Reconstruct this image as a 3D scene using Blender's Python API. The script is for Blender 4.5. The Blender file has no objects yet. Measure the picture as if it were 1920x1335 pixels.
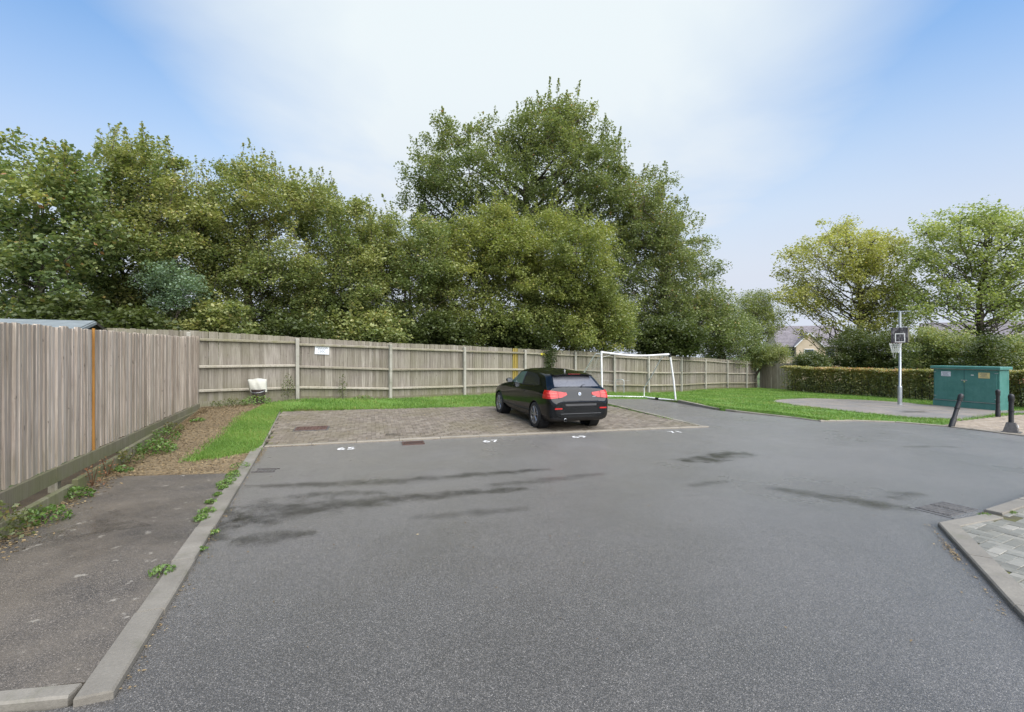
import bpy, bmesh, math, random
import numpy as np
from mathutils import Vector, Matrix, Euler
R = math.radians
S = bpy.context.scene
col = S.collection
random.seed(7)
RNG = np.random.default_rng(11)

# ------------------------------------------------------------------ camera
cam_d = bpy.data.cameras.new('camera')
cam_d.lens = 16.875; cam_d.sensor_width = 36; cam_d.shift_y = -0.0018
cam_d.clip_end = 2000; cam_d.clip_start = 0.05
cam = bpy.data.objects.new('camera', cam_d); col.objects.link(cam)
cam.location = (0, 0, 1.9); cam.rotation_euler = (R(90), 0, 0)
S.camera = cam

# ------------------------------------------------------------------ light: bright thin overcast, sun veiled by cloud
SUN_AZ, SUN_EL = 142.0, 50.0          # degrees right of +Y, above horizon: behind the viewer, to the right
sd = bpy.data.lights.new('sun', 'SUN'); sd.energy = 1.5; sd.angle = R(80); sd.color = (1.0, .965, .91)
sun = bpy.data.objects.new('sun', sd); col.objects.link(sun)
sdir = Vector((math.sin(R(SUN_AZ))*math.cos(R(SUN_EL)), math.cos(R(SUN_AZ))*math.cos(R(SUN_EL)), math.sin(R(SUN_EL))))
sun.rotation_euler = sdir.to_track_quat('Z', 'Y').to_euler()
W = bpy.data.worlds.new('World'); S.world = W; W.use_nodes = True
wt = W.node_tree; wt.nodes.clear()
def wn(t, **k):
    n = wt.nodes.new(t)
    for a, b in k.items(): setattr(n, a, b)
    return n
wl = wt.links.new
sky = wn('ShaderNodeTexSky', sky_type='NISHITA', sun_disc=False, sun_elevation=R(SUN_EL), sun_rotation=R(SUN_AZ),
         altitude=100, air_density=1.3, dust_density=.6, ozone_density=3.0)
tc = wn('ShaderNodeTexCoord')
# thin cloud: a bright bank ahead, broken cloud elsewhere, haze low down
sep = wn('ShaderNodeSeparateXYZ'); wl(tc.outputs['Generated'], sep.inputs[0])
zc = wn('ShaderNodeMath', operation='MAXIMUM'); wl(sep.outputs['Z'], zc.inputs[0]); zc.inputs[1].default_value = .06
cx_ = wn('ShaderNodeMath', operation='DIVIDE'); wl(sep.outputs['X'], cx_.inputs[0]); wl(zc.outputs[0], cx_.inputs[1])
cy_ = wn('ShaderNodeMath', operation='DIVIDE'); wl(sep.outputs['Y'], cy_.inputs[0]); wl(zc.outputs[0], cy_.inputs[1])
cv = wn('ShaderNodeCombineXYZ'); wl(cx_.outputs[0], cv.inputs[0]); wl(cy_.outputs[0], cv.inputs[1])
nz = wn('ShaderNodeTexNoise'); wl(cv.outputs[0], nz.inputs['Vector']); nz.inputs['Scale'].default_value = .9; nz.inputs['Detail'].default_value = 8; nz.inputs['Roughness'].default_value = .5; nz.inputs['Distortion'].default_value = .4
nr = wn('ShaderNodeMapRange'); wl(nz.outputs['Fac'], nr.inputs[0]); nr.inputs[1].default_value = .3; nr.inputs[2].default_value = .7; nr.inputs[3].default_value = -.10; nr.inputs[4].default_value = .16
dp = wn('ShaderNodeVectorMath', operation='DOT_PRODUCT'); wl(tc.outputs['Generated'], dp.inputs[0]); dp.inputs[1].default_value = (.02, .85, .53)
bank = wn('ShaderNodeMapRange', interpolation_type='SMOOTHSTEP'); wl(dp.outputs['Value'], bank.inputs[0]); bank.inputs[1].default_value = .66; bank.inputs[2].default_value = 1.0
other = wn('ShaderNodeMapRange', interpolation_type='SMOOTHSTEP'); wl(nz.outputs['Fac'], other.inputs[0]); other.inputs[1].default_value = .38; other.inputs[2].default_value = .70; other.inputs[4].default_value = .9
om = wn('ShaderNodeMapRange', interpolation_type='SMOOTHSTEP'); wl(dp.outputs['Value'], om.inputs[0]); om.inputs[1].default_value = .62; om.inputs[2].default_value = .45
ob = wn('ShaderNodeMath', operation='MULTIPLY'); wl(other.outputs[0], ob.inputs[0]); wl(om.outputs[0], ob.inputs[1])
mb_ = wn('ShaderNodeMath', operation='MAXIMUM'); wl(bank.outputs[0], mb_.inputs[0]); wl(ob.outputs[0], mb_.inputs[1])
glow = wn('ShaderNodeMath', operation='ADD', use_clamp=True); wl(mb_.outputs[0], glow.inputs[0]); wl(nr.outputs[0], glow.inputs[1])
hz = wn('ShaderNodeMapRange', interpolation_type='SMOOTHSTEP'); wl(sep.outputs['Z'], hz.inputs[0])
hz.inputs[1].default_value = .05; hz.inputs[2].default_value = .74; hz.inputs[3].default_value = 1.05; hz.inputs[4].default_value = .0
mx = wn('ShaderNodeMath', operation='MAXIMUM', use_clamp=True); wl(glow.outputs[0], mx.inputs[0]); wl(hz.outputs[0], mx.inputs[1])
hh_ = wn('ShaderNodeMapRange', interpolation_type='SMOOTHSTEP'); wl(sep.outputs['Z'], hh_.inputs[0]); hh_.inputs[1].default_value = .05; hh_.inputs[2].default_value = .55
wg = wn('ShaderNodeMath', operation='MULTIPLY'); wl(glow.outputs[0], wg.inputs[0]); wl(hh_.outputs[0], wg.inputs[1])
cc = wn('ShaderNodeMix', data_type='RGBA'); wl(wg.outputs[0], cc.inputs['Factor'])
cc.inputs['A'].default_value = (3.10, 3.34, 3.84, 1); cc.inputs['B'].default_value = (3.72, 4.06, 4.22, 1)
ms = wn('ShaderNodeMix', data_type='RGBA'); wl(mx.outputs[0], ms.inputs['Factor']); hs = wn('ShaderNodeHueSaturation'); wl(sky.outputs[0], hs.inputs['Color']); hs.inputs['Saturation'].default_value = 1.6; hs.inputs['Value'].default_value = .95; wl(hs.outputs[0], ms.inputs['A']); wl(cc.outputs['Result'], ms.inputs['B'])
bg = wn('ShaderNodeBackground'); wl(ms.outputs['Result'], bg.inputs['Color']); bg.inputs['Strength'].default_value = .05
wo = wn('ShaderNodeOutputWorld'); wl(bg.outputs[0], wo.inputs['Surface'])
S.view_settings.view_transform = 'Standard'; S.view_settings.look = 'None'
S.view_settings.exposure = 2.2; S.view_settings.gamma = 1.0; S.view_settings.use_curve_mapping = False
S.render.engine = 'CYCLES'
S.cycles.max_bounces = 6; S.cycles.transparent_max_bounces = 12
S.cycles.use_denoising = True

# ------------------------------------------------------------------ terrain height (smooth surface through surveyed spots)
CP = np.array([(-7.2, 16.2, 0.35), (-9.8, 14.6, 0.3), (-4.5, 17.9, 0.19), (-2.0, 20.2, 0.13), (0.6, 22.8, 0.05), (4.5, 24.9, -0.1), (7.6, 26.6, -0.26), (10.0, 28.6, -0.36), (13.0, 32.5, -0.5), (15.7, 34.9, -0.62), (5.26, 12.8, -0.06), (-5.1, 9.83, 0.0), (0.0, 11.3, -0.02), (6.96, 20.4, -0.14), (13.0, 12.5, -0.17), (17.2, 19.6, -0.3), (22.0, 25.0, -0.5), (0.0, 0.0, 0.0), (-3.0, 0.0, 0.0), (3.0, 0.0, 0.0), (-3.0, 5.0, 0.0), (3.0, 6.0, -0.0), (7.0, 8.0, -0.05), (-5.4, 5.1, 0.0), (-9.6, 14.4, 0.27), (-9.0, 9.0, 0.1), (8.0, 0.0, 0.0), (-8.0, 0.0, 0.0), (0.0, -8.0, 0.0), (12.0, 5.0, -0.08), (20.0, 10.0, -0.25), (30.0, 20.0, -0.6), (25.0, 45.0, -1.2), (0.0, 45.0, -0.4), (-15.0, 30.0, 0.2), (-20.0, 12.0, 0.3), (45.0, 45.0, -1.6), (60.0, 20.0, -1.2), (0.0, 80.0, -1.2), (-50.0, 60.0, 0.0), (60.0, 80.0, -2.4), (-40.0, 0.0, 0.2), (40.0, 0.0, -0.5), (0.0, -40.0, 0.0), (-40.0, -40.0, 0.0), (40.0, -40.0, -0.4), (0.0, 150.0, -2.5), (110.0, 150.0, -4.0), (-110.0, 150.0, -1.0), (-110.0, 0.0, 0.0), (110.0, 0.0, -2.0)])
def _phi(r): return np.where(r > 1e-9, r*r*np.log(np.maximum(r, 1e-9)), 0)
_n = len(CP)
_A = np.zeros((_n+3, _n+3)); _A[:_n, :_n] = _phi(np.hypot(CP[:, None, 0]-CP[None, :, 0], CP[:, None, 1]-CP[None, :, 1])) + np.eye(_n)*.5
_A[:_n, _n] = 1; _A[:_n, _n+1:] = CP[:, :2]; _A[_n, :_n] = 1; _A[_n+1:, :_n] = CP[:, :2].T
_w = np.linalg.solve(_A, np.r_[CP[:, 2], 0, 0, 0])
def zt(x, y):
    x = np.asarray(x, float); y = np.asarray(y, float)
    r = np.hypot(x[..., None]-CP[:, 0], y[..., None]-CP[:, 1])
    return _phi(r) @ _w[:_n] + _w[_n] + _w[_n+1]*x + _w[_n+2]*y
def z1(x, y): return float(zt(x, y))

# ------------------------------------------------------------------ material helpers
class NT:
    def __init__(s, name):
        s.m = bpy.data.materials.new(name); s.m.use_nodes = True; s.t = s.m.node_tree; s.t.nodes.clear()
        s.out = s.n('ShaderNodeOutputMaterial')
    def n(s, t, **k):
        x = s.t.nodes.new(t)
        for a, b in k.items(): setattr(x, a, b)
        return x
    def l(s, a, b): s.t.links.new(a, b)
    def put(s, sock, v):
        if isinstance(v, (int, float, tuple)): sock.default_value = v if not (isinstance(v, tuple) and len(v) == 3 and sock.type == 'RGBA') else v+(1,)
        else: s.l(v, sock)
    def noise(s, vec, scale, detail=3, rough=.5, dist=0, mapping=None):
        if mapping:
            m = s.n('ShaderNodeMapping'); s.l(vec, m.inputs[0]); m.inputs['Scale'].default_value = mapping; vec = m.outputs[0]
        x = s.n('ShaderNodeTexNoise'); s.l(vec, x.inputs['Vector']); x.inputs['Scale'].default_value = scale
        x.inputs['Detail'].default_value = detail; x.inputs['Roughness'].default_value = rough; x.inputs['Distortion'].default_value = dist
        return x.outputs['Fac']
    def vor(s, vec, scale, feature='F1', out='Distance'):
        x = s.n('ShaderNodeTexVoronoi', feature=feature); s.l(vec, x.inputs['Vector']); x.inputs['Scale'].default_value = scale
        return x.outputs[out]
    def ramp(s, fac, stops, interp='LINEAR'):
        x = s.n('ShaderNodeValToRGB'); s.l(fac, x.inputs[0]); e = x.color_ramp.elements; x.color_ramp.interpolation = interp
        while len(e) < len(stops): e.new(.5)
        for i, (p, c) in enumerate(stops): e[i].position = p; e[i].color = (c if isinstance(c, tuple) else (c, c, c))+(1,)
        return x.outputs[0]
    def mr(s, v, a, b, c, d, smooth=False):
        x = s.n('ShaderNodeMapRange'); s.l(v, x.inputs[0])
        if smooth: x.interpolation_type = 'SMOOTHSTEP'
        for i, q in enumerate((a, b, c, d)): x.inputs[i+1].default_value = q
        return x.outputs[0]
    def mix(s, f, a, b, mode='MIX'):
        x = s.n('ShaderNodeMix', data_type='RGBA', blend_type=mode)
        s.put(x.inputs['Factor'], f); s.put(x.inputs['A'], a); s.put(x.inputs['B'], b)
        return x.outputs['Result']
    def math(s, op, a, b=0., clamp=False):
        x = s.n('ShaderNodeMath', operation=op, use_clamp=clamp); s.put(x.inputs[0], a); s.put(x.inputs[1], b)
        return x.outputs[0]
    def bump(s, h, dist=.01, strength=1., normal=None):
        x = s.n('ShaderNodeBump'); s.l(h, x.inputs['Height']); x.inputs['Distance'].default_value = dist; x.inputs['Strength'].default_value = strength
        if normal: s.l(normal, x.inputs['Normal'])
        return x.outputs[0]
    def pos(s): return s.n('ShaderNodeNewGeometry').outputs['Position']
    def obj(s): return s.n('ShaderNodeTexCoord').outputs['Object']
    def rnd(s): return s.n('ShaderNodeObjectInfo').outputs['Random']
    def attr(s, name, out='Fac'):
        x = s.n('ShaderNodeAttribute'); x.attribute_name = name; return x.outputs[out]
    def bsdf(s, color, rough=.6, normal=None, metal=0., spec=.5, coat=0., emit=None, alpha=None, trans=0.):
        p = s.n('ShaderNodeBsdfPrincipled')
        s.put(p.inputs['Base Color'], color); s.put(p.inputs['Roughness'], rough); s.put(p.inputs['Metallic'], metal)
        s.put(p.inputs['Specular IOR Level'], spec); p.inputs['Coat Weight'].default_value = coat; p.inputs['Coat Roughness'].default_value = .05
        p.inputs['Transmission Weight'].default_value = trans
        if normal: s.l(normal, p.inputs['Normal'])
        if alpha is not None: s.put(p.inputs['Alpha'], alpha)
        s.l(p.outputs[0], s.out.inputs['Surface'])
        return p
M = {}
def plain(name, color, rough=.6, metal=0., spec=.5, coat=0., var=.12, scale=9., bump=.0):
    k = NT(name); p = k.obj()
    f = k.noise(p, scale, 4, .6)
    c = k.mix(k.mr(f, .3, .7, 0, 1), tuple(v*(1-var) for v in color), tuple(min(1, v*(1+var)) for v in color))
    nrm = k.bump(k.noise(p, scale*14, 3), .002, bump) if bump else None
    k.bsdf(c, rough if metal else k.mr(f, .3, .7, max(.04, rough-.06), min(1, rough+.06)), nrm, metal, spec, coat)
    M[name] = k.m
    return k.m

# asphalt of the car park: wet, coarse, with light chippings
def asphalt(name, dark, light, rough, aggr=130., warm=None, lichen=0., sheen=0., coat=0.):
    k = NT(name); p = k.pos()
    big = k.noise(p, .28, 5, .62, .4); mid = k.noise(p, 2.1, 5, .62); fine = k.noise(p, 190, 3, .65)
    v = k.vor(p, aggr); vc = k.vor(p, aggr, out='Color')
    ch = k.n('ShaderNodeSeparateColor'); k.l(vc, ch.inputs[0])
    stone = k.ramp(ch.outputs[0], [(0., tuple(x*.62 for x in dark)), (.45, dark), (.85, light), (.96, tuple(x*1.25 for x in light)), (1., tuple(min(.6, x*2.2) for x in light))])
    pit = k.mr(v, .2, .75, 1.05, .45)
    c = k.mix(1., stone, pit, 'MULTIPLY')
    c = k.mix(k.mr(fine, .35, .65, 0, .5), c, k.mix(1., c, (.72, .72, .72), 'MULTIPLY'))
    c = k.mix(k.mr(mid, .35, .7, 0, .45), c, k.mix(1., c, (.78, .775, .77), 'MULTIPLY'))
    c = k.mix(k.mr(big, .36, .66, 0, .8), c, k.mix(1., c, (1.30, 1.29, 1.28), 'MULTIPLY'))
    damp = k.mr(k.noise(p, .42, 6, .62, .8), .50, .66, 0, .40)
    c = k.mix(damp, c, k.mix(1., c, (.66, .655, .65), 'MULTIPLY'))
    if warm:
        c = k.mix(k.mr(k.noise(p, 1.1, 5, .65), .36, .68, 0, .8), c, warm)
        c = k.mix(k.mr(k.noise(p, .9, 4, .6, .5), .54, .70, 0, .45), c, tuple(x*.5 for x in warm))
    if lichen:
        c = k.mix(k.mr(k.noise(p, 7, 4, .6), .64, .69, 0, lichen), c, (.33, .30, .25))
    wet = k.noise(p, .55, 5, .58, .6)
    ro = k.math('SUBTRACT', k.mr(wet, .35, .65, rough-.12, rough+.12), k.math('MULTIPLY', damp, .25))
    h = k.math('ADD', k.math('MULTIPLY', v, -1.), k.math('MULTIPLY', fine, .35))
    nb = k.bump(h, .0035, .85)
    ps = k.bsdf(c, ro, nb, spec=.75, coat=coat); ps.inputs['Coat Roughness'].default_value = .33; ps.inputs['Coat IOR'].default_value = 1.33
    ps.inputs['Sheen Weight'].default_value = sheen; ps.inputs['Sheen Roughness'].default_value = .32; ps.inputs['Sheen Tint'].default_value = (1, .94, .875, 1)
    M[name] = k.m
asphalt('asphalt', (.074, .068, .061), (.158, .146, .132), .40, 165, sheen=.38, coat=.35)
asphalt('path_asphalt', (.088, .075, .061), (.178, .153, .127), .55, 150, (.148, .123, .094), .6)
asphalt('court_asphalt', (.14, .13, .12), (.24, .22, .21), .5, 100, (.26, .20, .15), .2, .3)

def water_film():
    k = NT('water_film'); p = k.pos()
    e = k.attr('edge'); nz = k.noise(p, 3.2, 6, .66); nf = k.noise(p, 75, 3, .7)
    a = k.math('ADD', e, k.math('MULTIPLY', k.math('SUBTRACT', nz, .5), 2.6))
    a = k.math('ADD', a, k.math('MULTIPLY', k.math('SUBTRACT', nf, .5), 2.2))
    al = k.mr(a, .10, 1.25, 0, 1, True)
    nb = k.bump(k.noise(p, 60, 3), .002, .12)
    k.bsdf((.022, .020, .016), .12, nb, spec=.5, alpha=k.math('MULTIPLY', al, k.math('MULTIPLY', k.attr('depth'), .55)))
    M['water_film'] = k.m
water_film()

def concrete(name, c0, c1, moss=.25, rough=.75):
    k = NT(name); p = k.pos()
    f = k.noise(p, 3.1, 6, .65); g = k.noise(p, 55, 3, .6); m = k.noise(p, 1.6, 6, .7)
    c = k.mix(k.mr(f, .3, .7, 0, 1), c0, c1)
    c = k.mix(k.mr(k.rnd(), 0, 1, 0, .3), c, tuple(x*.72 for x in c0))
    c = k.mix(k.mr(g, .35, .7, .0, .30), c, tuple(x*.55 for x in c0))
    c = k.mix(k.mr(m, .52, .70, 0, moss), c, (.075, .085, .030))
    k.bsdf(c, k.mr(f, .3, .7, rough-.12, rough+.1), k.bump(g, .004, .6))
    M[name] = k.m
concrete('kerb_concrete', (.17, .152, .125), (.25, .228, .19), .45, .75)
concrete('kerb_mossy', (.19, .17, .13), (.33, .30, .24), .95, .85)
concrete('post_concrete', (.31, .29, .24), (.44, .42, .36), .45, .85)
concrete('pale_kerb', (.22, .19, .148), (.30, .265, .212), .15, .75)

def block_mat(name, use_attr, stops, moss=.3, rough=.6):
    k = NT(name); p = k.pos()
    r = k.attr('tint') if use_attr else k.rnd()
    c = k.ramp(r, stops)
    f = k.noise(p, 26, 4, .65)
    c = k.mix(k.mr(f, .3, .7, 0, .5), c, k.mix(1., c, (.62, .62, .62), 'MULTIPLY'))
    c = k.mix(k.mr(k.noise(p, .55, 5, .6), .46, .62, 0, moss), c, (.125, .105, .055))
    c = k.mix(k.mr(k.noise(p, 9, 3, .6), .66, .70, 0, .45), c, (.36, .32, .25))
    k.bsdf(c, k.mr(k.noise(p, 1.3, 3), .3, .7, rough-.14, rough+.12), k.bump(f, .004, .5))
    M[name] = k.m
BAY = [(0, (.138, .112, .086)), (.35, (.172, .140, .108)), (.7, (.203, .167, .130)), (1, (.232, .197, .155))]
GRY = [(0, (0.144, 0.138, 0.115)), (.4, (0.196, 0.190, 0.161)), (.75, (0.236, 0.224, 0.190)), (1, (0.287, 0.270, 0.230))]
BGE = [(0, (.27, .21, .15)), (.5, (.33, .26, .19)), (1, (.39, .32, .24))]
for nm, st, ms_ in (('bay_block', BAY, .45), ('grey_block', GRY, .35), ('beige_block', BGE, .15)):
    block_mat(nm, False, st, ms_); block_mat(nm+'_bed', True, st, ms_)

def joint_mat():
    k = NT('joint_sand'); p = k.pos()
    c = k.mix(k.mr(k.noise(p, .8, 5, .6), .42, .62, 0, 1), (.06, .05, .036), (.11, .115, .022))
    k.bsdf(c, .95, k.bump(k.noise(p, 120, 3), .006, 1)); M['joint_sand'] = k.m
joint_mat()

def soil():
    k = NT('soil'); p = k.pos()
    f = k.noise(p, 2, 6, .65); g = k.noise(p, 60, 4, .65)
    c = k.mix(k.mr(f, .35, .65, 0, 1), (.060, .042, .024), (.115, .083, .045))
    c = k.mix(k.mr(g, .45, .7, 0, .7), c, (.20, .135, .062))
    k.bsdf(c, .9, k.bump(g, .02, 1)); M['soil'] = k.m
    k = NT('litter_path'); p = k.pos()
    f = k.noise(p, 1.3, 6, .65); g = k.noise(p, 45, 4, .7); b = k.n('ShaderNodeTexBrick')
    mp = k.n('ShaderNodeMapping'); k.l(p, mp.inputs[0]); mp.inputs['Rotation'].default_value = (0, 0, R(-22))
    k.l(mp.outputs[0], b.inputs['Vector']); b.inputs['Scale'].default_value = 2.3; b.inputs['Mortar Size'].default_value = .04
    c = k.mix(k.mr(f, .35, .65, 0, 1), (.170, .122, .066), (.255, .190, .105))
    c = k.mix(k.mr(g, .45, .7, 0, .6), c, (.28, .195, .10))
    c = k.mix(k.math('MULTIPLY', b.outputs['Fac'], .5), c, (.045, .035, .022))
    k.bsdf(c, .62, k.bump(k.math('ADD', g, k.math('MULTIPLY', b.outputs['Fac'], -.8)), .012, .8)); M['litter_path'] = k.m
    k = NT('turf'); p = k.pos()
    f = k.noise(p, 1.2, 5, .6); g = k.noise(p, 38, 4, .7)
    c = k.mix(k.mr(f, .35, .65, 0, 1), (.085, .185, .020), (.14, .25, .030))
    c = k.mix(k.mr(g, .4, .7, 0, .7), c, (.045, .110, .012))
    c = k.mix(k.mr(k.noise(p, .9, 5, .65), .54, .66, 0, .7), c, (.17, .14, .06))
    k.bsdf(c, .9, k.bump(g, .03, 1)); M['turf'] = k.m
    k = NT('field'); p = k.pos()
    c = k.mix(k.mr(k.noise(p, .2, 5, .6), .35, .65, 0, 1), (.05, .085, .016), (.075, .10, .03))
    k.bsdf(c, .95); M['field'] = k.m
soil()

def wood(name, c_dark, c_mid, c_light, algae=.3, algae_col=(.13, .14, .045)):
    k = NT(name); o = k.obj(); r = k.rnd()
    cmb = k.n('ShaderNodeCombineXYZ')
    k.l(k.math('MULTIPLY', r, 37.), cmb.inputs[0]); k.l(k.math('MULTIPLY', r, 91.), cmb.inputs[1]); k.l(k.math('MULTIPLY', r, 53.), cmb.inputs[2])
    va = k.n('ShaderNodeVectorMath', operation='ADD'); k.l(o, va.inputs[0]); k.l(cmb.outputs[0], va.inputs[1]); v = va.outputs[0]
    grain = k.noise(v, 1., 5, .65, .4, (42, 42, 1.6)); fine = k.noise(v, 1., 3, .6, 0, (180, 180, 5)); blotch = k.noise(v, 1., 4, .6, .3, (5, 5, 1.4))
    c = k.ramp(grain, [(.25, c_dark), (.5, c_mid), (.75, c_light)])
    c = k.mix(k.mr(r, 0, 1, 0, .8), c, k.mix(1., c, (.48, .45, .42), 'MULTIPLY'))
    c = k.mix(k.mr(blotch, .5, .75, 0, .5), c, k.mix(1., c, (.55, .52, .50), 'MULTIPLY'))
    c = k.mix(k.mr(k.noise(k.pos(), .5, 5, .65), .40, .66, 0, algae), c, algae_col)
    zz = k.n('ShaderNodeSeparateXYZ'); k.l(o, zz.inputs[0])
    low = k.math('ADD', k.mr(zz.outputs[2], 0., .55, 1, 0, True), k.mr(zz.outputs[2], 1.75, 2.15, 0, .8, True), True)
    c = k.mix(k.math('MULTIPLY', low, k.mr(blotch, .3, .65, 0, min(1, algae*1.7))), c, algae_col)
    kn = k.noise(v, 1., 2, .5, 0, (16, 16, 7)); c = k.mix(k.mr(kn, .70, .76, 0, .7), c, (.05, .036, .026))
    k.bsdf(c, .85, k.bump(k.math('ADD', grain, k.math('MULTIPLY', fine, .6)), .004, .8)); M[name] = k.m
wood('board_grey', (.20, .162, .132), (.44, .375, .315), (.60, .54, .465), .14, (.15, .145, .065))
wood('board_olive', (.135, .112, .090), (.275, .243, .205), (.40, .368, .32), .36, (.15, .148, .068))
wood('rail_pale', (.22, .19, .15), (.36, .325, .265), (.47, .44, .37), .35, (.16, .15, .06))
wood('gravel_board', (.12, .105, .075), (.22, .195, .145), (.30, .275, .21), .55, (.105, .115, .035))
wood('board_orange', (.27, .12, .022), (.37, .175, .034), (.44, .235, .06), .0)
wood('board_mustard', (.20, .135, .02), (.30, .21, .035), (.36, .27, .06), .3)
wood('dark_timber', (.03, .024, .02), (.05, .042, .036), (.08, .07, .06), .1)

def leafmat(name, stops, trans=.36, rough=.42):
    k = NT(name); t = k.attr('tint')
    c = k.ramp(t, stops)
    p = k.n('ShaderNodeBsdfPrincipled'); k.l(c, p.inputs['Base Color']); p.inputs['Roughness'].default_value = rough; p.inputs['Specular IOR Level'].default_value = .5
    tr = k.n('ShaderNodeBsdfTranslucent'); k.l(k.mix(1., c, (1.25, 1.35, .7), 'MULTIPLY'), tr.inputs['Color'])
    mxs = k.n('ShaderNodeMixShader'); mxs.inputs[0].default_value = trans
    k.l(p.outputs[0], mxs.inputs[1]); k.l(tr.outputs[0], mxs.inputs[2]); k.l(mxs.outputs[0], k.out.inputs['Surface']); M[name] = k.m
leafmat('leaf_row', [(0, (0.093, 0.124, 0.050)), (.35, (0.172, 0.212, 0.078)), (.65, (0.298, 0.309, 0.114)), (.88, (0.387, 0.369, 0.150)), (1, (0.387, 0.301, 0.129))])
leafmat('leaf_maple', [(0, (0.088, 0.129, 0.061)), (.4, (0.162, 0.211, 0.087)), (.75, (0.314, 0.321, 0.112)), (.93, (0.414, 0.368, 0.130)), (1, (0.414, 0.210, 0.093))])
leafmat('leaf_lime', [(0, (0.121, 0.150, 0.055)), (.35, (0.205, 0.234, 0.076)), (.65, (0.304, 0.314, 0.095)), (.9, (0.396, 0.373, 0.116)), (1, (0.396, 0.308, 0.103))])
leafmat('leaf_oak', [(0, (0.099, 0.129, 0.057)), (.45, (0.191, 0.222, 0.092)), (.85, (0.305, 0.320, 0.130)), (1, (0.395, 0.223, 0.102))])
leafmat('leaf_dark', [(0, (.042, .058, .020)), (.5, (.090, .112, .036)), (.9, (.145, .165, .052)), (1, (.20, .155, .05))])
leafmat('leaf_blue', [(0, (0.092, 0.140, 0.089)), (.6, (0.179, 0.248, 0.157)), (1, (0.273, 0.338, 0.217))])
leafmat('leaf_yellow', [(0, (0.193, 0.222, 0.074)), (.4, (0.396, 0.377, 0.122)), (.75, (0.450, 0.450, 0.144)), (.92, (0.450, 0.450, 0.124)), (1, (0.450, 0.316, 0.113))], .35)
leafmat('leaf_green', [(0, (0.156, 0.203, 0.072)), (.4, (0.309, 0.355, 0.124)), (.8, (0.450, 0.450, 0.183)), (1, (0.450, 0.450, 0.185))], .35)
leafmat('leaf_hedge', [(0, (0.117, 0.135, 0.052)), (.45, (0.265, 0.263, 0.104)), (.75, (0.450, 0.369, 0.149)), (.9, (0.450, 0.283, 0.135)), (1, (0.450, 0.196, 0.110))])
leafmat('leaf_weed', [(0, (.060, .12, .025)), (.5, (.115, .20, .042)), (.9, (.20, .29, .07)), (1, (.30, .26, .08))])
leafmat('grass_blade', [(0, (.090, .175, .028)), (.5, (.145, .255, .042)), (.9, (.22, .33, .07)), (1, (.30, .29, .09))], .3, .6)
leafmat('dead_leaf', [(0, (.11, .078, .042)), (.5, (.225, .158, .080)), (.85, (.32, .23, .115)), (1, (.40, .31, .16))], .05, .7)
leafmat('brown_stem', [(0, (.10, .045, .02)), (.6, (.22, .09, .035)), (1, (.28, .19, .08))], .05, .7)

def bark():
    k = NT('bark'); p = k.pos()
    f = k.noise(p, 1., 5, .65, .3, (14, 14, 3))
    k.bsdf(k.ramp(f, [(.3, (.035, .028, .020)), (.55, (.085, .070, .050)), (.75, (.15, .125, .095))]), .9, k.bump(f, .02, .8)); M['bark'] = k.m
bark()

# paints and metals
plain('white_plastic', (.74, .73, .71), .45, var=.10, scale=3)
plain('white_grimy', (.62, .61, .58), .5, var=.25, scale=4)
plain('paint_white', (.66, .65, .62), .6, var=.25, scale=20)
plain('galvanised', (.42, .44, .45), .42, metal=.7, var=.15, scale=6)
plain('black_paint', (.010, .009, .010), .5, var=.3, scale=8)
plain('rust', (.085, .046, .034), .7, var=.45, scale=18, bump=.5)
plain('iron', (.085, .078, .072), .55, var=.35, scale=18, bump=.4)
plain('dark_hole', (.006, .006, .006), .9)
plain('tyre', (.014, .014, .015), .75, var=.15, scale=20)
plain('alloy', (.36, .36, .37), .32, metal=.85, var=.08)
plain('alloy_dark', (.035, .035, .037), .4, metal=.3)
plain('chrome', (.65, .66, .67), .15, metal=1.)
plain('lamp_red', (.40, .012, .010), .2, coat=0., var=.2, scale=14)
plain('lamp_red_pale', (.58, .06, .045), .25, var=.1)  # paler red of the stripes inside the tail lamps
plain('lamp_red_dark', (.16, .006, .008), .15, coat=.5)
plain('trim_black', (.010, .010, .011), .45)
plain('sack', (.42, .41, .35), .7, var=.12, scale=7, bump=.6)
plain('bucket', (.045, .032, .030), .5, var=.4, scale=8)
plain('sign_white', (.72, .74, .75), .45, var=.05)
plain('sign_ink', (.10, .11, .15), .6)
plain('sign_yellow', (.58, .50, .05), .45)
plain('notice_cream', (.62, .50, .22), .45, var=.1)
plain('notice_white', (.62, .63, .66), .45, var=.08)
plain('felt', (.165, .185, .185), .9, var=.15, scale=5, bump=.5)
plain('tile_roof', (.175, .155, .165), .75, var=.18, scale=1.5)
plain('render_cream', (.56, .45, .33), .85, var=.08, scale=.6)
plain('brick_orange', (.40, .20, .12), .85, var=.15, scale=1.2)
plain('window_glass', (.05, .06, .07), .08)
plain('upvc', (.7, .7, .69), .5)
plain('badge_blue', (.05, .16, .42), .3)
plain('net', (.55, .56, .53), .8)

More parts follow.
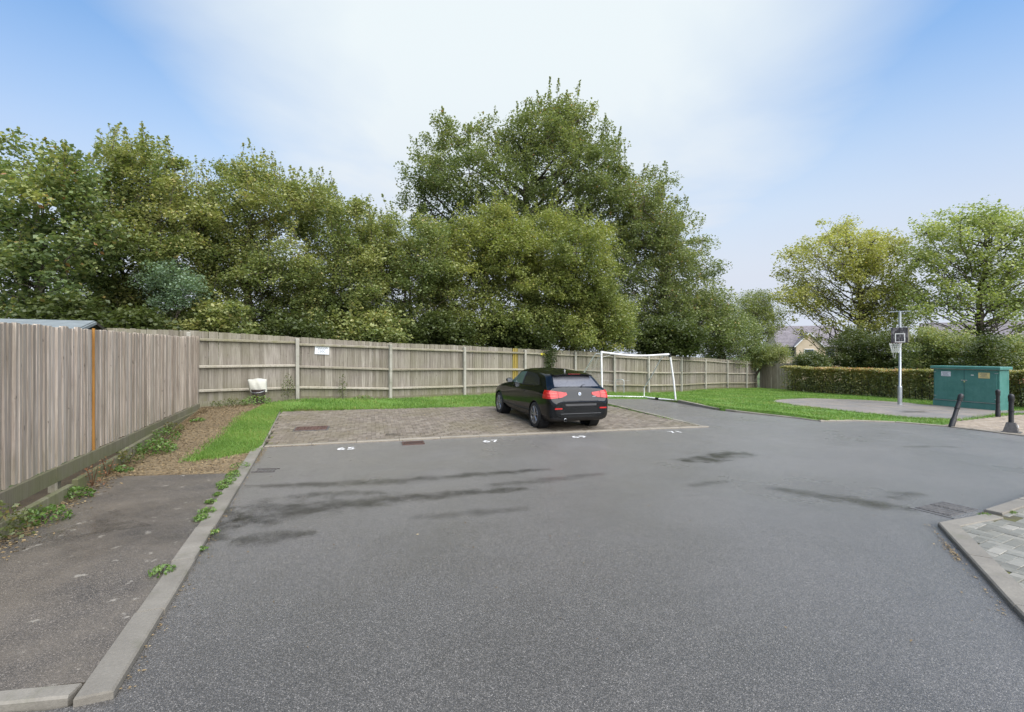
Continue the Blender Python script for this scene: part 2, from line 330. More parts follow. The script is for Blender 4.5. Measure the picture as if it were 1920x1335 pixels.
def carpaint():
    k = NT('car_paint'); p = k.obj()
    f = k.noise(p, 160, 2, .5); d = k.mr(k.vor(p, 95.), .0, .35, 1, 0)
    drops = k.math('MULTIPLY', d, k.mr(k.noise(p, 14, 3), .5, .62, 0, 1))
    ps = k.bsdf((.0040, .0048, .0052), .10, k.bump(drops, .0015, .35), metal=0., spec=.36, coat=0.)
    M['car_paint'] = k.m
    k = NT('car_glass'); p = k.obj()
    wet = k.noise(p, 1., 4, .7, .2, (70, 70, 9))
    k.bsdf(k.mix(k.mr(wet, .4, .7, 0, 1), (.010, .011, .013), (.028, .029, .033)), k.mr(wet, .3, .7, .10, .30), k.bump(wet, .003, .35), spec=.6); M['car_glass'] = k.m
    k = NT('car_glass_wet'); p = k.obj()
    wet = k.noise(p, 1., 5, .75, .2, (60, 60, 10))
    k.bsdf(k.mix(k.mr(wet, .35, .7, 0, 1), (.055, .056, .065), (.15, .152, .168)), k.mr(wet, .3, .7, .22, .42), k.bump(wet, .004, .5), spec=.7); M['car_glass_wet'] = k.m
    k = NT('car_glass_clear'); p = k.obj()
    k.bsdf((.075, .12, .105), .12, None, spec=.6); M['car_glass_clear'] = k.m
carpaint()
def cabinet_paint():
    k = NT('cabinet_green'); p = k.obj()
    f = k.noise(p, 2.2, 6, .7); g = k.noise(p, 14, 5, .7); st = k.noise(p, 1., 4, .6, .2, (16, 16, 1.2))
    c = k.mix(k.mr(f, .32, .68, 0, 1), (.040, .155, .128), (.075, .215, .185))
    c = k.mix(k.mr(g, .55, .72, 0, .5), c, (.16, .30, .27))
    c = k.mix(k.mr(st, .55, .75, 0, .35), c, (.030, .105, .088))
    k.bsdf(c, k.mr(g, .3, .7, .38, .62), k.bump(g, .003, .25)); M['cabinet_green'] = k.m
    k = NT('backboard'); p = k.obj()
    f = k.noise(p, 1., 5, .7, .3, (12, 12, 4)); g = k.noise(p, 9, 4, .7)
    c = k.mix(k.mr(f, .48, .66, 0, .75), (.022, .020, .022), (.30, .28, .28))
    c = k.mix(k.mr(g, .60, .72, 0, .6), c, (.16, .045, .045))
    k.bsdf(c, .6); M['backboard'] = k.m
    k = NT('house_roof'); p = k.obj()
    c = k.mix(k.mr(k.noise(p, 3, 4, .6), .35, .65, 0, 1), (.15, .132, .14), (.23, .205, .215))
    k.bsdf(c, .75); M['house_roof'] = k.m
cabinet_paint()

# ------------------------------------------------------------------ object helpers
def tag(o, label=None, cat=None, group=None, kind=None):
    if label: o['label'] = label
    if cat: o['category'] = cat
    if group: o['group'] = group
    if kind: o['kind'] = kind
    return o
def thing(name, loc, label, cat, group=None, rz=0., kind=None):
    o = bpy.data.objects.new(name, None); col.objects.link(o); o.location = loc; o.rotation_euler = (0, 0, rz); o.empty_display_size = .1
    return tag(o, label, cat, group, kind)
def link(name, me, mat=None, parent=None, loc=(0, 0, 0), rot=(0, 0, 0), scale=(1, 1, 1)):
    o = bpy.data.objects.new(name, me); col.objects.link(o)
    if mat and not me.materials: me.materials.append(M[mat] if isinstance(mat, str) else mat)
    o.location = loc; o.rotation_euler = rot; o.scale = scale
    if parent: o.parent = parent
    return o
class MB:
    """collects vertices and faces, becomes one mesh"""
    def __init__(s): s.v = []; s.f = []
    def add(s, vs, fs):
        b = len(s.v); s.v += [tuple(p) for p in vs]; s.f += [tuple(b+i for i in f) for f in fs]; return s
    def hexa(s, p):   # 8 corners: bottom ring 0-3, top ring 4-7 (counter-clockwise from above)
        return s.add(p, [(3, 2, 1, 0), (4, 5, 6, 7), (0, 1, 5, 4), (1, 2, 6, 5), (2, 3, 7, 6), (3, 0, 4, 7)])
    def box(s, c, d, rot=None):
        x, y, z = d[0]/2, d[1]/2, d[2]/2
        p = [Vector(q) for q in ((-x, -y, -z), (x, -y, -z), (x, y, -z), (-x, y, -z), (-x, -y, z), (x, -y, z), (x, y, z), (-x, y, z))]
        if rot is not None: p = [rot @ q for q in p]
        return s.hexa([q+Vector(c) for q in p])
    def cbox(s, c, d, ch=.004, rot=None):      # box with chamfered long edges on top
        x, y, z = d[0]/2, d[1]/2, d[2]/2
        p = [(-x, -y, -z), (x, -y, -z), (x, y, -z), (-x, y, -z), (-x, -y, z-ch), (x, -y, z-ch), (x, y, z-ch), (-x, y, z-ch),
             (-x+ch, -y+ch, z), (x-ch, -y+ch, z), (x-ch, y-ch, z), (-x+ch, y-ch, z)]
        p = [Vector(q) for q in p]
        if rot is not None: p = [rot @ q for q in p]
        return s.add([q+Vector(c) for q in p], [(0, 1, 5, 4), (1, 2, 6, 5), (2, 3, 7, 6), (3, 0, 4, 7), (4, 5, 9, 8), (5, 6, 10, 9), (6, 7, 11, 10), (7, 4, 8, 11), (8, 9, 10, 11), (3, 2, 1, 0)])
    def tube(s, pts, rad, n=6, cap=True):
        pts = [Vector(p) for p in pts]; k = len(pts)
        rad = [rad]*k if isinstance(rad, (int, float)) else rad
        u = None; rings = []
        for i in range(k):
            t = (pts[min(i+1, k-1)]-pts[max(i-1, 0)]).normalized()
            if u is None: u = t.orthogonal().normalized()
            else:
                u = (u - t*u.dot(t)); u = u.normalized() if u.length > 1e-6 else t.orthogonal().normalized()
            w = t.cross(u); rings.append([pts[i]+(u*math.cos(2*math.pi*j/n)+w*math.sin(2*math.pi*j/n))*rad[i] for j in range(n)])
        vs = [p for r in rings for p in r]; fs = []
        for i in range(k-1):
            for j in range(n): fs.append((i*n+j, i*n+(j+1) % n, (i+1)*n+(j+1) % n, (i+1)*n+j))
        if cap: fs += [tuple(reversed(range(n))), tuple((k-1)*n+j for j in range(n))]
        return s.add(vs, fs)
    def lathe(s, prof, n=20, c=(0, 0, 0), axis='z'):
        vs = []; fs = []
        for r, z in prof:
            for j in range(n):
                a = 2*math.pi*j/n; x, y = r*math.cos(a), r*math.sin(a)
                q = (x, y, z) if axis == 'z' else ((z, x, y) if axis == 'x' else (x, z, y))
                vs.append((q[0]+c[0], q[1]+c[1], q[2]+c[2]))
        for i in range(len(prof)-1):
            for j in range(n): fs.append((i*n+j, i*n+(j+1) % n, (i+1)*n+(j+1) % n, (i+1)*n+j))
        return s.add(vs, fs)
    def mesh(s, name='m', smooth=False):
        me = bpy.data.meshes.new(name); me.from_pydata([tuple(p) for p in s.v], [], s.f); me.validate(); me.update()
        bm = bmesh.new(); bm.from_mesh(me); bmesh.ops.recalc_face_normals(bm, faces=bm.faces); bm.to_mesh(me); bm.free()
        if smooth:
            me.polygons.foreach_set('use_smooth', [True]*len(me.polygons))
            me.set_sharp_from_angle(angle=R(40))
        return me
    def build(s, name, mat, parent=None, loc=(0, 0, 0), rot=(0, 0, 0), smooth=False):
        return link(name, s.mesh(name, smooth), mat, parent, loc, rot)
def npmesh(name, V, Q, tint=None, extra=None):
    """fast mesh from arrays: V (n,3), Q (m,k) with k 3 or 4"""
    me = bpy.data.meshes.new(name); m, k = Q.shape
    me.vertices.add(len(V)); me.vertices.foreach_set('co', np.ascontiguousarray(V, dtype=np.float32).ravel())
    me.loops.add(m*k); me.loops.foreach_set('vertex_index', np.ascontiguousarray(Q, dtype=np.int32).ravel())
    me.polygons.add(m); me.polygons.foreach_set('loop_start', np.arange(0, m*k, k, dtype=np.int32))
    if tint is not None:
        a = me.attributes.new('tint', 'FLOAT', 'FACE'); a.data.foreach_set('value', np.ascontiguousarray(tint, dtype=np.float32))
    me.update(calc_edges=True)
    return me

# ------------------------------------------------------------------ ground sheets
def sheet(name, poly, off=0., mat='turf', step=1., zf=None, kind='structure', label=None, dx=0.):
    """polygon in plan, cut on a metre grid and laid on the terrain; skirt hangs below"""
    bm = bmesh.new(); vs = [bm.verts.new((x, y, 0)) for x, y in poly]; bm.faces.new(vs)
    xs = [p[0] for p in poly]; ys = [p[1] for p in poly]
    for ax, lo, hi in ((0, min(xs), max(xs)), (1, min(ys), max(ys))):
        t = math.floor(lo/step)*step+step
        while t < hi:
            co = [0, 0, 0]; no = [0, 0, 0]; co[ax] = t; no[ax] = 1
            bmesh.ops.bisect_plane(bm, geom=bm.verts[:]+bm.edges[:]+bm.faces[:], plane_co=co, plane_no=no); t += step
    bmesh.ops.triangulate(bm, faces=bm.faces[:])
    P = np.array([v.co[:2] for v in bm.verts])
    Z = zf(P[:, 0], P[:, 1]) if zf else zt(P[:, 0], P[:, 1])+off
    for v, z in zip(bm.verts, Z): v.co.z = z
    bmesh.ops.recalc_face_normals(bm, faces=bm.faces)
    if sum(f.normal.z for f in bm.faces) < 0: bmesh.ops.reverse_faces(bm, faces=bm.faces)
    be = [e for e in bm.edges if e.is_boundary]
    r = bmesh.ops.extrude_edge_only(bm, edges=be)
    for v in r['geom']:
        if isinstance(v, bmesh.types.BMVert): v.co.z -= .12
    me = bpy.data.meshes.new(name); bm.to_mesh(me); bm.free()
    o = link(name, me, mat); tag(o, label, kind=kind)
    return o
# far ground, one sheet to the horizon
def base_ground():
    g = np.r_[np.linspace(-600, -60, 10), np.linspace(-50, 60, 56), np.linspace(75, 600, 11)]
    h = np.r_[np.linspace(-200, -20, 7), np.linspace(-12, 60, 37), np.linspace(70, 900, 16)]
    X, Y = np.meshgrid(g, h); Z = zt(np.clip(X, -110, 110), np.clip(Y, -40, 150))-.07
    V = np.c_[X.ravel(), Y.ravel(), Z.ravel()]; nx, ny = len(g), len(h)
    Q = np.array([(j*nx+i, j*nx+i+1, (j+1)*nx+i+1, (j+1)*nx+i) for j in range(ny-1) for i in range(nx-1)])
    tag(link('ground', npmesh('ground', V, Q), 'field'), kind='structure')
base_ground()
# car park with the strip that runs up beside the bays to the goal
KD = Vector((-.374, .927, 0)); KN = Vector((-.927, -.374, 0))      # left kerb direction, and its outward side
K0 = Vector((-2.19, 2.64, 0))
FLc, FRc, BRc, BLc = (-5.06, 9.80), (5.28, 12.86), (3.55, 17.75), (-6.80, 14.20)
ROAD = [(-2.19, 2.64), (-4.96, 9.52), (-5.08, 9.79), (5.30, 12.85), (3.56, 17.78), (3.2, 20.9), (6.2, 21.7), (6.94, 20.14), (7.44, 17.17), (8.88, 15.37), (9.30, 14.5), (10.42, 14.72), (11.63, 14.5), (12.36, 13.75),
        (12.85, 12.06), (13.6, 9.4), (15, 4), (16, -6), (-12, -6), (-12, 2.2), (-2.5, 2.55)]
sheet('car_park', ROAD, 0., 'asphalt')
sheet('path', [(-2.36, 2.74), (-4.30, 7.60), (-5.86, 7.34), (-6.5, 7.3), (-5.0, 4.05), (-4.4, 2.35)], .035, 'path_asphalt')
sheet('soil_bed', [(-5.05, 4.2), (-6.6, 7.6), (-9.2, 13.8), (-9.75, 13.6), (-7.1, 7.2), (-5.0, 2.4), (-4.35, 2.4)], .055, 'soil')
def left_z(x, y): return zt(x, y)+.03
sheet('leaf_strewn_path', [(-4.32, 7.64), (-5.06, 9.32), (-5.6, 8.45), (-7.45, 13.6), (-7.75, 15.3), (-9.9, 14.2), (-6.5, 7.32), (-5.86, 7.37)], .032, 'litter_path')
LAWN_BACK = [(-5.60, 8.42), (-5.08, 9.36), (-5.14, 9.86), (-6.85, 14.16), (3.5, 17.82), (3.25, 20.9), (6.2, 21.7), (6.6, 25.6), (.6, 22.7), (-2, 20.1), (-4.5, 17.85), (-7.15, 16.1), (-7.75, 15.2), (-7.45, 13.6)]
sheet('lawn', LAWN_BACK, .045, 'turf')
KERBR = [(6.94, 20.14), (7.44, 17.17), (8.88, 15.37), (9.30, 14.5)]
def lawn_r_z(x, y):
    d = np.full(np.shape(x), 1e9)
    for (a, b), (c, e) in zip(KERBR[:-1], KERBR[1:]):
        L = (c-a)**2+(e-b)**2; t = np.clip(((x-a)*(c-a)+(y-b)*(e-b))/L, 0, 1)
        d = np.minimum(d, np.hypot(x-a-t*(c-a), y-b-t*(e-b)))
    return zt(x, y)+.02+.075*np.exp(-(d/.9)**2)*np.clip((np.hypot(x-9.3, y-14.5))/1.6, 0, 1)
COURT = [(11.5, 21.3), (12.6, 22.9), (15.0, 24.3), (17.3, 23.6), (18.2, 22.0), (18.0, 20.9), (19.2, 18.6), (21.6, 19.0), (21.5, 18.2), (17.8, 17.4), (14.2, 15.2), (13.0, 15.5), (12.3, 17.2), (11.6, 19.6)]
LAWN_R = [(6.98, 20.2), (7.5, 17.22), (8.93, 15.42), (9.34, 14.52), (10.42, 14.76), (11.63, 14.54), (12.40, 13.95), (13.9, 15.0), (18, 17.2), (22.2, 18.4), (21.9, 21.0), (21.4, 24.5), (20.4, 28.8), (19.4, 32.5), (20.9, 35.5), (20.1, 39), (17.9, 36.4), (15.7, 34.8), (13, 32.3), (10, 28.5), (7.6, 26.5), (6.4, 25.9), (6.2, 21.75)]
sheet('lawn.001', LAWN_R, 0, 'turf', zf=lawn_r_z)
def court_z(x, y): return zt(x, y)+.036
sheet('basketball_court', COURT, 0, 'court_asphalt', zf=court_z)

# ------------------------------------------------------------------ block paving
def inside(poly, x, y):
    x = np.asarray(x); y = np.asarray(y); r = np.zeros(x.shape, bool); n = len(poly)
    for i in range(n):
        x0, y0 = poly[i]; x1, y1 = poly[(i+1) % n]
        c = ((y0 > y) != (y1 > y)) & (x < (x1-x0)*(y-y0)/(y1-y0+1e-12)+x0); r ^= c
    return r
BCH = MB().cbox((0, 0, -.03), (.198, .098, .06), .005).mesh('block')
def paving(name, poly, zf, origin, ang, mats, label=None, near=(0, 0), limit=300, skip=None, jig=.0016):
    """90 degree herringbone of 200 x 100 blocks inside the polygon; the nearest are single objects, the rest one part"""
    base = sheet(name, poly, 0, 'joint_sand', zf=lambda x, y: zf(x, y)-.009, step=.5)
    ca, sa = math.cos(ang), math.sin(ang); xs = np.array([p[0] for p in poly]); ys = np.array([p[1] for p in poly])
    u = (xs-origin[0])*ca+(ys-origin[1])*sa; v = -(xs-origin[0])*sa+(ys-origin[1])*ca
    items = []
    for i in range(int(u.min()/.1)-2, int(u.max()/.1)+3):
        for j in range(int(v.min()/.1)-2, int(v.max()/.1)+3):
            t = (i-j) % 4
            if t == 0: cu, cv, r = (i+1)*.1, (j+.5)*.1, 0
            elif t == 3: cu, cv, r = (i+.5)*.1, (j+1)*.1, 1
            else: continue
            items.append((origin[0]+cu*ca-cv*sa, origin[1]+cu*sa+cv*ca, r))
    A = np.array(items); e = .09
    ok = inside(poly, A[:, 0], A[:, 1])
    if skip is not None:
        for sk in skip: ok &= ~inside(sk, A[:, 0], A[:, 1])
    A = A[ok]; Z = zf(A[:, 0], A[:, 1])
    d = 1e-3
    GX = (zf(A[:, 0]+.05, A[:, 1])-zf(A[:, 0]-.05, A[:, 1]))/.1; GY = (zf(A[:, 0], A[:, 1]+.05)-zf(A[:, 0], A[:, 1]-.05))/.1
    vis = (A[:, 1] > .3) & (np.abs(A[:, 0]/np.maximum(A[:, 1], .1)) < 1.07)
    dist = np.hypot(A[:, 0]-near[0], A[:, 1]-near[1])+np.where(vis, 0, 1e3); order = np.argsort(dist)
    rest = MB(); tint = []
    bme = BCH.copy(); bme.materials.clear(); bme.materials.append(M[mats])
    for q, i in enumerate(order):
        a = ang+(math.pi/2 if A[i, 2] else 0)+RNG.normal(0, .012)
        zz = Z[i]+RNG.normal(0, jig)
        nrm = Vector((-GX[i]+RNG.normal(0, .006), -GY[i]+RNG.normal(0, .006), 1)).normalized()
        rot = Vector((0, 0, 1)).rotation_difference(nrm) @ Euler((0, 0, a)).to_quaternion()
        if q < limit:
            o = bpy.data.objects.new('block', bme); col.objects.link(o); o.parent = base
            o.rotation_mode = 'QUATERNION'; o.rotation_quaternion = rot; o.location = (A[i, 0], A[i, 1], zz)
        else:
            rest.cbox(Vector((A[i, 0], A[i, 1], zz))+nrm*-.03, (.198, .098, .06), .005, rot.to_matrix()); tint += [random.random()]*10
    if rest.v:
        V = np.array(rest.v, dtype=np.float32)
        me = bpy.data.meshes.new('blocks'); me.from_pydata(rest.v, [], rest.f); me.update()
        at = me.attributes.new('tint', 'FLOAT', 'FACE'); at.data.foreach_set('value', np.array(tint, dtype=np.float32))
        o = link('blocks', me, mats+'_bed', base); o['kind'] = 'stuff'
    return base
# bays: a bilinear patch that climbs away from the car park
C4 = [(FLc, .012), (FRc, -.048), (BRc, .035), (BLc, .205)]
_P = np.array([[c[0][0], c[0][1]] for c in C4]); _Z4 = np.array([c[1] for c in C4])
_M = np.c_[np.ones(4), _P, _P[:, 0]*_P[:, 1]]; _cf = np.linalg.solve(_M, _Z4)
def bay_z(x, y): x = np.asarray(x, float); y = np.asarray(y, float); return _cf[0]+_cf[1]*x+_cf[2]*y+_cf[3]*x*y
BA = math.atan2(FRc[1]-FLc[1], FRc[0]-FLc[0]); BU = Vector((math.cos(BA), math.sin(BA), 0)); BV = Vector((-math.sin(BA), math.cos(BA), 0))
def inset(p, du, dv): return (p[0]+BU.x*du+BV.x*dv, p[1]+BU.y*du+BV.y*dv)
BAYIN = [inset(FLc, .03, .15), inset(FRc, -.12, .15), inset(BRc, -.10, .02), inset(BLc, .0, .02)]
COVER = [(-5.24, 11.36), (-4.42, 11.56), (-4.55, 12.08), (-5.37, 11.88)]
paving('parking_bays', BAYIN, bay_z, FLc, BA, 'bay_block', near=(-1.5, 8.5), skip=[COVER])
PAVN = [(4.79, 5.28), (7.6, 6.76), (10.5, 5.0), (8.5, .6), (2.85, 1.55)]
def pavn_z(x, y): return zt(x, y)+.035
PN_A = math.atan2(6.76-5.28, 7.6-4.79)
NIN = [(4.80, 5.26), (5.45, 5.55), (5.74, 5.70), (7.66, 6.72), (9.6, 5.0), (7.6, 1.0), (2.90, 1.78)]
paving('block_paving', NIN, pavn_z, (4.79, 5.28), PN_A, 'grey_block', near=(4.4, 4.2), limit=300, skip=[[(5.45, 5.50), (5.62, 5.34), (5.85, 5.50), (5.72, 5.66)]])
PAVF = [(12.52, 13.86), (13.95, 14.95), (17.8, 17.0), (24, 18.6), (24, 9.0), (13.95, 9.2), (13.02, 12.1)]
def pavf_z(x, y): return zt(x, y)+.03
paving('pavement', PAVF, pavf_z, (12.5, 13.9), R(28), 'beige_block', near=(12.5, 12), limit=120)

# ------------------------------------------------------------------ kerbs: runs of single concrete pieces
def kerb_run(name, pts, width, up, mat, side=1, piece=.915, gap=.006, zf=None, label=None, up_end=None, jig=.002, depth=.14):
    """pts = road-side edge; width to the left of travel (side=1)"""
    base = thing(name, (0, 0, 0), label, None, kind='structure')
    P = [Vector((p[0], p[1], 0)) for p in pts]; L = [0]
    for a, b in zip(P[:-1], P[1:]): L.append(L[-1]+(b-a).length)
    tot = L[-1]; n = max(1, round(tot/piece)); st = tot/n
    def at(s):
        for i in range(len(P)-1):
            if s <= L[i+1]+1e-6: return P[i]+(P[i+1]-P[i])*((s-L[i])/(L[i+1]-L[i]))
        return P[-1]
    zf = zf or zt
    for i in range(n):
        a, b = at(i*st+gap/2), at((i+1)*st-gap/2); d = (b-a).normalized(); nn = Vector((-d.y, d.x, 0))*side
        def u(s): return up if up_end is None else up+(up_end-up)*(s/tot)
        j = random.gauss(0, jig); jx = random.gauss(0, jig*1.5)
        za = float(zf(a.x, a.y)); zb = float(zf(b.x, b.y)); ua, ub = u(i*st)+j, u((i+1)*st)+j
        c = [a, b, b+nn*width, a+nn*width]; c = [q+nn*jx for q in c]; cz = [za, zb, zb, za]; uu = [ua, ub, ub, ua]; ch = .012
        ins = [(d+nn)*ch*.4, (-d+nn)*ch*.4, (-d-nn)*ch*.4, (d-nn)*ch*.4]
        ins = [nn*ch+d*.003, nn*ch-d*.003, -nn*.005-d*.003, -nn*.005+d*.003]
        vs = [(q.x, q.y, z-depth) for q, z in zip(c, cz)]+[(q.x, q.y, z+w-ch) for q, z, w in zip(c, cz, uu)]+[((q+e).x, (q+e).y, z+w) for q, z, w, e in zip(c, cz, uu, ins)]
        MB().add(vs, [(0, 1, 5, 4), (1, 2, 6, 5), (2, 3, 7, 6), (3, 0, 4, 7), (4, 5, 9, 8), (5, 6, 10, 9), (6, 7, 11, 10), (7, 4, 8, 11), (8, 9, 10, 11), (3, 2, 1, 0)]).build('kerb_stone', mat, base)
    return base
kerb_run('kerb', [(-2.19, 2.64), (-4.95, 9.50)], .175, .052, 'kerb_concrete', 1)
kerb_run('kerb', [(-2.40, 2.60), (-6.9, 1.88)], .11, .048, 'kerb_concrete', -1)
kerb_run('kerb', [(-5.03, 9.69), (-5.09, 9.80), (-6.84, 14.2)], .09, .045, 'kerb_mossy', 1, zf=lambda x, y: bay_z(x, y)-.035)
kerb_run('kerb', [FLc, FRc], .125, .012, 'pale_kerb', 1, zf=bay_z, depth=.2)
kerb_run('kerb', [inset(FRc, .02, .06), (3.60, 17.8)], .125, .0, 'kerb_mossy', 1, zf=bay_z, up_end=.06, depth=.28)
kerb_run('kerb', KERBR, .125, .12, 'kerb_mossy', 1, up_end=.025, depth=.25)
kerb_run('kerb', [(9.30, 14.46), (10.42, 14.70), (11.63, 14.48), (12.36, 13.72), (12.86, 12.06), (13.7, 9.2)], .13, .03, 'pale_kerb', 1, piece=.6)
kerb_run('kerb', [(4.72, 5.32), (3.62, 3.40), (2.75, 1.75)], .175, .050, 'kerb_concrete', 1, piece=.93)
kerb_run('kerb', [(5.58, 5.64), (4.73, 5.32)], .155, .046, 'kerb_concrete', 1, piece=.80)
kerb_run('kerb', [(9.2, 7.62), (5.66, 5.76)], .165, .060, 'kerb_concrete', 1)

# ------------------------------------------------------------------ fences
def board_mesh(name, w, h, t, mat, nvar=3):
    out = []
    for _ in range(nvar):      # feather-edged board: thicker on one edge, slightly uneven top
        a, b = random.uniform(-.006, .006), random.uniform(-.006, .006)
        mb = MB(); x = w/2
        mb.hexa([(-x, 0, 0), (x, t*.35, 0), (x, t, 0), (-x, t, 0), (-x, 0, h+a), (x, t*.35, h+b), (x, t, h+b), (-x, t, h+a)])
        me = mb.mesh(name); me.materials.append(M[mat]); out.append(me)
    return out
# left fence: boards face the camera
LD = Vector((-.389, .921, 0)); LN = Vector((.921, .389, 0)); L0 = Vector((-5.43, 5.09, 0)); LLEN = 9.95; LS = -1.9
lf = thing('boarded_fence', (L0.x+LD.x*LS, L0.y+LD.y*LS, 0), 'tall grey close-boarded fence along the path on the left', 'fence')
o0 = Vector(lf.location)
LB = board_mesh('board', .112, 1.82, .042, 'board_grey', 4); LO = board_mesh('board', .062, 1.86, .03, 'board_orange', 1)
s = LS; ang = math.atan2(LD.y, LD.x)           # local +y points behind the boards
i = 0
def ltop(s): return 2.24+.014*max(s, 0)+.05*math.exp(-((s-LLEN)/1.3)**2)
while s < LLEN:
    p = L0+LD*s; z0 = .44+.0015*s
    if abs(s-2.42) < .05 and not any(c.name.startswith('stained') for c in lf.children):
        q = p+LN*.014; link('stained_board', LO[0], None, lf, (q.x-o0.x, q.y-o0.y, z0-.01), (0, 0, ang)); s += .066; continue
    me = random.choice(LB); q = p+LN*random.gauss(0, .008)
    o = link('board', me, None, lf, (q.x-o0.x, q.y-o0.y, z0+random.uniform(-.012, .012)), (random.gauss(0, .004), random.gauss(0, .005), ang+random.gauss(0, .05)))
    o.scale.z = (ltop(s)-z0)/1.82+random.uniform(-.004, .004)
    s += random.uniform(.088, .106); i += 1
for k in range(4):       # posts and rails behind the boards
    p = L0+LD*(LS+.3+k*3.1)-LN*.12; MB().box((p.x-o0.x, p.y-o0.y, 1.1), (.1, .1, 2.1), Matrix.Rotation(ang, 3, 'Z')).build('post', 'rail_pale', lf)
for z in (.7, 1.3, 1.95):
    a = L0+LD*(LS+.1)-LN*.065; b = L0+LD*LLEN-LN*.065; c = (a+b)/2
    MB().box((c.x-o0.x, c.y-o0.y, z), ((b-a).length, .05, .08), Matrix.Rotation(ang, 3, 'Z')).build('rail', 'rail_pale', lf)
for k in range(4):       # gravel boards under the boards
    a = L0+LD*max(LS, LS+k*3.05); b = L0+LD*min(LLEN, LS+(k+1)*3.05-.02); c = (a+b)/2+LN*.010
    MB().cbox((c.x-o0.x, c.y-o0.y, .345), ((b-a).length, .045, .19), .006, Matrix.Rotation(ang, 3, 'Z')).build('gravel_board', 'gravel_board', lf)
for k, (sa, sb, out, zc) in enumerate(((-.6, 1.3, .13, .10), (1.45, 3.2, .10, .12), (3.25, 5.2, .07, .17), (5.2, LLEN, .03, .2))):
    a = L0+LD*sa; b = L0+LD*sb; c = (a+b)/2+LN*out
    MB().cbox((c.x-o0.x, c.y-o0.y, zc), ((b-a).length, .07, .20), .012, Matrix.Rotation(ang+random.gauss(0, .012), 3, 'Z') @ Matrix.Rotation(random.gauss(0, .01), 3, 'Y')).build('edging_board', 'gravel_board', lf)
# back fence: rails and posts face the camera, boards behind
BF = [(-15.4, 11.2, 2.72, .36), (-12.6, 12.9, 2.66, .33), (-9.82, 14.6, 2.62, .30), (-7.24, 16.2, 2.48, .35), (-4.54, 17.9, 2.32, .19), (-2.0, 20.2, 2.26, .13), (.63, 22.8, 2.15, .05), (3.25, 24.6, 2.06, -.05), (5.45, 25.55, 1.97, -.16),
      (7.57, 26.6, 1.87, -.26), (10.1, 28.6, 1.77, -.36), (13.06, 32.4, 1.65, -.5), (15.66, 34.9, 1.51, -.62), (17.9, 36.6, 1.40, -.72), (19.9, 38.9, 1.30, -.86)]
bf = thing('panel_fence', (BF[3][0], BF[3][1], 0), 'long weathered fence with concrete posts and three rails along the back', 'fence')
o1 = Vector(bf.location)
BB = board_mesh('board', .135, 2.0, .022, 'board_olive', 4); BM = board_mesh('board', .11, 2.0, .024, 'board_mustard', 1)
for k, (A, B) in enumerate(zip(BF[:-1], BF[1:])):
    a = Vector((A[0], A[1], 0)); b = Vector((B[0], B[1], 0)); d = (b-a).normalized(); n = Vector((d.y, -d.x, 0)); L = (b-a).length; an = math.atan2(d.y, d.x)
    pm = MB().cbox((0, 0, .5), (.105, .11, 1.0), .012, None).mesh('post')
    o = link('post', pm, 'post_concrete', bf, (A[0]-o1.x, A[1]-o1.y, A[3]-.1), (random.gauss(0, .006), random.gauss(0, .006), an)); o.scale.z = (A[2]-A[3]+.05)
    nb = round(L/.128); st = L/nb
    for q in range(nb):
        t = (q+.5)/nb; p = a+d*(t*L)-n*.085; zt0 = A[2]+(B[2]-A[2])*t; zb0 = A[3]+(B[3]-A[3])*t+.12
        must = (k == 5 and abs(t-.82) < .02) or (k == 5 and abs(t-.86) < .02)
        o = link('board', BM[0] if must else random.choice(BB), None, bf, (p.x-o1.x, p.y-o1.y, zb0+random.uniform(-.01, .01)), (random.gauss(0, .004), random.gauss(0, .004), an+math.pi*0+random.gauss(0, .02)))
        o.scale.z = (zt0-zb0)/2.0+random.uniform(-.004, .004)
    for fr in (.10, .465, .80):        # rails, as a fraction down from the top
        za = A[2]-(A[2]-A[3])*fr; zb = B[2]-(B[2]-B[3])*fr; p = a+d*.055; q = b-d*.055; w = .045; hh = .085; dz = random.gauss(0, .012)
        def c8(pp, z): return [(pp-n*.055-o1, z-hh/2), (pp+n*.012-o1, z-hh/2+.01), (pp-n*.055-o1, z+hh/2), (pp+n*.012-o1, z+hh/2-.022)]
        ca_ = c8(p, za+dz); cb_ = c8(q, zb-dz)
        P8 = [ca_[1], cb_[1], cb_[0], ca_[0], ca_[3], cb_[3], cb_[2], ca_[2]]
        MB().hexa([(v.x, v.y, z) for v, z in P8]).build('rail', 'rail_pale', bf)
    p = a+d*.055-n*.04; q = b-d*.055-n*.04
    MB().hexa([(v.x-o1.x, v.y-o1.y, z) for v, z in ((p+n*.02, A[3]-.1), (q+n*.02, B[3]-.1), (q-n*.02, B[3]-.1), (p-n*.02, A[3]-.1), (p+n*.02, A[3]+.13), (q+n*.02, B[3]+.13), (q-n*.02, B[3]+.13), (p-n*.02, A[3]+.13))]).build('gravel_board', 'gravel_board', bf)
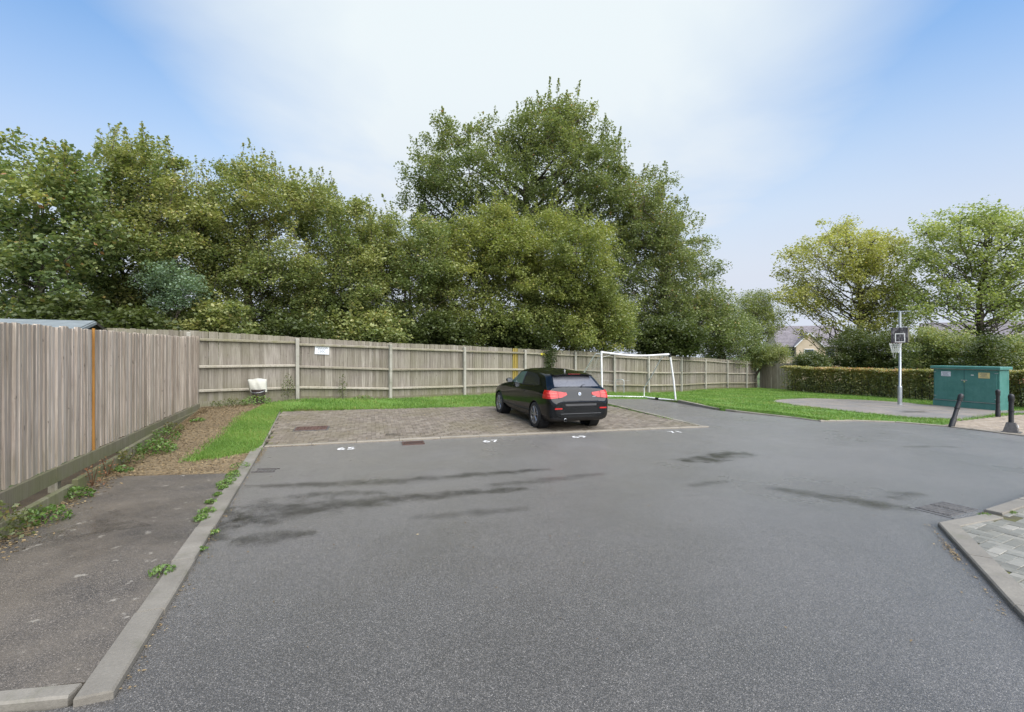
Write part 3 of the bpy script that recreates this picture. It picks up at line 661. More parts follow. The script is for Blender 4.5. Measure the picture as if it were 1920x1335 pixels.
# short return fence by the hedge
rf = thing('return_fence', (20.0, 38.75, -.86), 'short plain boarded fence end between the back fence and the hedge', 'fence')
RB = board_mesh('board', .135, 2.02, .024, 'board_grey', 3)
a = Vector((20.0, 38.75, 0)); b = Vector((20.9, 35.3, 0)); d = (b-a).normalized(); L = (b-a).length; an = math.atan2(d.y, d.x)
for q in range(28):
    p = d*((q+.5)/28*L); z = z1(a.x+p.x, a.y+p.y)+.86
    link('board', random.choice(RB), None, rf, (p.x, p.y, z-.02+random.uniform(-.01, .01)), (0, random.gauss(0, .005), an+random.gauss(0, .03)))
p = d*(L+.06); MB().box((p.x, p.y, 1.0), (.1, .1, 2.1)).build('post', 'rail_pale', rf)
for z in (.4, 1.0, 1.7):
    c = d*(L/2)+Vector((.08, .02, 0)); MB().box((c.x, c.y, z), (L, .05, .08), Matrix.Rotation(an, 3, 'Z')).build('rail', 'rail_pale', rf)

# ------------------------------------------------------------------ foliage
def unit(n):
    v = RNG.normal(size=(n, 3)); return v/np.linalg.norm(v, axis=1)[:, None]
def leaf_mesh(name, C, size, tint, up=.6, aspect=.82, droop=0.):
    """one rhombic leaf per centre, lifted along its midrib"""
    n = len(C); nr = unit(n); nr[:, 2] = np.abs(nr[:, 2])+up; nr /= np.linalg.norm(nr, axis=1)[:, None]
    t = unit(n); t[:, 2] -= droop; t -= nr*(t*nr).sum(1)[:, None]; t /= np.linalg.norm(t, axis=1)[:, None]; b = np.cross(nr, t)
    L = (size*RNG.uniform(.6, 1.3, n))[:, None]; Wd = L*aspect*RNG.uniform(.8, 1.15, n)[:, None]
    V = np.empty((n, 4, 3)); V[:, 0] = C+t*L*.5-nr*L*.10; V[:, 1] = C+b*Wd*.5-t*L*.05+nr*L*.04; V[:, 2] = C-t*L*.5; V[:, 3] = C-b*Wd*.5-t*L*.05+nr*L*.04
    return npmesh(name, V.reshape(-1, 3), np.arange(4*n).reshape(n, 4), tint)
def make_tree(name, label, cat, base, mat, blobs, leaf, dens, clump, group=None, trunk_r=.16, shoots=0, tbias=0., flat=.75, limbs=True, up=.6, ivy=0, twig=0, stems=1, clamp_y=None, shell=.45, rise=.75, limb_r=.42):
    bx, by = base; bz = z1(bx, by)-.1
    root = thing(name, (bx, by, bz), label, cat, group); O = np.array([bx, by, bz])
    B = np.array(blobs); Cs = []; Ts = []; wood_ = MB()
    top = B[:, 2].max(); lo = B[:, 2].min(); cen = B[:, :3].mean(0)
    if limbs:
        forks = []
        for k in range(stems):
            fork = Vector((bx+(cen[0]-bx)*.35+random.gauss(0, .3)*(stems > 1), by+(cen[1]-by)*.35, bz+max(.8, (lo-bz)*.75+.1*(top-lo))))
            st = Vector((bx+random.gauss(0, .25)*(stems > 1), by+random.gauss(0, .2)*(stems > 1), bz))
            mid = st.lerp(fork, .5)+Vector((random.gauss(0, .1), random.gauss(0, .1), 0))
            wood_.tube([st-Vector(O), mid-Vector(O), fork-Vector(O)], [trunk_r*1.25, trunk_r, trunk_r*.85], 7); forks.append(fork)
        leaders = []
        for fork in forks:
            lead = Vector((cen[0], cen[1], bz+(top-bz)*.82)); m2 = fork.lerp(lead, .5)+Vector((random.gauss(0, .3), random.gauss(0, .3), 0))
            wood_.tube([fork-Vector(O), m2-Vector(O), lead-Vector(O)], [trunk_r*.8, trunk_r*.5, trunk_r*.15], 6); leaders.append((fork, m2, lead))
        for x, y, z, r in B:
            f, m2, ld = random.choice(leaders); tgt = Vector((x, y, z)); hd_ = math.hypot(x-f.x, y-f.y); zs = z-rise*hd_
            base_ = Vector((bx, by, bz)); zs = max(zs, f.z-.35*(f.z-bz)*(rise > .5)); ax_ = [base_, f, m2, ld]; src = ld
            for a_, b_ in zip(ax_[:-1], ax_[1:]):
                if zs <= b_.z: src = a_.lerp(b_, max(0, (zs-a_.z)/(b_.z-a_.z+1e-3))); break
            ln_ = (tgt-src).length; rr = trunk_r*limb_r*min(1, .35+.2*r); pts_ = []
            for h_ in (0, .2, .4, .6, .8, 1.):       # crooked, rising limb
                j_ = 0 if h_ in (0, 1.) else .05*ln_
                pts_.append(src.lerp(tgt, h_)+Vector((random.gauss(0, j_), random.gauss(0, j_), random.gauss(0, j_)*.7-.12*ln_*math.sin(math.pi*h_)*.5))-Vector(O))
            wood_.tube(pts_, [rr, rr*.85, rr*.7, rr*.55, rr*.42, rr*.28], 5, False)
    for x, y, z, r in B:
        c = np.array([x, y, z]); nc = max(5, int(round(3.3*(r/clump)**2)))
        d = unit(nc); rad = r*(shell+(1-shell)*RNG.random(nc)**.6); P = c+d*rad[:, None]*np.array([1, 1, flat+.1])
        bt = RNG.normal(0, .07)
        for p in P:
            k = max(6, int(dens*.80*RNG.uniform(.55, 1.35))); rc = clump*RNG.uniform(.6, 1.25)
            q = RNG.normal(size=(k, 3)); q *= np.minimum(1, 1.75/np.linalg.norm(q, axis=1))[:, None]; q *= np.array([1, 1, flat])*rc*.55
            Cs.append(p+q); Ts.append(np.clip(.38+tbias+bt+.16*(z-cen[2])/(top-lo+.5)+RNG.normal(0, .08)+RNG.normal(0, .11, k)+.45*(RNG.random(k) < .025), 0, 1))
            if twig and random.random() < twig:
                a = Vector(c-O); b_ = Vector(p-O); wood_.tube([a, a.lerp(b_, .5)+Vector((0, 0, -.05)), b_], [.022+.006*r, .015, .006], 3, False)
        for _ in range(shoots):       # upright leafy shoots that break the outline
            dd = unit(1)[0]; dd[2] = abs(dd[2])+.5; dd /= np.linalg.norm(dd); p0 = c+dd*r*.85
            L = RNG.uniform(.4, 1.5)*min(1.2, r*.8); dr = np.array([RNG.normal(0, .22), RNG.normal(0, .22), 1.]); k = int(L*46)
            s_ = RNG.random(k); Cs.append(p0+dr*(s_*L)[:, None]+RNG.normal(size=(k, 3))*(.11*(1.15-s_))[:, None])
            Ts.append(np.clip(.48+tbias+bt+RNG.normal(0, .17, k), 0, 1))
            wood_.tube([Vector(p0-dr*.3-O), Vector(p0+dr*L-O)], [.012, .004], 3, False)
    if ivy:                           # ivy up the trunk
        k = ivy; s_ = RNG.random(k); a = RNG.random(k)*6.283; hgt = (lo-bz)*1.15+.8
        IC = np.c_[np.cos(a)*trunk_r*RNG.uniform(.9, 2.4, k), np.sin(a)*trunk_r*RNG.uniform(.9, 2.4, k), s_*hgt]
        link('ivy', leaf_mesh('ivy', IC, .16, np.clip(RNG.normal(.2, .15, k), 0, 1), .2), 'leaf_dark', root)
    C = np.concatenate(Cs); T = np.concatenate(Ts)
    if clamp_y is not None:
        keep = clamp_y(C); C, T = C[keep], T[keep]
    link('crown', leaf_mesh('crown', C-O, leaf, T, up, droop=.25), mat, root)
    if wood_.v: link('trunk', wood_.mesh('trunk', False), 'bark', root)
    return root
def behind_fence(C):
    """keep leaves on the far side of the back fence unless they hang over its top"""
    X = np.array([p[0] for p in BF]); Y = np.array([p[1] for p in BF]); Zt = np.array([p[2] for p in BF])
    fy = np.interp(C[:, 0], X, Y); fz = np.interp(C[:, 0], X, Zt)
    return (C[:, 1] > fy+.18) | (C[:, 2] > fz+.06)
TREES = [
{'name': 'maple_tree', 'label': 'broad-leaved maple at the far left behind the shed', 'cat': 'tree', 'base': (-16.8, 16.8), 'mat': 'leaf_maple', 'blobs': [(-18.92, 17.15, 5.83, 0.78), (-13.98, 15.77, 5.99, 0.82), (-17.01, 17.73, 3.41, 0.88), (-13.9, 15.19, 5.07, 0.67), (-15.63, 17.83, 6.55, 0.97), (-15.63, 15.2, 2.74, 0.54), (-18.95, 16.62, 8.13, 0.93), (-15.75, 16.36, 7.42, 0.8), (-19.48, 18.34, 5.77, 0.93), (-17.56, 18.63, 2.99, 0.71), (-17.55, 18.55, 9.29, 0.53), (-14.52, 16.14, 6.56, 0.65), (-15.66, 17.19, 3.33, 0.65), (-18.76, 16.15, 5.2, 0.56), (-15.62, 15.0, 4.9, 0.61), (-15.65, 17.87, 7.83, 0.63), (-18.27, 17.36, 6.53, 0.86), (-18.04, 18.53, 6.02, 0.96), (-15.84, 15.75, 6.3, 0.85), (-17.93, 17.26, 5.58, 0.64), (-14.19, 15.2, 4.08, 0.57), (-16.65, 16.26, 5.28, 0.72), (-17.28, 16.06, 6.83, 0.82), (-17.97, 17.07, 4.08, 0.64), (-16.5, 17.87, 7.86, 0.75), (-19.27, 17.48, 8.68, 0.83), (-20.29, 17.61, 7.68, 0.76), (-16.65, 16.15, 3.37, 0.66), (-15.03, 15.75, 3.13, 0.75), (-20.16, 17.6, 6.05, 0.73), (-14.64, 16.31, 4.93, 0.92), (-18.48, 16.18, 7.42, 0.87), (-16.52, 15.23, 6.77, 0.64), (-14.65, 15.01, 7.06, 0.85), (-15.3, 17.74, 4.79, 0.73), (-15.02, 17.39, 5.63, 0.64), (-16.81, 16.17, 2.77, 0.55), (-19.52, 17.78, 3.47, 0.86), (-18.97, 16.38, 5.96, 0.62), (-17.28, 16.27, 4.89, 0.83), (-19.01, 16.97, 7.42, 0.67), (-17.75, 17.58, 4.69, 0.83), (-17.97, 17.58, 8.27, 0.87), (-20.45, 17.58, 6.86, 0.57), (-14.07, 15.57, 7.42, 0.72), (-17.8, 15.66, 3.89, 0.59), (-18.06, 15.66, 3.15, 0.64), (-16.01, 18.11, 5.01, 1.03), (-17.5, 17.86, 3.97, 0.67), (-19.37, 18.67, 10.0, 0.52), (-15.34, 16.74, 4.77, 0.83), (-14.59, 15.25, 3.0, 0.61), (-15.25, 16.6, 2.96, 0.73), (-14.61, 15.72, 8.0, 0.5)], 'leaf': 0.141, 'dens': 115, 'clump': 0.5, 'group': 'trees behind the back fence', 'kw': {'shoots': 2, 'trunk_r': 0.16, 'stems': 2, 'fence': 1, 'twig': 0.15, 'tbias': 0.06}},
{'name': 'field_maple_tree', 'label': 'yellow-tipped tree second from the left behind the fence', 'cat': 'tree', 'base': (-14.57, 19), 'mat': 'leaf_row', 'blobs': [(-14.28, 19.75, 8.13, 0.76), (-13.3, 19.31, 7.16, 1.01), (-15.39, 18.93, 8.68, 0.64), (-14.29, 18.31, 8.82, 0.76), (-14.54, 19.23, 3.59, 0.99), (-14.0, 18.6, 4.46, 0.97), (-16.14, 19.59, 8.77, 0.97), (-12.92, 20.02, 3.09, 0.7), (-13.97, 17.46, 6.58, 0.87), (-13.48, 17.11, 5.31, 0.83), (-14.44, 19.66, 9.79, 0.59), (-15.41, 17.98, 3.07, 0.54), (-13.17, 19.53, 8.23, 0.94), (-13.51, 20.46, 8.8, 0.77), (-13.25, 18.98, 6.05, 0.68), (-15.19, 19.25, 4.58, 0.93), (-15.08, 18.01, 4.97, 0.85), (-12.79, 20.08, 5.24, 0.69), (-16.36, 19.27, 7.84, 0.79), (-13.36, 18.25, 5.0, 0.79), (-12.5, 18.52, 5.89, 0.92), (-13.74, 18.42, 8.26, 0.93), (-15.91, 20.02, 7.44, 0.91), (-14.3, 18.12, 3.4, 0.65), (-12.83, 17.8, 8.83, 0.62), (-12.32, 18.63, 3.08, 0.95), (-15.3, 20.9, 6.04, 0.99), (-14.41, 20.06, 4.61, 0.67), (-15.85, 19.0, 6.11, 0.65), (-14.65, 20.76, 7.27, 0.95), (-16.83, 20.45, 10.48, 0.69), (-12.22, 18.96, 6.87, 0.83), (-15.4, 19.86, 9.33, 1.06), (-15.21, 19.37, 7.54, 0.87), (-15.66, 18.87, 3.98, 0.69), (-15.35, 17.9, 8.7, 0.5), (-16.13, 20.83, 7.73, 0.71), (-14.79, 17.89, 9.27, 0.69), (-12.3, 17.26, 7.11, 0.62), (-16.57, 19.22, 4.87, 0.58), (-11.58, 17.52, 2.81, 0.75), (-13.03, 19.19, 4.43, 1.0), (-15.02, 18.22, 3.94, 0.8), (-15.45, 19.82, 6.66, 0.73), (-16.67, 20.29, 3.6, 0.97), (-14.79, 18.62, 7.32, 0.65), (-12.46, 17.67, 8.05, 0.61), (-11.94, 17.95, 5.83, 0.67), (-15.72, 18.89, 3.08, 0.67), (-16.08, 19.47, 3.66, 0.92), (-13.55, 17.67, 9.26, 0.56), (-14.13, 17.53, 2.68, 0.62), (-15.08, 18.68, 9.52, 0.75), (-11.85, 18.5, 7.27, 0.59), (-13.97, 18.44, 6.01, 0.84), (-12.71, 17.2, 5.66, 0.64), (-17.08, 20.54, 4.29, 0.9), (-16.99, 19.7, 8.14, 0.53)], 'leaf': 0.106, 'dens': 146, 'clump': 0.45, 'group': 'trees behind the back fence', 'kw': {'shoots': 4, 'trunk_r': 0.14, 'stems': 2, 'fence': 1, 'twig': 0.1, 'tbias': 0.15}},
{'name': 'hornbeam_tree', 'label': 'tall green tree third from the left with upright shoots', 'cat': 'tree', 'base': (-11.16, 20.5), 'mat': 'leaf_row', 'blobs': [(-11.18, 20.22, 8.04, 0.66), (-10.76, 21.69, 4.91, 1.1), (-12.89, 21.5, 9.49, 1.02), (-10.36, 19.62, 3.41, 0.85), (-10.02, 20.38, 2.94, 0.97), (-10.66, 19.25, 5.77, 0.68), (-12.05, 21.69, 7.69, 0.9), (-12.67, 21.8, 6.25, 0.88), (-8.42, 19.08, 2.61, 0.65), (-10.02, 19.63, 5.6, 0.82), (-9.47, 19.28, 8.25, 0.99), (-10.93, 19.52, 7.66, 0.67), (-12.44, 20.59, 8.64, 0.69), (-10.04, 21.61, 3.5, 0.97), (-12.27, 20.66, 6.35, 0.77), (-9.1, 18.83, 4.73, 0.65), (-9.94, 21.6, 9.18, 0.77), (-12.72, 19.96, 6.93, 0.55), (-11.03, 19.32, 2.75, 0.64), (-12.26, 20.45, 7.34, 1.06), (-9.47, 19.93, 7.53, 0.64), (-9.43, 20.38, 3.87, 0.89), (-11.35, 21.83, 6.95, 0.94), (-11.9, 19.16, 7.67, 0.69), (-10.82, 20.66, 4.02, 0.69), (-10.82, 19.8, 8.8, 0.88), (-10.54, 19.93, 7.05, 0.77), (-12.78, 22.27, 5.26, 0.84), (-9.38, 21.52, 4.02, 0.71), (-8.59, 19.96, 4.38, 0.78), (-8.47, 19.76, 5.35, 0.69), (-10.68, 18.88, 4.97, 0.65), (-8.82, 21.21, 6.03, 0.59), (-9.23, 21.04, 2.84, 0.86), (-12.95, 20.44, 3.08, 0.64), (-8.43, 19.06, 5.12, 0.64), (-8.87, 20.17, 8.63, 0.62), (-11.65, 21.26, 9.73, 0.94), (-8.59, 20.3, 3.5, 0.65), (-13.81, 21.49, 5.17, 0.6), (-8.3, 19.82, 3.22, 0.54), (-13.21, 21.52, 3.21, 0.78), (-11.38, 19.13, 4.41, 0.74), (-11.92, 19.66, 6.45, 0.86), (-9.95, 20.9, 8.61, 0.96), (-12.76, 20.62, 4.14, 0.82), (-10.89, 20.29, 5.81, 1.01), (-12.07, 20.65, 2.99, 1.02), (-9.67, 20.74, 7.45, 0.87), (-12.04, 20.1, 4.51, 0.88), (-13.41, 21.06, 5.84, 0.75), (-10.41, 20.43, 9.34, 0.67), (-11.76, 19.22, 5.87, 0.68), (-11.04, 19.77, 9.42, 0.61), (-12.0, 20.11, 5.74, 0.89), (-9.64, 18.61, 5.06, 0.7), (-10.35, 20.58, 4.86, 0.97), (-8.73, 19.09, 5.81, 0.86), (-10.65, 19.72, 5.21, 0.64), (-10.06, 18.74, 8.01, 0.73), (-13.1, 20.5, 8.03, 0.55), (-12.71, 20.0, 6.88, 0.67), (-13.53, 21.0, 5.96, 0.7), (-12.67, 20.0, 4.66, 0.67), (-13.33, 20.5, 3.59, 0.64)], 'leaf': 0.102, 'dens': 146, 'clump': 0.45, 'group': 'trees behind the back fence', 'kw': {'shoots': 4, 'trunk_r': 0.14, 'stems': 2, 'fence': 1, 'twig': 0.1, 'tbias': 0.11}},
{'name': 'hornbeam_tree', 'label': 'sloping-topped tree behind the fence above the white sign', 'cat': 'tree', 'base': (-8.07, 22), 'mat': 'leaf_row', 'blobs': [(-8.79, 21.12, 5.11, 0.94), (-9.43, 22.0, 9.05, 0.78), (-8.85, 21.44, 2.88, 0.93), (-7.11, 22.8, 4.02, 0.9), (-8.56, 20.92, 7.8, 0.76), (-6.93, 20.45, 4.59, 0.96), (-6.71, 22.01, 6.08, 0.87), (-8.47, 22.58, 8.42, 0.9), (-7.39, 23.41, 2.71, 0.84), (-6.2, 20.84, 4.12, 0.99), (-6.76, 22.32, 2.8, 0.76), (-7.5, 20.09, 2.5, 0.65), (-9.8, 23.33, 2.52, 0.67), (-8.78, 22.16, 7.49, 0.8), (-7.39, 21.2, 6.53, 0.9), (-10.12, 22.98, 5.47, 0.72), (-8.82, 21.77, 5.97, 1.05), (-6.36, 20.89, 5.83, 0.71), (-6.23, 21.61, 6.8, 0.7), (-8.28, 22.86, 6.46, 0.95), (-6.61, 22.13, 7.82, 0.74), (-6.78, 23.41, 3.29, 0.87), (-7.07, 23.02, 6.49, 1.09), (-6.49, 23.03, 5.7, 0.71), (-8.19, 22.82, 2.51, 0.66), (-7.03, 22.69, 5.07, 1.09), (-7.66, 20.55, 5.49, 0.94), (-8.4, 21.23, 3.76, 1.02), (-8.31, 22.47, 4.71, 1.0), (-9.84, 23.1, 3.76, 0.88), (-6.54, 20.67, 7.85, 0.63), (-7.73, 21.37, 3.06, 0.91), (-7.12, 20.16, 6.67, 0.64), (-9.41, 23.15, 8.18, 1.15), (-7.85, 22.8, 8.9, 0.62), (-9.29, 23.1, 9.2, 0.82), (-9.19, 23.47, 5.22, 0.86), (-6.6, 21.51, 5.25, 1.06), (-7.97, 23.16, 3.21, 0.75), (-7.53, 21.69, 5.95, 0.71), (-9.15, 22.15, 3.8, 0.76), (-8.96, 23.69, 4.16, 0.79), (-6.44, 21.91, 3.41, 0.92), (-9.18, 21.17, 7.59, 0.73), (-7.39, 20.78, 3.82, 0.96), (-10.14, 23.23, 4.46, 0.8), (-9.27, 21.61, 4.3, 0.76), (-7.67, 23.68, 7.46, 1.08), (-8.32, 20.66, 2.55, 0.7), (-7.79, 20.41, 8.14, 0.91)], 'leaf': 0.106, 'dens': 146, 'clump': 0.47, 'group': 'trees behind the back fence', 'kw': {'shoots': 4, 'trunk_r': 0.13, 'stems': 2, 'fence': 1, 'twig': 0.1, 'tbias': 0.07}},
{'name': 'hornbeam_tree', 'label': 'low-topped tree in the dip left of the oak', 'cat': 'tree', 'base': (-5.24, 23.6), 'mat': 'leaf_row', 'blobs': [(-6.59, 23.78, 6.8, 0.98), (-5.02, 22.3, 2.91, 0.82), (-3.51, 24.55, 7.01, 0.85), (-6.22, 25.04, 6.99, 0.85), (-5.23, 22.51, 6.41, 0.8), (-4.43, 23.2, 5.32, 0.98), (-6.89, 23.8, 3.27, 1.01), (-6.2, 22.46, 2.59, 0.74), (-4.21, 22.09, 3.11, 0.97), (-3.86, 24.78, 6.13, 1.3), (-3.32, 24.12, 4.11, 0.86), (-6.37, 24.86, 8.31, 0.96), (-6.78, 25.02, 2.66, 0.82), (-6.59, 22.52, 5.73, 0.77), (-4.32, 22.59, 4.02, 0.74), (-5.99, 24.21, 5.57, 0.91), (-5.96, 23.03, 5.4, 0.85), (-5.57, 23.9, 6.46, 0.81), (-6.3, 22.88, 3.62, 0.98), (-3.33, 22.93, 5.77, 0.77), (-6.71, 24.07, 7.72, 0.95), (-4.38, 23.99, 3.25, 0.96), (-5.03, 25.32, 7.23, 1.33), (-3.21, 23.96, 2.66, 0.73), (-3.89, 22.23, 7.33, 0.9), (-2.92, 22.87, 4.55, 0.63), (-4.33, 22.02, 5.51, 1.02), (-7.12, 23.27, 8.34, 0.69), (-3.23, 23.04, 6.74, 0.73), (-3.84, 24.54, 2.52, 0.67), (-7.03, 23.05, 4.39, 0.7), (-3.01, 23.32, 3.74, 0.65), (-5.48, 22.73, 3.72, 0.86), (-6.95, 24.89, 3.99, 1.28), (-3.53, 21.88, 6.0, 0.79), (-5.85, 22.44, 7.29, 1.06), (-5.0, 25.0, 5.35, 0.98), (-3.67, 24.49, 5.04, 1.06), (-3.59, 24.6, 3.22, 0.93), (-4.44, 23.7, 4.13, 0.83), (-3.9, 22.74, 2.57, 0.72), (-4.58, 24.09, 7.25, 1.03), (-6.92, 23.56, 5.46, 1.04), (-5.29, 23.41, 7.59, 0.97), (-5.48, 25.14, 6.25, 0.85), (-5.82, 24.1, 2.84, 0.85), (-6.83, 22.52, 6.89, 0.79), (-6.82, 24.65, 5.61, 0.81), (-4.4, 23.95, 8.06, 0.72), (-5.88, 25.58, 4.09, 0.94)], 'leaf': 0.109, 'dens': 146, 'clump': 0.5, 'group': 'trees behind the back fence', 'kw': {'shoots': 3, 'trunk_r': 0.13, 'stems': 2, 'fence': 1, 'twig': 0.1, 'tbias': 0.05}},
{'name': 'hornbeam_tree', 'label': 'light green tree in front of the oak, left of the pair', 'cat': 'tree', 'base': (-1.53, 25), 'mat': 'leaf_lime', 'blobs': [(-0.58, 24.4, 5.42, 0.78), (-3.36, 23.81, 7.7, 0.9), (-2.92, 25.24, 5.98, 0.87), (0.24, 23.36, 3.34, 0.95), (-0.45, 26.25, 7.22, 1.21), (-2.06, 26.28, 5.29, 0.9), (-0.61, 23.66, 6.46, 0.77), (-2.32, 26.58, 2.68, 0.84), (-2.2, 27.12, 7.22, 1.12), (-0.94, 24.87, 6.64, 0.88), (-0.35, 25.05, 7.81, 0.93), (-3.14, 25.33, 8.15, 0.9), (-0.62, 22.95, 6.98, 0.85), (-0.99, 23.88, 4.19, 0.82), (-0.1, 26.86, 4.48, 0.93), (0.69, 24.63, 5.57, 0.81), (0.61, 25.75, 3.27, 0.9), (-3.49, 24.52, 6.5, 1.13), (-1.13, 24.28, 8.07, 1.19), (-2.22, 22.91, 3.33, 0.77), (-2.01, 24.53, 6.32, 0.84), (-2.81, 24.08, 3.68, 1.11), (-2.33, 22.96, 6.0, 0.82), (-2.17, 26.25, 8.43, 0.97), (-0.09, 25.17, 2.77, 0.92), (0.25, 23.94, 8.21, 0.69), (0.54, 24.83, 4.29, 0.93), (0.48, 25.71, 6.23, 1.05), (-2.32, 24.43, 7.64, 1.26), (-3.24, 24.47, 4.65, 0.78), (-1.14, 23.04, 3.32, 0.88), (-0.65, 26.89, 2.76, 0.92), (-3.48, 23.61, 5.48, 0.92), (0.28, 24.54, 7.25, 1.08), (-3.68, 26.38, 6.83, 1.29), (-0.0, 23.29, 7.58, 1.04), (-2.01, 24.66, 3.78, 0.9), (-1.13, 25.98, 3.52, 0.88), (-0.45, 24.14, 8.64, 0.83), (-1.65, 23.32, 4.93, 0.86), (-1.37, 25.38, 5.67, 1.22), (-3.75, 26.16, 5.89, 0.88), (-0.76, 25.29, 8.96, 1.0), (-3.67, 25.24, 5.1, 0.92), (-1.49, 27.14, 9.96, 0.75), (0.15, 23.26, 5.55, 0.77), (-2.99, 25.44, 7.08, 1.03), (-2.17, 25.7, 7.4, 0.94), (-0.76, 26.41, 8.44, 0.91), (-1.58, 26.53, 6.43, 0.92), (-0.44, 25.92, 6.22, 0.86), (-2.21, 23.89, 2.9, 1.05), (-0.1, 26.12, 5.39, 1.02), (0.31, 25.42, 8.26, 0.98)], 'leaf': 0.113, 'dens': 146, 'clump': 0.5, 'group': 'trees behind the back fence', 'kw': {'shoots': 3, 'trunk_r': 0.14, 'stems': 2, 'fence': 1, 'twig': 0.1, 'tbias': 0.07}},
{'name': 'hornbeam_tree', 'label': 'light green tree in front of the oak, right of the pair', 'cat': 'tree', 'base': (2.91, 26.2), 'mat': 'leaf_lime', 'blobs': [(5.31, 25.79, 2.6, 0.9), (3.2, 23.96, 6.98, 1.24), (2.6, 27.7, 4.33, 1.23), (4.36, 27.79, 2.96, 1.28), (3.62, 24.94, 6.49, 1.07), (1.5, 25.75, 5.68, 1.05), (1.24, 24.53, 3.63, 0.9), (2.17, 25.01, 6.0, 1.03), (2.13, 26.23, 7.62, 0.93), (1.42, 27.69, 8.76, 1.29), (2.15, 24.05, 5.36, 0.81), (2.88, 26.6, 3.56, 0.85), (3.95, 24.89, 5.25, 0.95), (3.18, 28.28, 6.9, 1.14), (1.4, 26.94, 3.07, 0.94), (1.36, 27.52, 6.85, 0.98), (4.93, 27.18, 6.75, 0.91), (1.22, 24.73, 4.54, 0.83), (3.33, 27.02, 8.31, 1.29), (3.06, 25.31, 2.43, 0.73), (5.13, 27.29, 4.44, 0.97), (4.06, 25.81, 4.28, 1.18), (0.6, 27.1, 7.06, 0.88), (2.67, 25.38, 4.17, 0.9), (2.85, 24.7, 5.33, 0.85), (1.13, 27.49, 3.94, 1.15), (2.13, 27.74, 3.29, 1.26), (4.02, 24.17, 7.63, 0.78), (2.1, 26.74, 8.82, 0.98), (1.74, 27.01, 4.95, 1.02), (3.34, 27.23, 5.11, 1.06), (3.37, 24.23, 2.93, 0.92), (4.03, 25.91, 5.77, 1.25), (4.79, 25.22, 4.84, 1.01), (2.24, 25.16, 3.29, 0.95), (2.62, 28.43, 9.61, 1.11), (4.7, 24.89, 5.82, 1.04), (1.34, 26.29, 6.55, 0.88), (0.61, 25.99, 7.91, 0.83), (4.57, 26.32, 8.4, 0.76), (0.78, 25.58, 4.23, 0.86), (3.79, 28.43, 5.84, 1.47), (2.55, 27.33, 6.55, 1.19), (3.35, 25.6, 3.32, 1.07), (5.49, 26.33, 4.36, 0.85), (3.11, 27.64, 2.73, 1.04), (5.65, 27.58, 3.59, 1.05), (0.41, 25.9, 5.82, 0.72), (5.7, 26.38, 3.39, 0.8), (3.49, 28.07, 9.08, 1.18), (1.85, 24.23, 7.18, 0.88), (5.4, 25.01, 3.66, 0.71), (1.28, 24.89, 7.58, 0.96), (4.98, 28.1, 8.31, 1.09), (3.7, 25.78, 8.54, 0.95), (1.38, 28.08, 5.96, 1.14)], 'leaf': 0.113, 'dens': 146, 'clump': 0.5, 'group': 'trees behind the back fence', 'kw': {'shoots': 3, 'trunk_r': 0.14, 'stems': 2, 'fence': 1, 'twig': 0.1, 'tbias': 0.03}},
{'name': 'hornbeam_tree', 'label': 'low bushy tree leaning over the fence above the goal', 'cat': 'tree', 'base': (4.91, 26.8), 'mat': 'leaf_lime', 'blobs': [(3.81, 26.09, 3.86, 0.84), (5.95, 27.53, 2.59, 0.86), (5.41, 25.8, 3.72, 1.04), (4.67, 26.55, 4.76, 0.91), (4.03, 27.53, 2.49, 0.83), (6.41, 27.55, 4.32, 0.76), (4.69, 25.73, 2.79, 0.93), (4.44, 28.03, 3.23, 0.83), (6.1, 27.64, 3.48, 1.11), (4.01, 27.99, 3.95, 0.97), (5.06, 27.72, 4.74, 1.12), (6.15, 26.37, 3.06, 0.81), (4.04, 25.76, 4.56, 0.84), (6.21, 26.81, 3.98, 0.73), (4.23, 26.6, 3.01, 0.91), (5.67, 25.93, 4.55, 0.81), (4.11, 26.91, 3.9, 0.74), (5.19, 27.04, 4.02, 0.95)], 'leaf': 0.113, 'dens': 140, 'clump': 0.5, 'group': 'trees behind the back fence', 'kw': {'shoots': 1, 'trunk_r': 0.1, 'stems': 1, 'fence': 1, 'tbias': 0.0}},
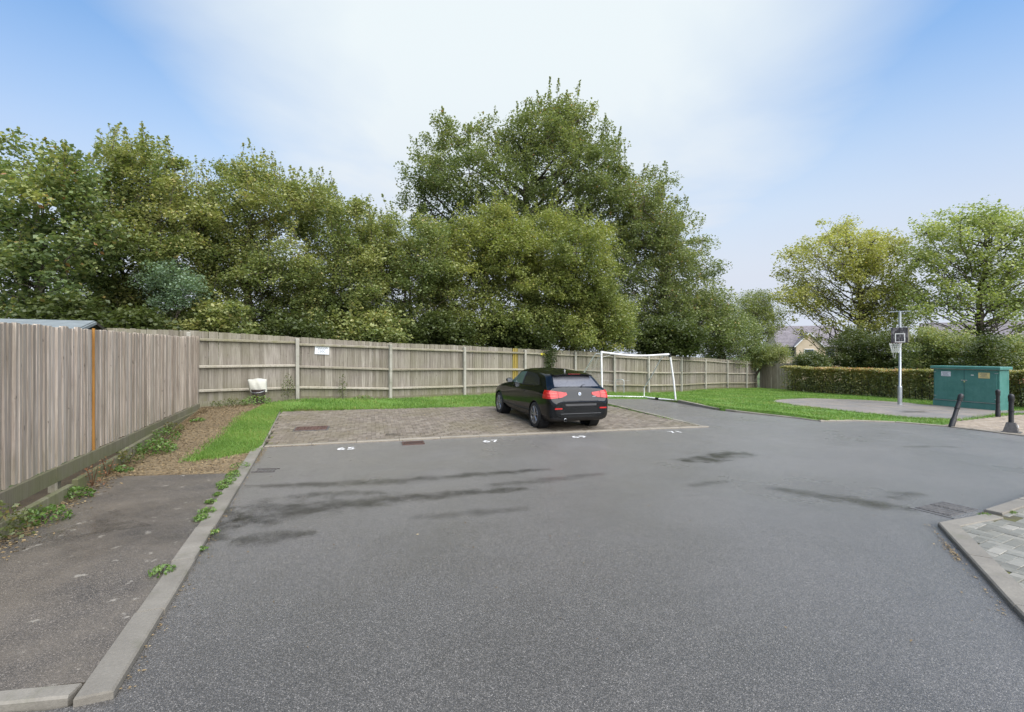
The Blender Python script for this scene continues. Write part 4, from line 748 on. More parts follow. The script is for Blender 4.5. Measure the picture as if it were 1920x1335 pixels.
{'name': 'understory_shrub', 'label': 'dark shrub low behind the shed at far left', 'cat': 'shrub', 'base': (-14.19, 15.2), 'mat': 'leaf_dark', 'blobs': [(-13.88, 14.73, 2.45, 0.5), (-14.9, 14.76, 2.96, 0.44), (-15.2, 15.22, 3.19, 0.53), (-14.0, 14.32, 2.89, 0.5), (-13.45, 15.43, 2.9, 0.68), (-13.39, 14.25, 2.61, 0.63), (-14.09, 15.62, 3.12, 0.56), (-15.22, 16.15, 3.22, 0.51), (-15.14, 15.07, 2.67, 0.41), (-14.9, 15.39, 2.29, 0.51), (-16.02, 15.87, 2.81, 0.48), (-15.88, 15.71, 2.35, 0.46), (-13.1, 14.88, 3.13, 0.43), (-15.14, 15.67, 2.83, 0.57), (-13.41, 14.99, 2.4, 0.62), (-15.62, 16.18, 2.21, 0.44), (-14.31, 16.09, 3.39, 0.53), (-12.79, 14.81, 2.27, 0.42), (-14.71, 15.36, 3.17, 0.48), (-13.53, 14.86, 3.45, 0.41), (-14.55, 14.64, 2.73, 0.4), (-14.1, 14.9, 3.31, 0.54), (-15.62, 15.71, 2.97, 0.43), (-14.33, 16.04, 2.8, 0.45), (-14.77, 15.98, 2.27, 0.49), (-12.63, 14.38, 2.64, 0.59), (-14.23, 15.43, 2.62, 0.53), (-15.29, 15.65, 3.45, 0.42), (-14.43, 15.23, 3.54, 0.41), (-13.01, 15.18, 2.63, 0.47)], 'leaf': 0.14, 'dens': 75, 'clump': 0.42, 'group': 'shrubs behind the back fence', 'kw': {'trunk_r': 0.05, 'stems': 3, 'fence': 1, 'tbias': 0}},
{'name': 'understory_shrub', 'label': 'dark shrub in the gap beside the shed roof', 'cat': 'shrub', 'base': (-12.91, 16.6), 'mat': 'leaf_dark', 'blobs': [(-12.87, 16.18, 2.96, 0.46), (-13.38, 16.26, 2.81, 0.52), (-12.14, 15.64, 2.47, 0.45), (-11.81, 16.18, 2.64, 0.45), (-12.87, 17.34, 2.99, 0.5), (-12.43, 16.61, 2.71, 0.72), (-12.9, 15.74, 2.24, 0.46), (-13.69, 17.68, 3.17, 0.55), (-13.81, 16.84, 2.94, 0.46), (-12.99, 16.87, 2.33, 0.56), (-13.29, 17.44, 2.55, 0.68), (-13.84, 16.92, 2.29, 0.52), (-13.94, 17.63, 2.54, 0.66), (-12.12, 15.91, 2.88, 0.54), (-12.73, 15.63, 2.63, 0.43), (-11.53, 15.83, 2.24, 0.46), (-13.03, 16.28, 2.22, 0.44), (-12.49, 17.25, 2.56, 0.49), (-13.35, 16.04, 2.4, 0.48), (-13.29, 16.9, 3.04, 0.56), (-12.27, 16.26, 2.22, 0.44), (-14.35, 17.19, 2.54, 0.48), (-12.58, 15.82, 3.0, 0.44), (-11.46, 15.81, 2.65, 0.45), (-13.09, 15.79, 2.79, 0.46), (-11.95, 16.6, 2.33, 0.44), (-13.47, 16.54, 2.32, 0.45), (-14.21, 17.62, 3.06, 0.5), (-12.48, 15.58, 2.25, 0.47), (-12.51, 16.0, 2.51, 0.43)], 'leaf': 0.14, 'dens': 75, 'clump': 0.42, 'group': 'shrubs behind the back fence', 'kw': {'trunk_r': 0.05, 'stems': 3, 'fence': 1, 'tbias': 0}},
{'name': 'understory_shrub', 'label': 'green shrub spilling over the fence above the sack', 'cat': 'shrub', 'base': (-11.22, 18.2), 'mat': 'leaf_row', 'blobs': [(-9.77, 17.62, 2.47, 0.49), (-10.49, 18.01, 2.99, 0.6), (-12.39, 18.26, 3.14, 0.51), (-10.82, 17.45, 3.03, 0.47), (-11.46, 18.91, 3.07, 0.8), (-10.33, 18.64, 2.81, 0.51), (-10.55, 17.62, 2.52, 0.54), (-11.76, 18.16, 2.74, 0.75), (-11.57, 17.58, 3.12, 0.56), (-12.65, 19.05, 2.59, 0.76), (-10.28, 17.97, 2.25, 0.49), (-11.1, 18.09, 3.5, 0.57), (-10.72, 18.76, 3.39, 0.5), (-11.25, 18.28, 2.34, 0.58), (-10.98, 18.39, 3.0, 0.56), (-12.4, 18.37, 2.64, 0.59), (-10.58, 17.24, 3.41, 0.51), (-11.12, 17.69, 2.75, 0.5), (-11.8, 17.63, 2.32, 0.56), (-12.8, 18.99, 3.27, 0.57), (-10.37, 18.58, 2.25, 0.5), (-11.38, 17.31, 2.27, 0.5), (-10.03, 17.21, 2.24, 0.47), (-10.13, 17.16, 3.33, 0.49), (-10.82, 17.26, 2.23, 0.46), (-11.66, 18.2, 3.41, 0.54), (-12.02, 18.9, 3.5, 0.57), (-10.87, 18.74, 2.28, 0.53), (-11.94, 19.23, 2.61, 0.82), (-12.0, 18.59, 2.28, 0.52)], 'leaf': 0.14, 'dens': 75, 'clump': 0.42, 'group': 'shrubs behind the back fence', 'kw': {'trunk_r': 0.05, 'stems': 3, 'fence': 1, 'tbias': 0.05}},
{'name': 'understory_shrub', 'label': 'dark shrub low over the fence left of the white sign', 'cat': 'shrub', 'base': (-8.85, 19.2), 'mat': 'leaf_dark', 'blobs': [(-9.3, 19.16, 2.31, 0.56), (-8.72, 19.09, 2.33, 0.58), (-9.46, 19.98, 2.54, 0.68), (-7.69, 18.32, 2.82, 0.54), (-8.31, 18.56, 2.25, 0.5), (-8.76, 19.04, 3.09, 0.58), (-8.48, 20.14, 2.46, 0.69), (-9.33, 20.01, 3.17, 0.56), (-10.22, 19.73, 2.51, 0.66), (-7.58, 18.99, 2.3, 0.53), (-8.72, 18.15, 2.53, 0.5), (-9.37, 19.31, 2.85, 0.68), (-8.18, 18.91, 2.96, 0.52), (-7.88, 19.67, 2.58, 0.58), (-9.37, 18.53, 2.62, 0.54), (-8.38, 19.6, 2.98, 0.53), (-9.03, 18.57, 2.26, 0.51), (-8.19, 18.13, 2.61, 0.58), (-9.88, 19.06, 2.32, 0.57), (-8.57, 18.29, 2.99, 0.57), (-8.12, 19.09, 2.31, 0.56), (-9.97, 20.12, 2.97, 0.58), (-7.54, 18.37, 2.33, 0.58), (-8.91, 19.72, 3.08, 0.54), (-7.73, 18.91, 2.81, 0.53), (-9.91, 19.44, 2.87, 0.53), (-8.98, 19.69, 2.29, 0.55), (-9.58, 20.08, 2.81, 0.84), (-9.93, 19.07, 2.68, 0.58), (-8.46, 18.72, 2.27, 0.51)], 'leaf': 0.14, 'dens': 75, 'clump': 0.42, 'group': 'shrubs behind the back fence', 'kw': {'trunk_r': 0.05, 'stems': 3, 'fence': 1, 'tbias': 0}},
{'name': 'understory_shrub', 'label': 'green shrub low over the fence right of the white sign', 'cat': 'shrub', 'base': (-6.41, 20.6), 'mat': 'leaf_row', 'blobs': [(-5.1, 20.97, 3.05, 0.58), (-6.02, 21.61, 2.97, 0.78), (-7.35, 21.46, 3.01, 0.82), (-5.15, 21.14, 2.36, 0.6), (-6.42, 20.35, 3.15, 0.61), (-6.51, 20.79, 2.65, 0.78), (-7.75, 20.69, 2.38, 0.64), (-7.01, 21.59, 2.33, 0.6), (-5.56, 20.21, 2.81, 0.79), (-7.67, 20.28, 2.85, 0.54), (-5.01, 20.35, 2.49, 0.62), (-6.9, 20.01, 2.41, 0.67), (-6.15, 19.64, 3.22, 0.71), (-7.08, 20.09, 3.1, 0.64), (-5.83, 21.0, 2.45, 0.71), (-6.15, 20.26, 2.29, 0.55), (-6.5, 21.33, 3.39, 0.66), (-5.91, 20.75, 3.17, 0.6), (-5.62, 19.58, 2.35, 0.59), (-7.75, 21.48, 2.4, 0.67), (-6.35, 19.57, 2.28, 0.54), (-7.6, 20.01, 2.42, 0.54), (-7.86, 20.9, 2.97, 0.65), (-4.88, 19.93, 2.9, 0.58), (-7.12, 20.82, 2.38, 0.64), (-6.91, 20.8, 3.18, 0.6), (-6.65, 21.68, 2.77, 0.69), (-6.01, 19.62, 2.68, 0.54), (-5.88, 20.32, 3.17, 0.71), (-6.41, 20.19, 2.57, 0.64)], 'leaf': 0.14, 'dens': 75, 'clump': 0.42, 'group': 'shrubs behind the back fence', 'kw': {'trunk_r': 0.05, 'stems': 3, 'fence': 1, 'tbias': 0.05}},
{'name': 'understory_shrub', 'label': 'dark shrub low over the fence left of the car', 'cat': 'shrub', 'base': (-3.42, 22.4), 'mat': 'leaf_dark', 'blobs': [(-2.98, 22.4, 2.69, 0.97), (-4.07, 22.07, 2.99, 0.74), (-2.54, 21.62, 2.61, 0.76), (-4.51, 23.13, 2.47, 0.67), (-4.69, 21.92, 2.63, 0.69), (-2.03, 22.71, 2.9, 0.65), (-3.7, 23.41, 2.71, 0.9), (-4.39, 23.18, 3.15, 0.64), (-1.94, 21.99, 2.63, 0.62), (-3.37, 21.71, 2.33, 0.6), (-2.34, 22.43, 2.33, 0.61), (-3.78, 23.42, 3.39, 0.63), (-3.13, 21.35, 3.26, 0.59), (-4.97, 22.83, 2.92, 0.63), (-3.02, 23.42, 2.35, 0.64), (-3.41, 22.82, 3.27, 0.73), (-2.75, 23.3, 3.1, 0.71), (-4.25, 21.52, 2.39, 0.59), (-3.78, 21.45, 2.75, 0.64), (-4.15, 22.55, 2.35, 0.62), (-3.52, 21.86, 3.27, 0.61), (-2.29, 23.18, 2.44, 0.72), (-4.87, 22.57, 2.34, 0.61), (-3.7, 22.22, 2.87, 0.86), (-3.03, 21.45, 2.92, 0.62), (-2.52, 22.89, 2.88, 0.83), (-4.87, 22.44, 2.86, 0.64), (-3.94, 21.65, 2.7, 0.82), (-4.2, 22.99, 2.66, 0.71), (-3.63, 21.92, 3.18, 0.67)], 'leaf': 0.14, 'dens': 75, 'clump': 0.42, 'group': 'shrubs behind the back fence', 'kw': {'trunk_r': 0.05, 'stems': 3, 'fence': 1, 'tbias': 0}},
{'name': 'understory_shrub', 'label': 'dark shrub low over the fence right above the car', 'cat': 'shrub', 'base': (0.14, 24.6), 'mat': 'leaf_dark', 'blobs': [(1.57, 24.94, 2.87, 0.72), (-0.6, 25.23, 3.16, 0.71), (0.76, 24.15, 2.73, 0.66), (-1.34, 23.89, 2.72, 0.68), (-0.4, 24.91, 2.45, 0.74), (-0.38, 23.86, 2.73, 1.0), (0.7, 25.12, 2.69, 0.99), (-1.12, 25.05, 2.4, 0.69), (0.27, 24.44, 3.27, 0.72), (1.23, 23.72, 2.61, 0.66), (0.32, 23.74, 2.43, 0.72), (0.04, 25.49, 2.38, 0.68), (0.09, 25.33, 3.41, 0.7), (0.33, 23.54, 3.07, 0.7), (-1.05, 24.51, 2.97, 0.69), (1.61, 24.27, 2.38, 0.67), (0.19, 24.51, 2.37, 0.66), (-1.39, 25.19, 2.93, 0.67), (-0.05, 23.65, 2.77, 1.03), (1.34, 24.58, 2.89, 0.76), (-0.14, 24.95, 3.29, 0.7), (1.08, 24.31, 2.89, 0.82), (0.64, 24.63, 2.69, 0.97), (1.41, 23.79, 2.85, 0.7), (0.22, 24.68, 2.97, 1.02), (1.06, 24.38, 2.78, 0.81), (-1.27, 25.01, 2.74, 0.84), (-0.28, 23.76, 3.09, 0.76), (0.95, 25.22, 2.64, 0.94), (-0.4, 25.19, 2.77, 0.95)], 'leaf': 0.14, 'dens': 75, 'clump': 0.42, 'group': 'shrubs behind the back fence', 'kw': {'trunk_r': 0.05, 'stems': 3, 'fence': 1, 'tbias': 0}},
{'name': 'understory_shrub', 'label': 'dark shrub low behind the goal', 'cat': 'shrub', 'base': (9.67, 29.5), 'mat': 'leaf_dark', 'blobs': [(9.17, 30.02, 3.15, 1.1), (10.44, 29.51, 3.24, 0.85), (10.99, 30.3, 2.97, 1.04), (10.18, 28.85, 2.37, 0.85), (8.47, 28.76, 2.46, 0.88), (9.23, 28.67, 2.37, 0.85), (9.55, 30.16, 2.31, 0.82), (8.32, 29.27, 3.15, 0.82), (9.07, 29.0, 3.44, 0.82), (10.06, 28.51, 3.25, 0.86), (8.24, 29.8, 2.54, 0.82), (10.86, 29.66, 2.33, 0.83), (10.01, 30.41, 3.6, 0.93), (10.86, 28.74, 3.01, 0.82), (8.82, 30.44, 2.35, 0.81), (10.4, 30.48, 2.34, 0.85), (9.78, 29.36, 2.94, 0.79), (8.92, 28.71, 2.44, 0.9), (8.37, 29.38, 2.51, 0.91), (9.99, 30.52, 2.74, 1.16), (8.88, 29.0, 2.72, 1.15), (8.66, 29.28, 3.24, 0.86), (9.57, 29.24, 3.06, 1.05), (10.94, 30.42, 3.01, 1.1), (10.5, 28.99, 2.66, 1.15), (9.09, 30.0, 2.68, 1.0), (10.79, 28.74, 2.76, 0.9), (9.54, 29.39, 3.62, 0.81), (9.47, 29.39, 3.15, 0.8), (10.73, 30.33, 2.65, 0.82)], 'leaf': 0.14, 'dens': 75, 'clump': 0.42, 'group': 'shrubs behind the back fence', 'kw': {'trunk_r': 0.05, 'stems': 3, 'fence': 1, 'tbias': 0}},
{'name': 'holly_shrub', 'label': 'blue-green shrub standing out among the left trees', 'cat': 'shrub', 'base': (-12.28, 17.4), 'mat': 'leaf_blue', 'blobs': [(-12.74, 17.74, 4.13, 0.6), (-11.65, 17.03, 4.59, 0.65), (-12.19, 17.33, 4.77, 0.65), (-12.27, 17.43, 3.87, 0.44), (-12.15, 16.74, 3.84, 0.53), (-12.76, 17.93, 4.98, 0.55), (-11.75, 17.7, 4.24, 0.52), (-12.73, 17.09, 4.44, 0.48), (-12.19, 16.69, 4.63, 0.5), (-11.38, 16.73, 4.15, 0.43), (-13.09, 18.25, 4.48, 0.48), (-13.23, 18.21, 3.97, 0.58), (-12.17, 17.95, 4.74, 0.48), (-13.01, 17.54, 4.68, 0.48), (-12.15, 18.14, 4.27, 0.65), (-11.7, 16.64, 3.89, 0.42)], 'leaf': 0.085, 'dens': 85, 'clump': 0.38, 'group': None, 'kw': {'trunk_r': 0.06, 'stems': 2, 'fence': 1, 'tbias': 0.1}},
{'name': 'oak_tree', 'label': 'huge oak rising highest in the middle behind the row', 'cat': 'tree', 'base': (1.6, 36), 'mat': 'leaf_oak', 'blobs': [(3.4, 36, 19.18, 2.08), (4.86, 35, 18.97, 1.56), (2.06, 37, 19.95, 1.64), (0.2, 36, 17.98, 1.84), (-1.85, 37, 18.92, 1.23), (-4.4, 36, 18.26, 1.52), (-5.0, 36, 18.86, 0.88), (-6.58, 37, 17.28, 1.64), (-6.61, 35, 14.89, 1.56), (-4.91, 34, 14.9, 1.7), (-2.93, 33, 14.33, 1.76), (-1.32, 34, 15.27, 1.59), (-0.73, 33, 13.41, 1.47), (-3.02, 34, 13.2, 1.51), (-6.22, 35, 13.14, 1.63), (-4.67, 35, 12.36, 1.4), (-7.4, 36, 13.06, 1.04), (1.56, 35, 16.44, 1.87), (3.4, 34, 16.03, 1.89), (5.4, 36, 17.46, 1.6), (7.19, 37, 18.51, 1.23), (7.4, 36, 16.86, 1.36), (7.81, 37, 15.63, 1.4), (5.67, 34, 14.52, 1.66), (3.78, 34, 13.95, 1.66), (2.33, 35, 13.33, 1.4), (5.06, 35, 12.75, 1.71), (7.2, 36, 13.46, 1.36), (8.0, 36, 14.46, 0.96), (2.88, 37, 11.93, 1.85), (5.76, 37, 11.52, 2.06), (-3.7, 37, 11.52, 1.85), (-6.58, 37, 11.73, 1.64), (-0.84, 38, 11.36, 1.69), (3.2, 36, 20.46, 1.04), (4.6, 36, 20.78, 0.8), (-4.33, 39, 18.11, 1.56), (1.78, 40, 16.74, 1.78), (5.33, 40, 17.63, 2.22), (-1.78, 40, 14.08, 1.78), (-5.92, 41, 16.66, 1.82), (7.29, 41, 15.75, 1.82), (0.0, 41, 18.48, 1.82), (4.0, 40, 20.3, 1.78), (1.51, 34, 12.06, 1.28), (-0.19, 35, 12.36, 1.32), (0.94, 34, 13.95, 1.36), (6.61, 35, 12.17, 1.48), (3.78, 34, 11.87, 1.51), (1.6, 36, 11.26, 1.6), (-2.33, 35, 16.83, 1.32), (2.64, 34, 17.35, 1.51), (0.97, 35, 18.0, 1.32), (5.67, 34, 15.65, 1.36)], 'leaf': 0.162, 'dens': 123, 'clump': 0.68, 'group': None, 'kw': {'trunk_r': 0.55, 'twig': 0.25, 'shoots': 2, 'tbias': 0.05, 'flat': 0.8}},
{'name': 'ash_tree', 'label': 'tall airy tree stepping down on the right of the oak', 'cat': 'tree', 'base': (11.8, 36), 'mat': 'leaf_oak', 'blobs': [(9.68, 37.24, 8.34, 1.39), (11.83, 36.66, 6.13, 1.17), (10.75, 37.25, 4.81, 1.28), (10.67, 36.96, 3.41, 1.46), (8.78, 37.8, 10.76, 1.49), (10.9, 33.59, 8.01, 1.06), (8.91, 37.5, 5.22, 1.64), (13.4, 36.51, 5.66, 1.54), (8.07, 35.75, 3.2, 0.97), (12.05, 36.78, 10.62, 1.18), (8.0, 33.94, 12.89, 1.11), (14.86, 38.51, 9.19, 1.38), (9.89, 38.33, 15.17, 1.08), (10.17, 35.1, 12.26, 1.13), (13.03, 37.84, 7.89, 1.42), (11.63, 38.1, 9.06, 1.42), (12.17, 34.19, 8.74, 1.35), (11.69, 38.09, 5.25, 1.35), (9.6, 33.2, 10.16, 1.43), (16.06, 35.12, 4.28, 1.1), (9.6, 36.41, 10.08, 1.69), (9.11, 37.34, 13.98, 1.42), (8.89, 33.65, 7.4, 1.14), (7.91, 35.97, 5.95, 1.32), (7.89, 36.09, 8.71, 1.32), (11.54, 32.87, 3.84, 1.43), (11.26, 35.43, 9.27, 1.45), (12.49, 37.1, 2.95, 1.14), (15.81, 38.21, 3.86, 1.64), (14.34, 34.24, 3.56, 1.58), (13.57, 38.92, 2.87, 1.06), (12.24, 34.75, 3.98, 1.41), (10.96, 38.35, 14.49, 1.23), (12.48, 34.35, 5.5, 1.4), (11.24, 37.86, 11.33, 1.72), (12.19, 36.05, 7.6, 1.25), (14.24, 37.43, 7.26, 1.75), (7.95, 34.58, 7.17, 1.43), (10.62, 36.6, 6.1, 1.13), (12.84, 39.12, 12.21, 1.11), (13.59, 33.5, 6.18, 1.09), (14.74, 34.3, 5.29, 0.99), (11.45, 34.06, 6.23, 1.44), (7.98, 37.17, 8.01, 1.19), (8.89, 34.81, 9.12, 1.31), (11.85, 39.11, 13.39, 1.3), (8.07, 35.96, 12.2, 1.2), (8.98, 34.15, 4.84, 1.25), (14.55, 37.61, 4.76, 1.36), (7.9, 34.44, 3.31, 1.09), (7.55, 34.03, 8.34, 1.25), (8.1, 35.21, 11.08, 1.06), (12.43, 35.08, 11.56, 1.24), (9.58, 35.94, 2.82, 1.0), (10.52, 34.37, 10.1, 1.02), (11.98, 37.74, 4.13, 1.16), (16.32, 37.32, 4.88, 1.32), (9.41, 38.19, 2.93, 1.11), (9.69, 36.89, 12.41, 1.44), (8.46, 33.39, 6.19, 1.27), (10.53, 36.33, 13.41, 1.17), (11.26, 37.69, 7.14, 1.44), (12.7, 39.11, 5.93, 1.5), (14.49, 35.72, 8.31, 1.3), (14.73, 36.98, 10.69, 1.01), (9.1, 35.43, 11.66, 1.25), (13.75, 38.84, 9.99, 1.54), (10.54, 32.85, 11.81, 1.16), (13.36, 37.22, 4.18, 1.41), (10.72, 34.73, 14.13, 1.3), (9.17, 33.19, 12.71, 1.45), (10.12, 33.88, 5.0, 1.29), (7.41, 34.43, 10.85, 1.1), (10.57, 34.29, 3.9, 1.06), (7.41, 35.41, 9.94, 0.95), (14.64, 35.99, 3.14, 1.32), (7.35, 34.22, 6.12, 1.12), (11.7, 33.99, 10.33, 1.23), (15.55, 36.11, 5.74, 1.24), (13.2, 33.26, 4.19, 1.07), (9.98, 38.43, 11.19, 1.22), (11.72, 38.47, 2.99, 1.17), (11.05, 33.28, 8.95, 1.11), (10.67, 37.93, 12.75, 1.09)], 'leaf': 0.148, 'dens': 97, 'clump': 0.62, 'group': 'trees behind the back fence', 'kw': {'trunk_r': 0.3, 'twig': 0.3, 'shoots': 2, 'tbias': 0.08}},
{'name': 'field_maple_tree', 'label': 'dense rounded tree at the right end of the row', 'cat': 'tree', 'base': (16.03, 37), 'mat': 'leaf_row', 'blobs': [(15.78, 35.88, 2.67, 1.22), (15.84, 36.54, 4.88, 1.25), (17.43, 37.4, 3.74, 1.39), (16.67, 38.45, 4.84, 1.64), (15.54, 38.15, 5.67, 1.27), (14.61, 35.63, 4.12, 1.47), (15.16, 38.23, 2.66, 1.58), (19.02, 38.24, 1.9, 1.1), (17.07, 35.89, 2.08, 1.16), (16.64, 36.38, 3.88, 1.08), (14.95, 35.96, 5.78, 1.03), (14.34, 38.31, 3.99, 1.19), (17.24, 38.98, 2.19, 1.22), (15.6, 37.78, 4.16, 1.4), (14.66, 36.91, 3.36, 1.22), (16.16, 36.95, 2.06, 1.07), (18.58, 36.97, 3.21, 1.19), (19.34, 37.88, 2.84, 1.02), (14.43, 37.76, 4.97, 1.09), (14.0, 35.59, 2.48, 1.31), (18.37, 38.71, 2.62, 1.14), (16.11, 35.17, 3.67, 1.29), (13.4, 36.06, 3.24, 0.97), (17.29, 37.6, 2.52, 1.23), (18.27, 38.14, 4.38, 1.2), (13.88, 35.75, 5.6, 1.04)], 'leaf': 0.106, 'dens': 140, 'clump': 0.6, 'group': 'trees behind the back fence', 'kw': {'trunk_r': 0.18, 'fence': 0, 'tbias': -0.04, 'stems': 2}},
{'name': 'willow_tree', 'label': 'pale fine-leaved tree between the row and the yellow tree', 'cat': 'tree', 'base': (22.24, 44), 'mat': 'leaf_lime', 'blobs': [(21.72, 42.49, 5.47, 1.13), (22.88, 45.43, 5.19, 1.77), (23.0, 43.77, 4.26, 1.17), (21.14, 42.11, 4.04, 1.54), (20.44, 42.37, 5.79, 1.28), (23.1, 43.89, 5.53, 1.15), (22.9, 45.84, 6.77, 1.52), (21.57, 43.8, 4.45, 1.21), (21.58, 45.11, 6.06, 1.22), (24.16, 44.92, 4.27, 1.21), (24.24, 45.73, 6.21, 1.25), (21.95, 43.79, 5.91, 1.21), (22.57, 44.97, 3.81, 1.39), (24.02, 44.55, 5.55, 1.19), (22.95, 44.2, 6.64, 1.28), (22.86, 42.54, 5.36, 1.25), (22.31, 42.65, 6.65, 1.28), (21.16, 42.27, 6.61, 1.11), (20.76, 43.51, 6.47, 1.1), (22.53, 42.6, 3.83, 1.25), (23.51, 45.88, 3.74, 1.24), (22.35, 43.76, 6.34, 1.51)], 'leaf': 0.113, 'dens': 84, 'clump': 0.6, 'group': None, 'kw': {'trunk_r': 0.2, 'twig': 0.3, 'tbias': -0.12}},
{'name': 'hawthorn_tree', 'label': 'low green bush hanging over the far end of the fence', 'cat': 'bush', 'base': (19.09, 38.6), 'mat': 'leaf_lime', 'blobs': [(19.7, 38.24, 1.85, 0.88), (20.03, 39.4, 1.69, 0.87), (21.37, 39.01, 1.87, 1.03), (20.79, 38.03, 1.9, 1.13), (18.79, 38.04, 2.25, 0.78), (19.06, 38.03, 1.43, 0.84), (19.34, 39.07, 2.09, 0.9), (20.05, 38.75, 1.61, 0.89), (19.51, 38.22, 1.69, 0.99), (19.84, 37.76, 1.66, 0.9), (20.36, 39.35, 1.73, 0.89), (21.17, 38.47, 1.95, 1.0), (20.74, 38.43, 1.61, 0.81), (19.72, 38.84, 1.54, 0.95)], 'leaf': 0.092, 'dens': 131, 'clump': 0.5, 'group': None, 'kw': {'trunk_r': 0.1, 'tbias': -0.05, 'stems': 2}},
{'name': 'chestnut_tree', 'label': 'yellowing tree with bare twigs and low left limb by the house', 'cat': 'tree', 'base': (33.99, 46), 'mat': 'leaf_yellow', 'blobs': [(36.2, 45.33, 12.17, 1.45), (35.87, 44.4, 7.54, 1.48), (27.62, 45.14, 6.65, 1.38), (37.75, 45.99, 9.84, 1.23), (26.38, 44.02, 10.34, 1.29), (32.61, 45.28, 12.7, 1.36), (34.37, 46.82, 10.53, 1.2), (37.13, 46.92, 12.04, 1.48), (33.59, 46.18, 7.79, 1.28), (27.98, 48.19, 8.27, 1.48), (33.76, 45.14, 12.23, 1.65), (33.24, 46.08, 6.16, 1.47), (34.73, 45.69, 6.21, 1.69), (35.58, 47.94, 5.45, 1.67), (36.35, 48.04, 7.45, 1.39), (32.53, 47.69, 10.98, 1.19), (31.21, 46.23, 12.75, 1.46), (36.35, 48.7, 11.93, 1.28), (37.83, 47.83, 9.64, 1.38), (35.79, 49.37, 10.62, 1.24), (33.03, 43.19, 10.57, 1.43), (31.82, 42.91, 11.27, 1.28), (35.48, 44.32, 11.67, 1.51), (30.32, 45.05, 9.05, 1.22), (32.62, 44.57, 10.54, 1.27), (33.34, 47.83, 14.62, 1.28), (29.12, 47.7, 8.62, 1.25), (29.7, 45.09, 13.14, 1.61), (27.9, 46.72, 7.45, 1.53), (34.79, 47.55, 8.0, 1.42), (34.16, 48.59, 12.82, 1.78), (33.87, 49.06, 14.88, 1.28), (37.53, 45.91, 8.04, 1.42), (37.19, 48.6, 10.78, 1.61), (33.65, 44.19, 6.59, 1.49), (29.38, 48.56, 10.21, 1.1), (29.67, 47.79, 7.77, 1.08), (37.77, 48.06, 13.37, 1.43), (29.36, 45.97, 11.22, 1.6), (32.94, 43.56, 9.38, 1.06), (29.35, 46.07, 8.18, 1.71), (37.12, 45.73, 10.72, 1.39), (38.31, 47.34, 7.54, 1.56), (30.04, 48.91, 9.03, 1.23), (32.07, 48.45, 7.14, 1.3), (36.51, 47.33, 10.23, 1.34), (27.59, 46.72, 11.91, 1.27), (33.72, 44.51, 10.04, 1.67), (30.61, 42.75, 8.41, 1.0), (36.07, 48.28, 13.62, 1.21), (37.11, 47.22, 6.09, 1.63), (25.52, 44.06, 10.91, 1.2), (27.53, 44.24, 11.83, 1.14), (35.88, 45.83, 8.26, 1.39), (33.45, 46.98, 13.08, 1.5), (26.54, 44.17, 7.27, 1.18), (31.28, 43.0, 9.04, 1.08), (32.29, 48.97, 13.85, 1.19), (24.88, 43.72, 7.19, 1.02), (31.46, 42.83, 7.13, 1.0), (31.36, 48.95, 8.2, 1.2), (29.25, 42.53, 9.86, 1.46), (34.72, 48.81, 9.41, 1.69), (35.73, 45.75, 4.88, 1.27), (34.65, 44.35, 7.45, 1.52), (30.77, 43.72, 9.85, 1.1), (32.86, 49.4, 12.24, 1.78), (36.03, 46.97, 13.3, 1.11), (35.52, 43.99, 6.54, 1.06), (37.45, 48.64, 8.33, 1.73), (33.21, 45.59, 9.26, 1.04), (36.32, 45.19, 5.81, 1.26), (35.39, 47.88, 11.45, 1.53), (32.73, 43.26, 12.24, 1.31), (30.01, 42.88, 12.04, 1.45), (32.0, 45.77, 10.26, 1.48), (27.78, 43.42, 10.96, 1.04), (33.16, 48.88, 6.98, 1.21), (29.52, 46.37, 6.74, 1.54), (25.52, 44.25, 9.36, 1.11), (31.92, 46.07, 14.13, 1.26), (31.9, 48.89, 10.49, 1.46), (29.0, 47.43, 12.32, 1.18), (27.45, 47.48, 9.36, 1.24), (32.16, 45.13, 6.58, 1.26), (32.02, 43.16, 4.86, 1.14), (27.0, 45, 3.85, 0.8), (25.5, 45, 5.1, 0.9), (28.5, 45, 3.5, 0.6), (31.0, 45, 3.7, 0.7), (24.93, 44, 6.98, 1.17), (26.75, 45, 5.85, 1.2), (29.13, 46, 5.68, 1.33), (29.33, 44, 4.78, 1.08), (26.28, 43, 7.11, 1.24), (30.81, 47, 7.33, 1.36), (30.1, 43, 4.96, 1.15), (33.73, 44, 5.03, 1.37), (36.5, 45, 6.35, 1.3), (33.24, 44, 3.81, 1.17), (35.2, 44, 4.15, 1.17), (31.29, 44, 3.46, 0.98), (38.64, 47, 8.38, 1.36)], 'leaf': 0.2, 'dens': 40, 'clump': 0.72, 'group': None, 'kw': {'trunk_r': 0.42, 'twig': 0.6, 'limb_r': 0.26, 'shoots': 0, 'shell': 0.25, 'ivy': 1600, 'flat': 0.72}},
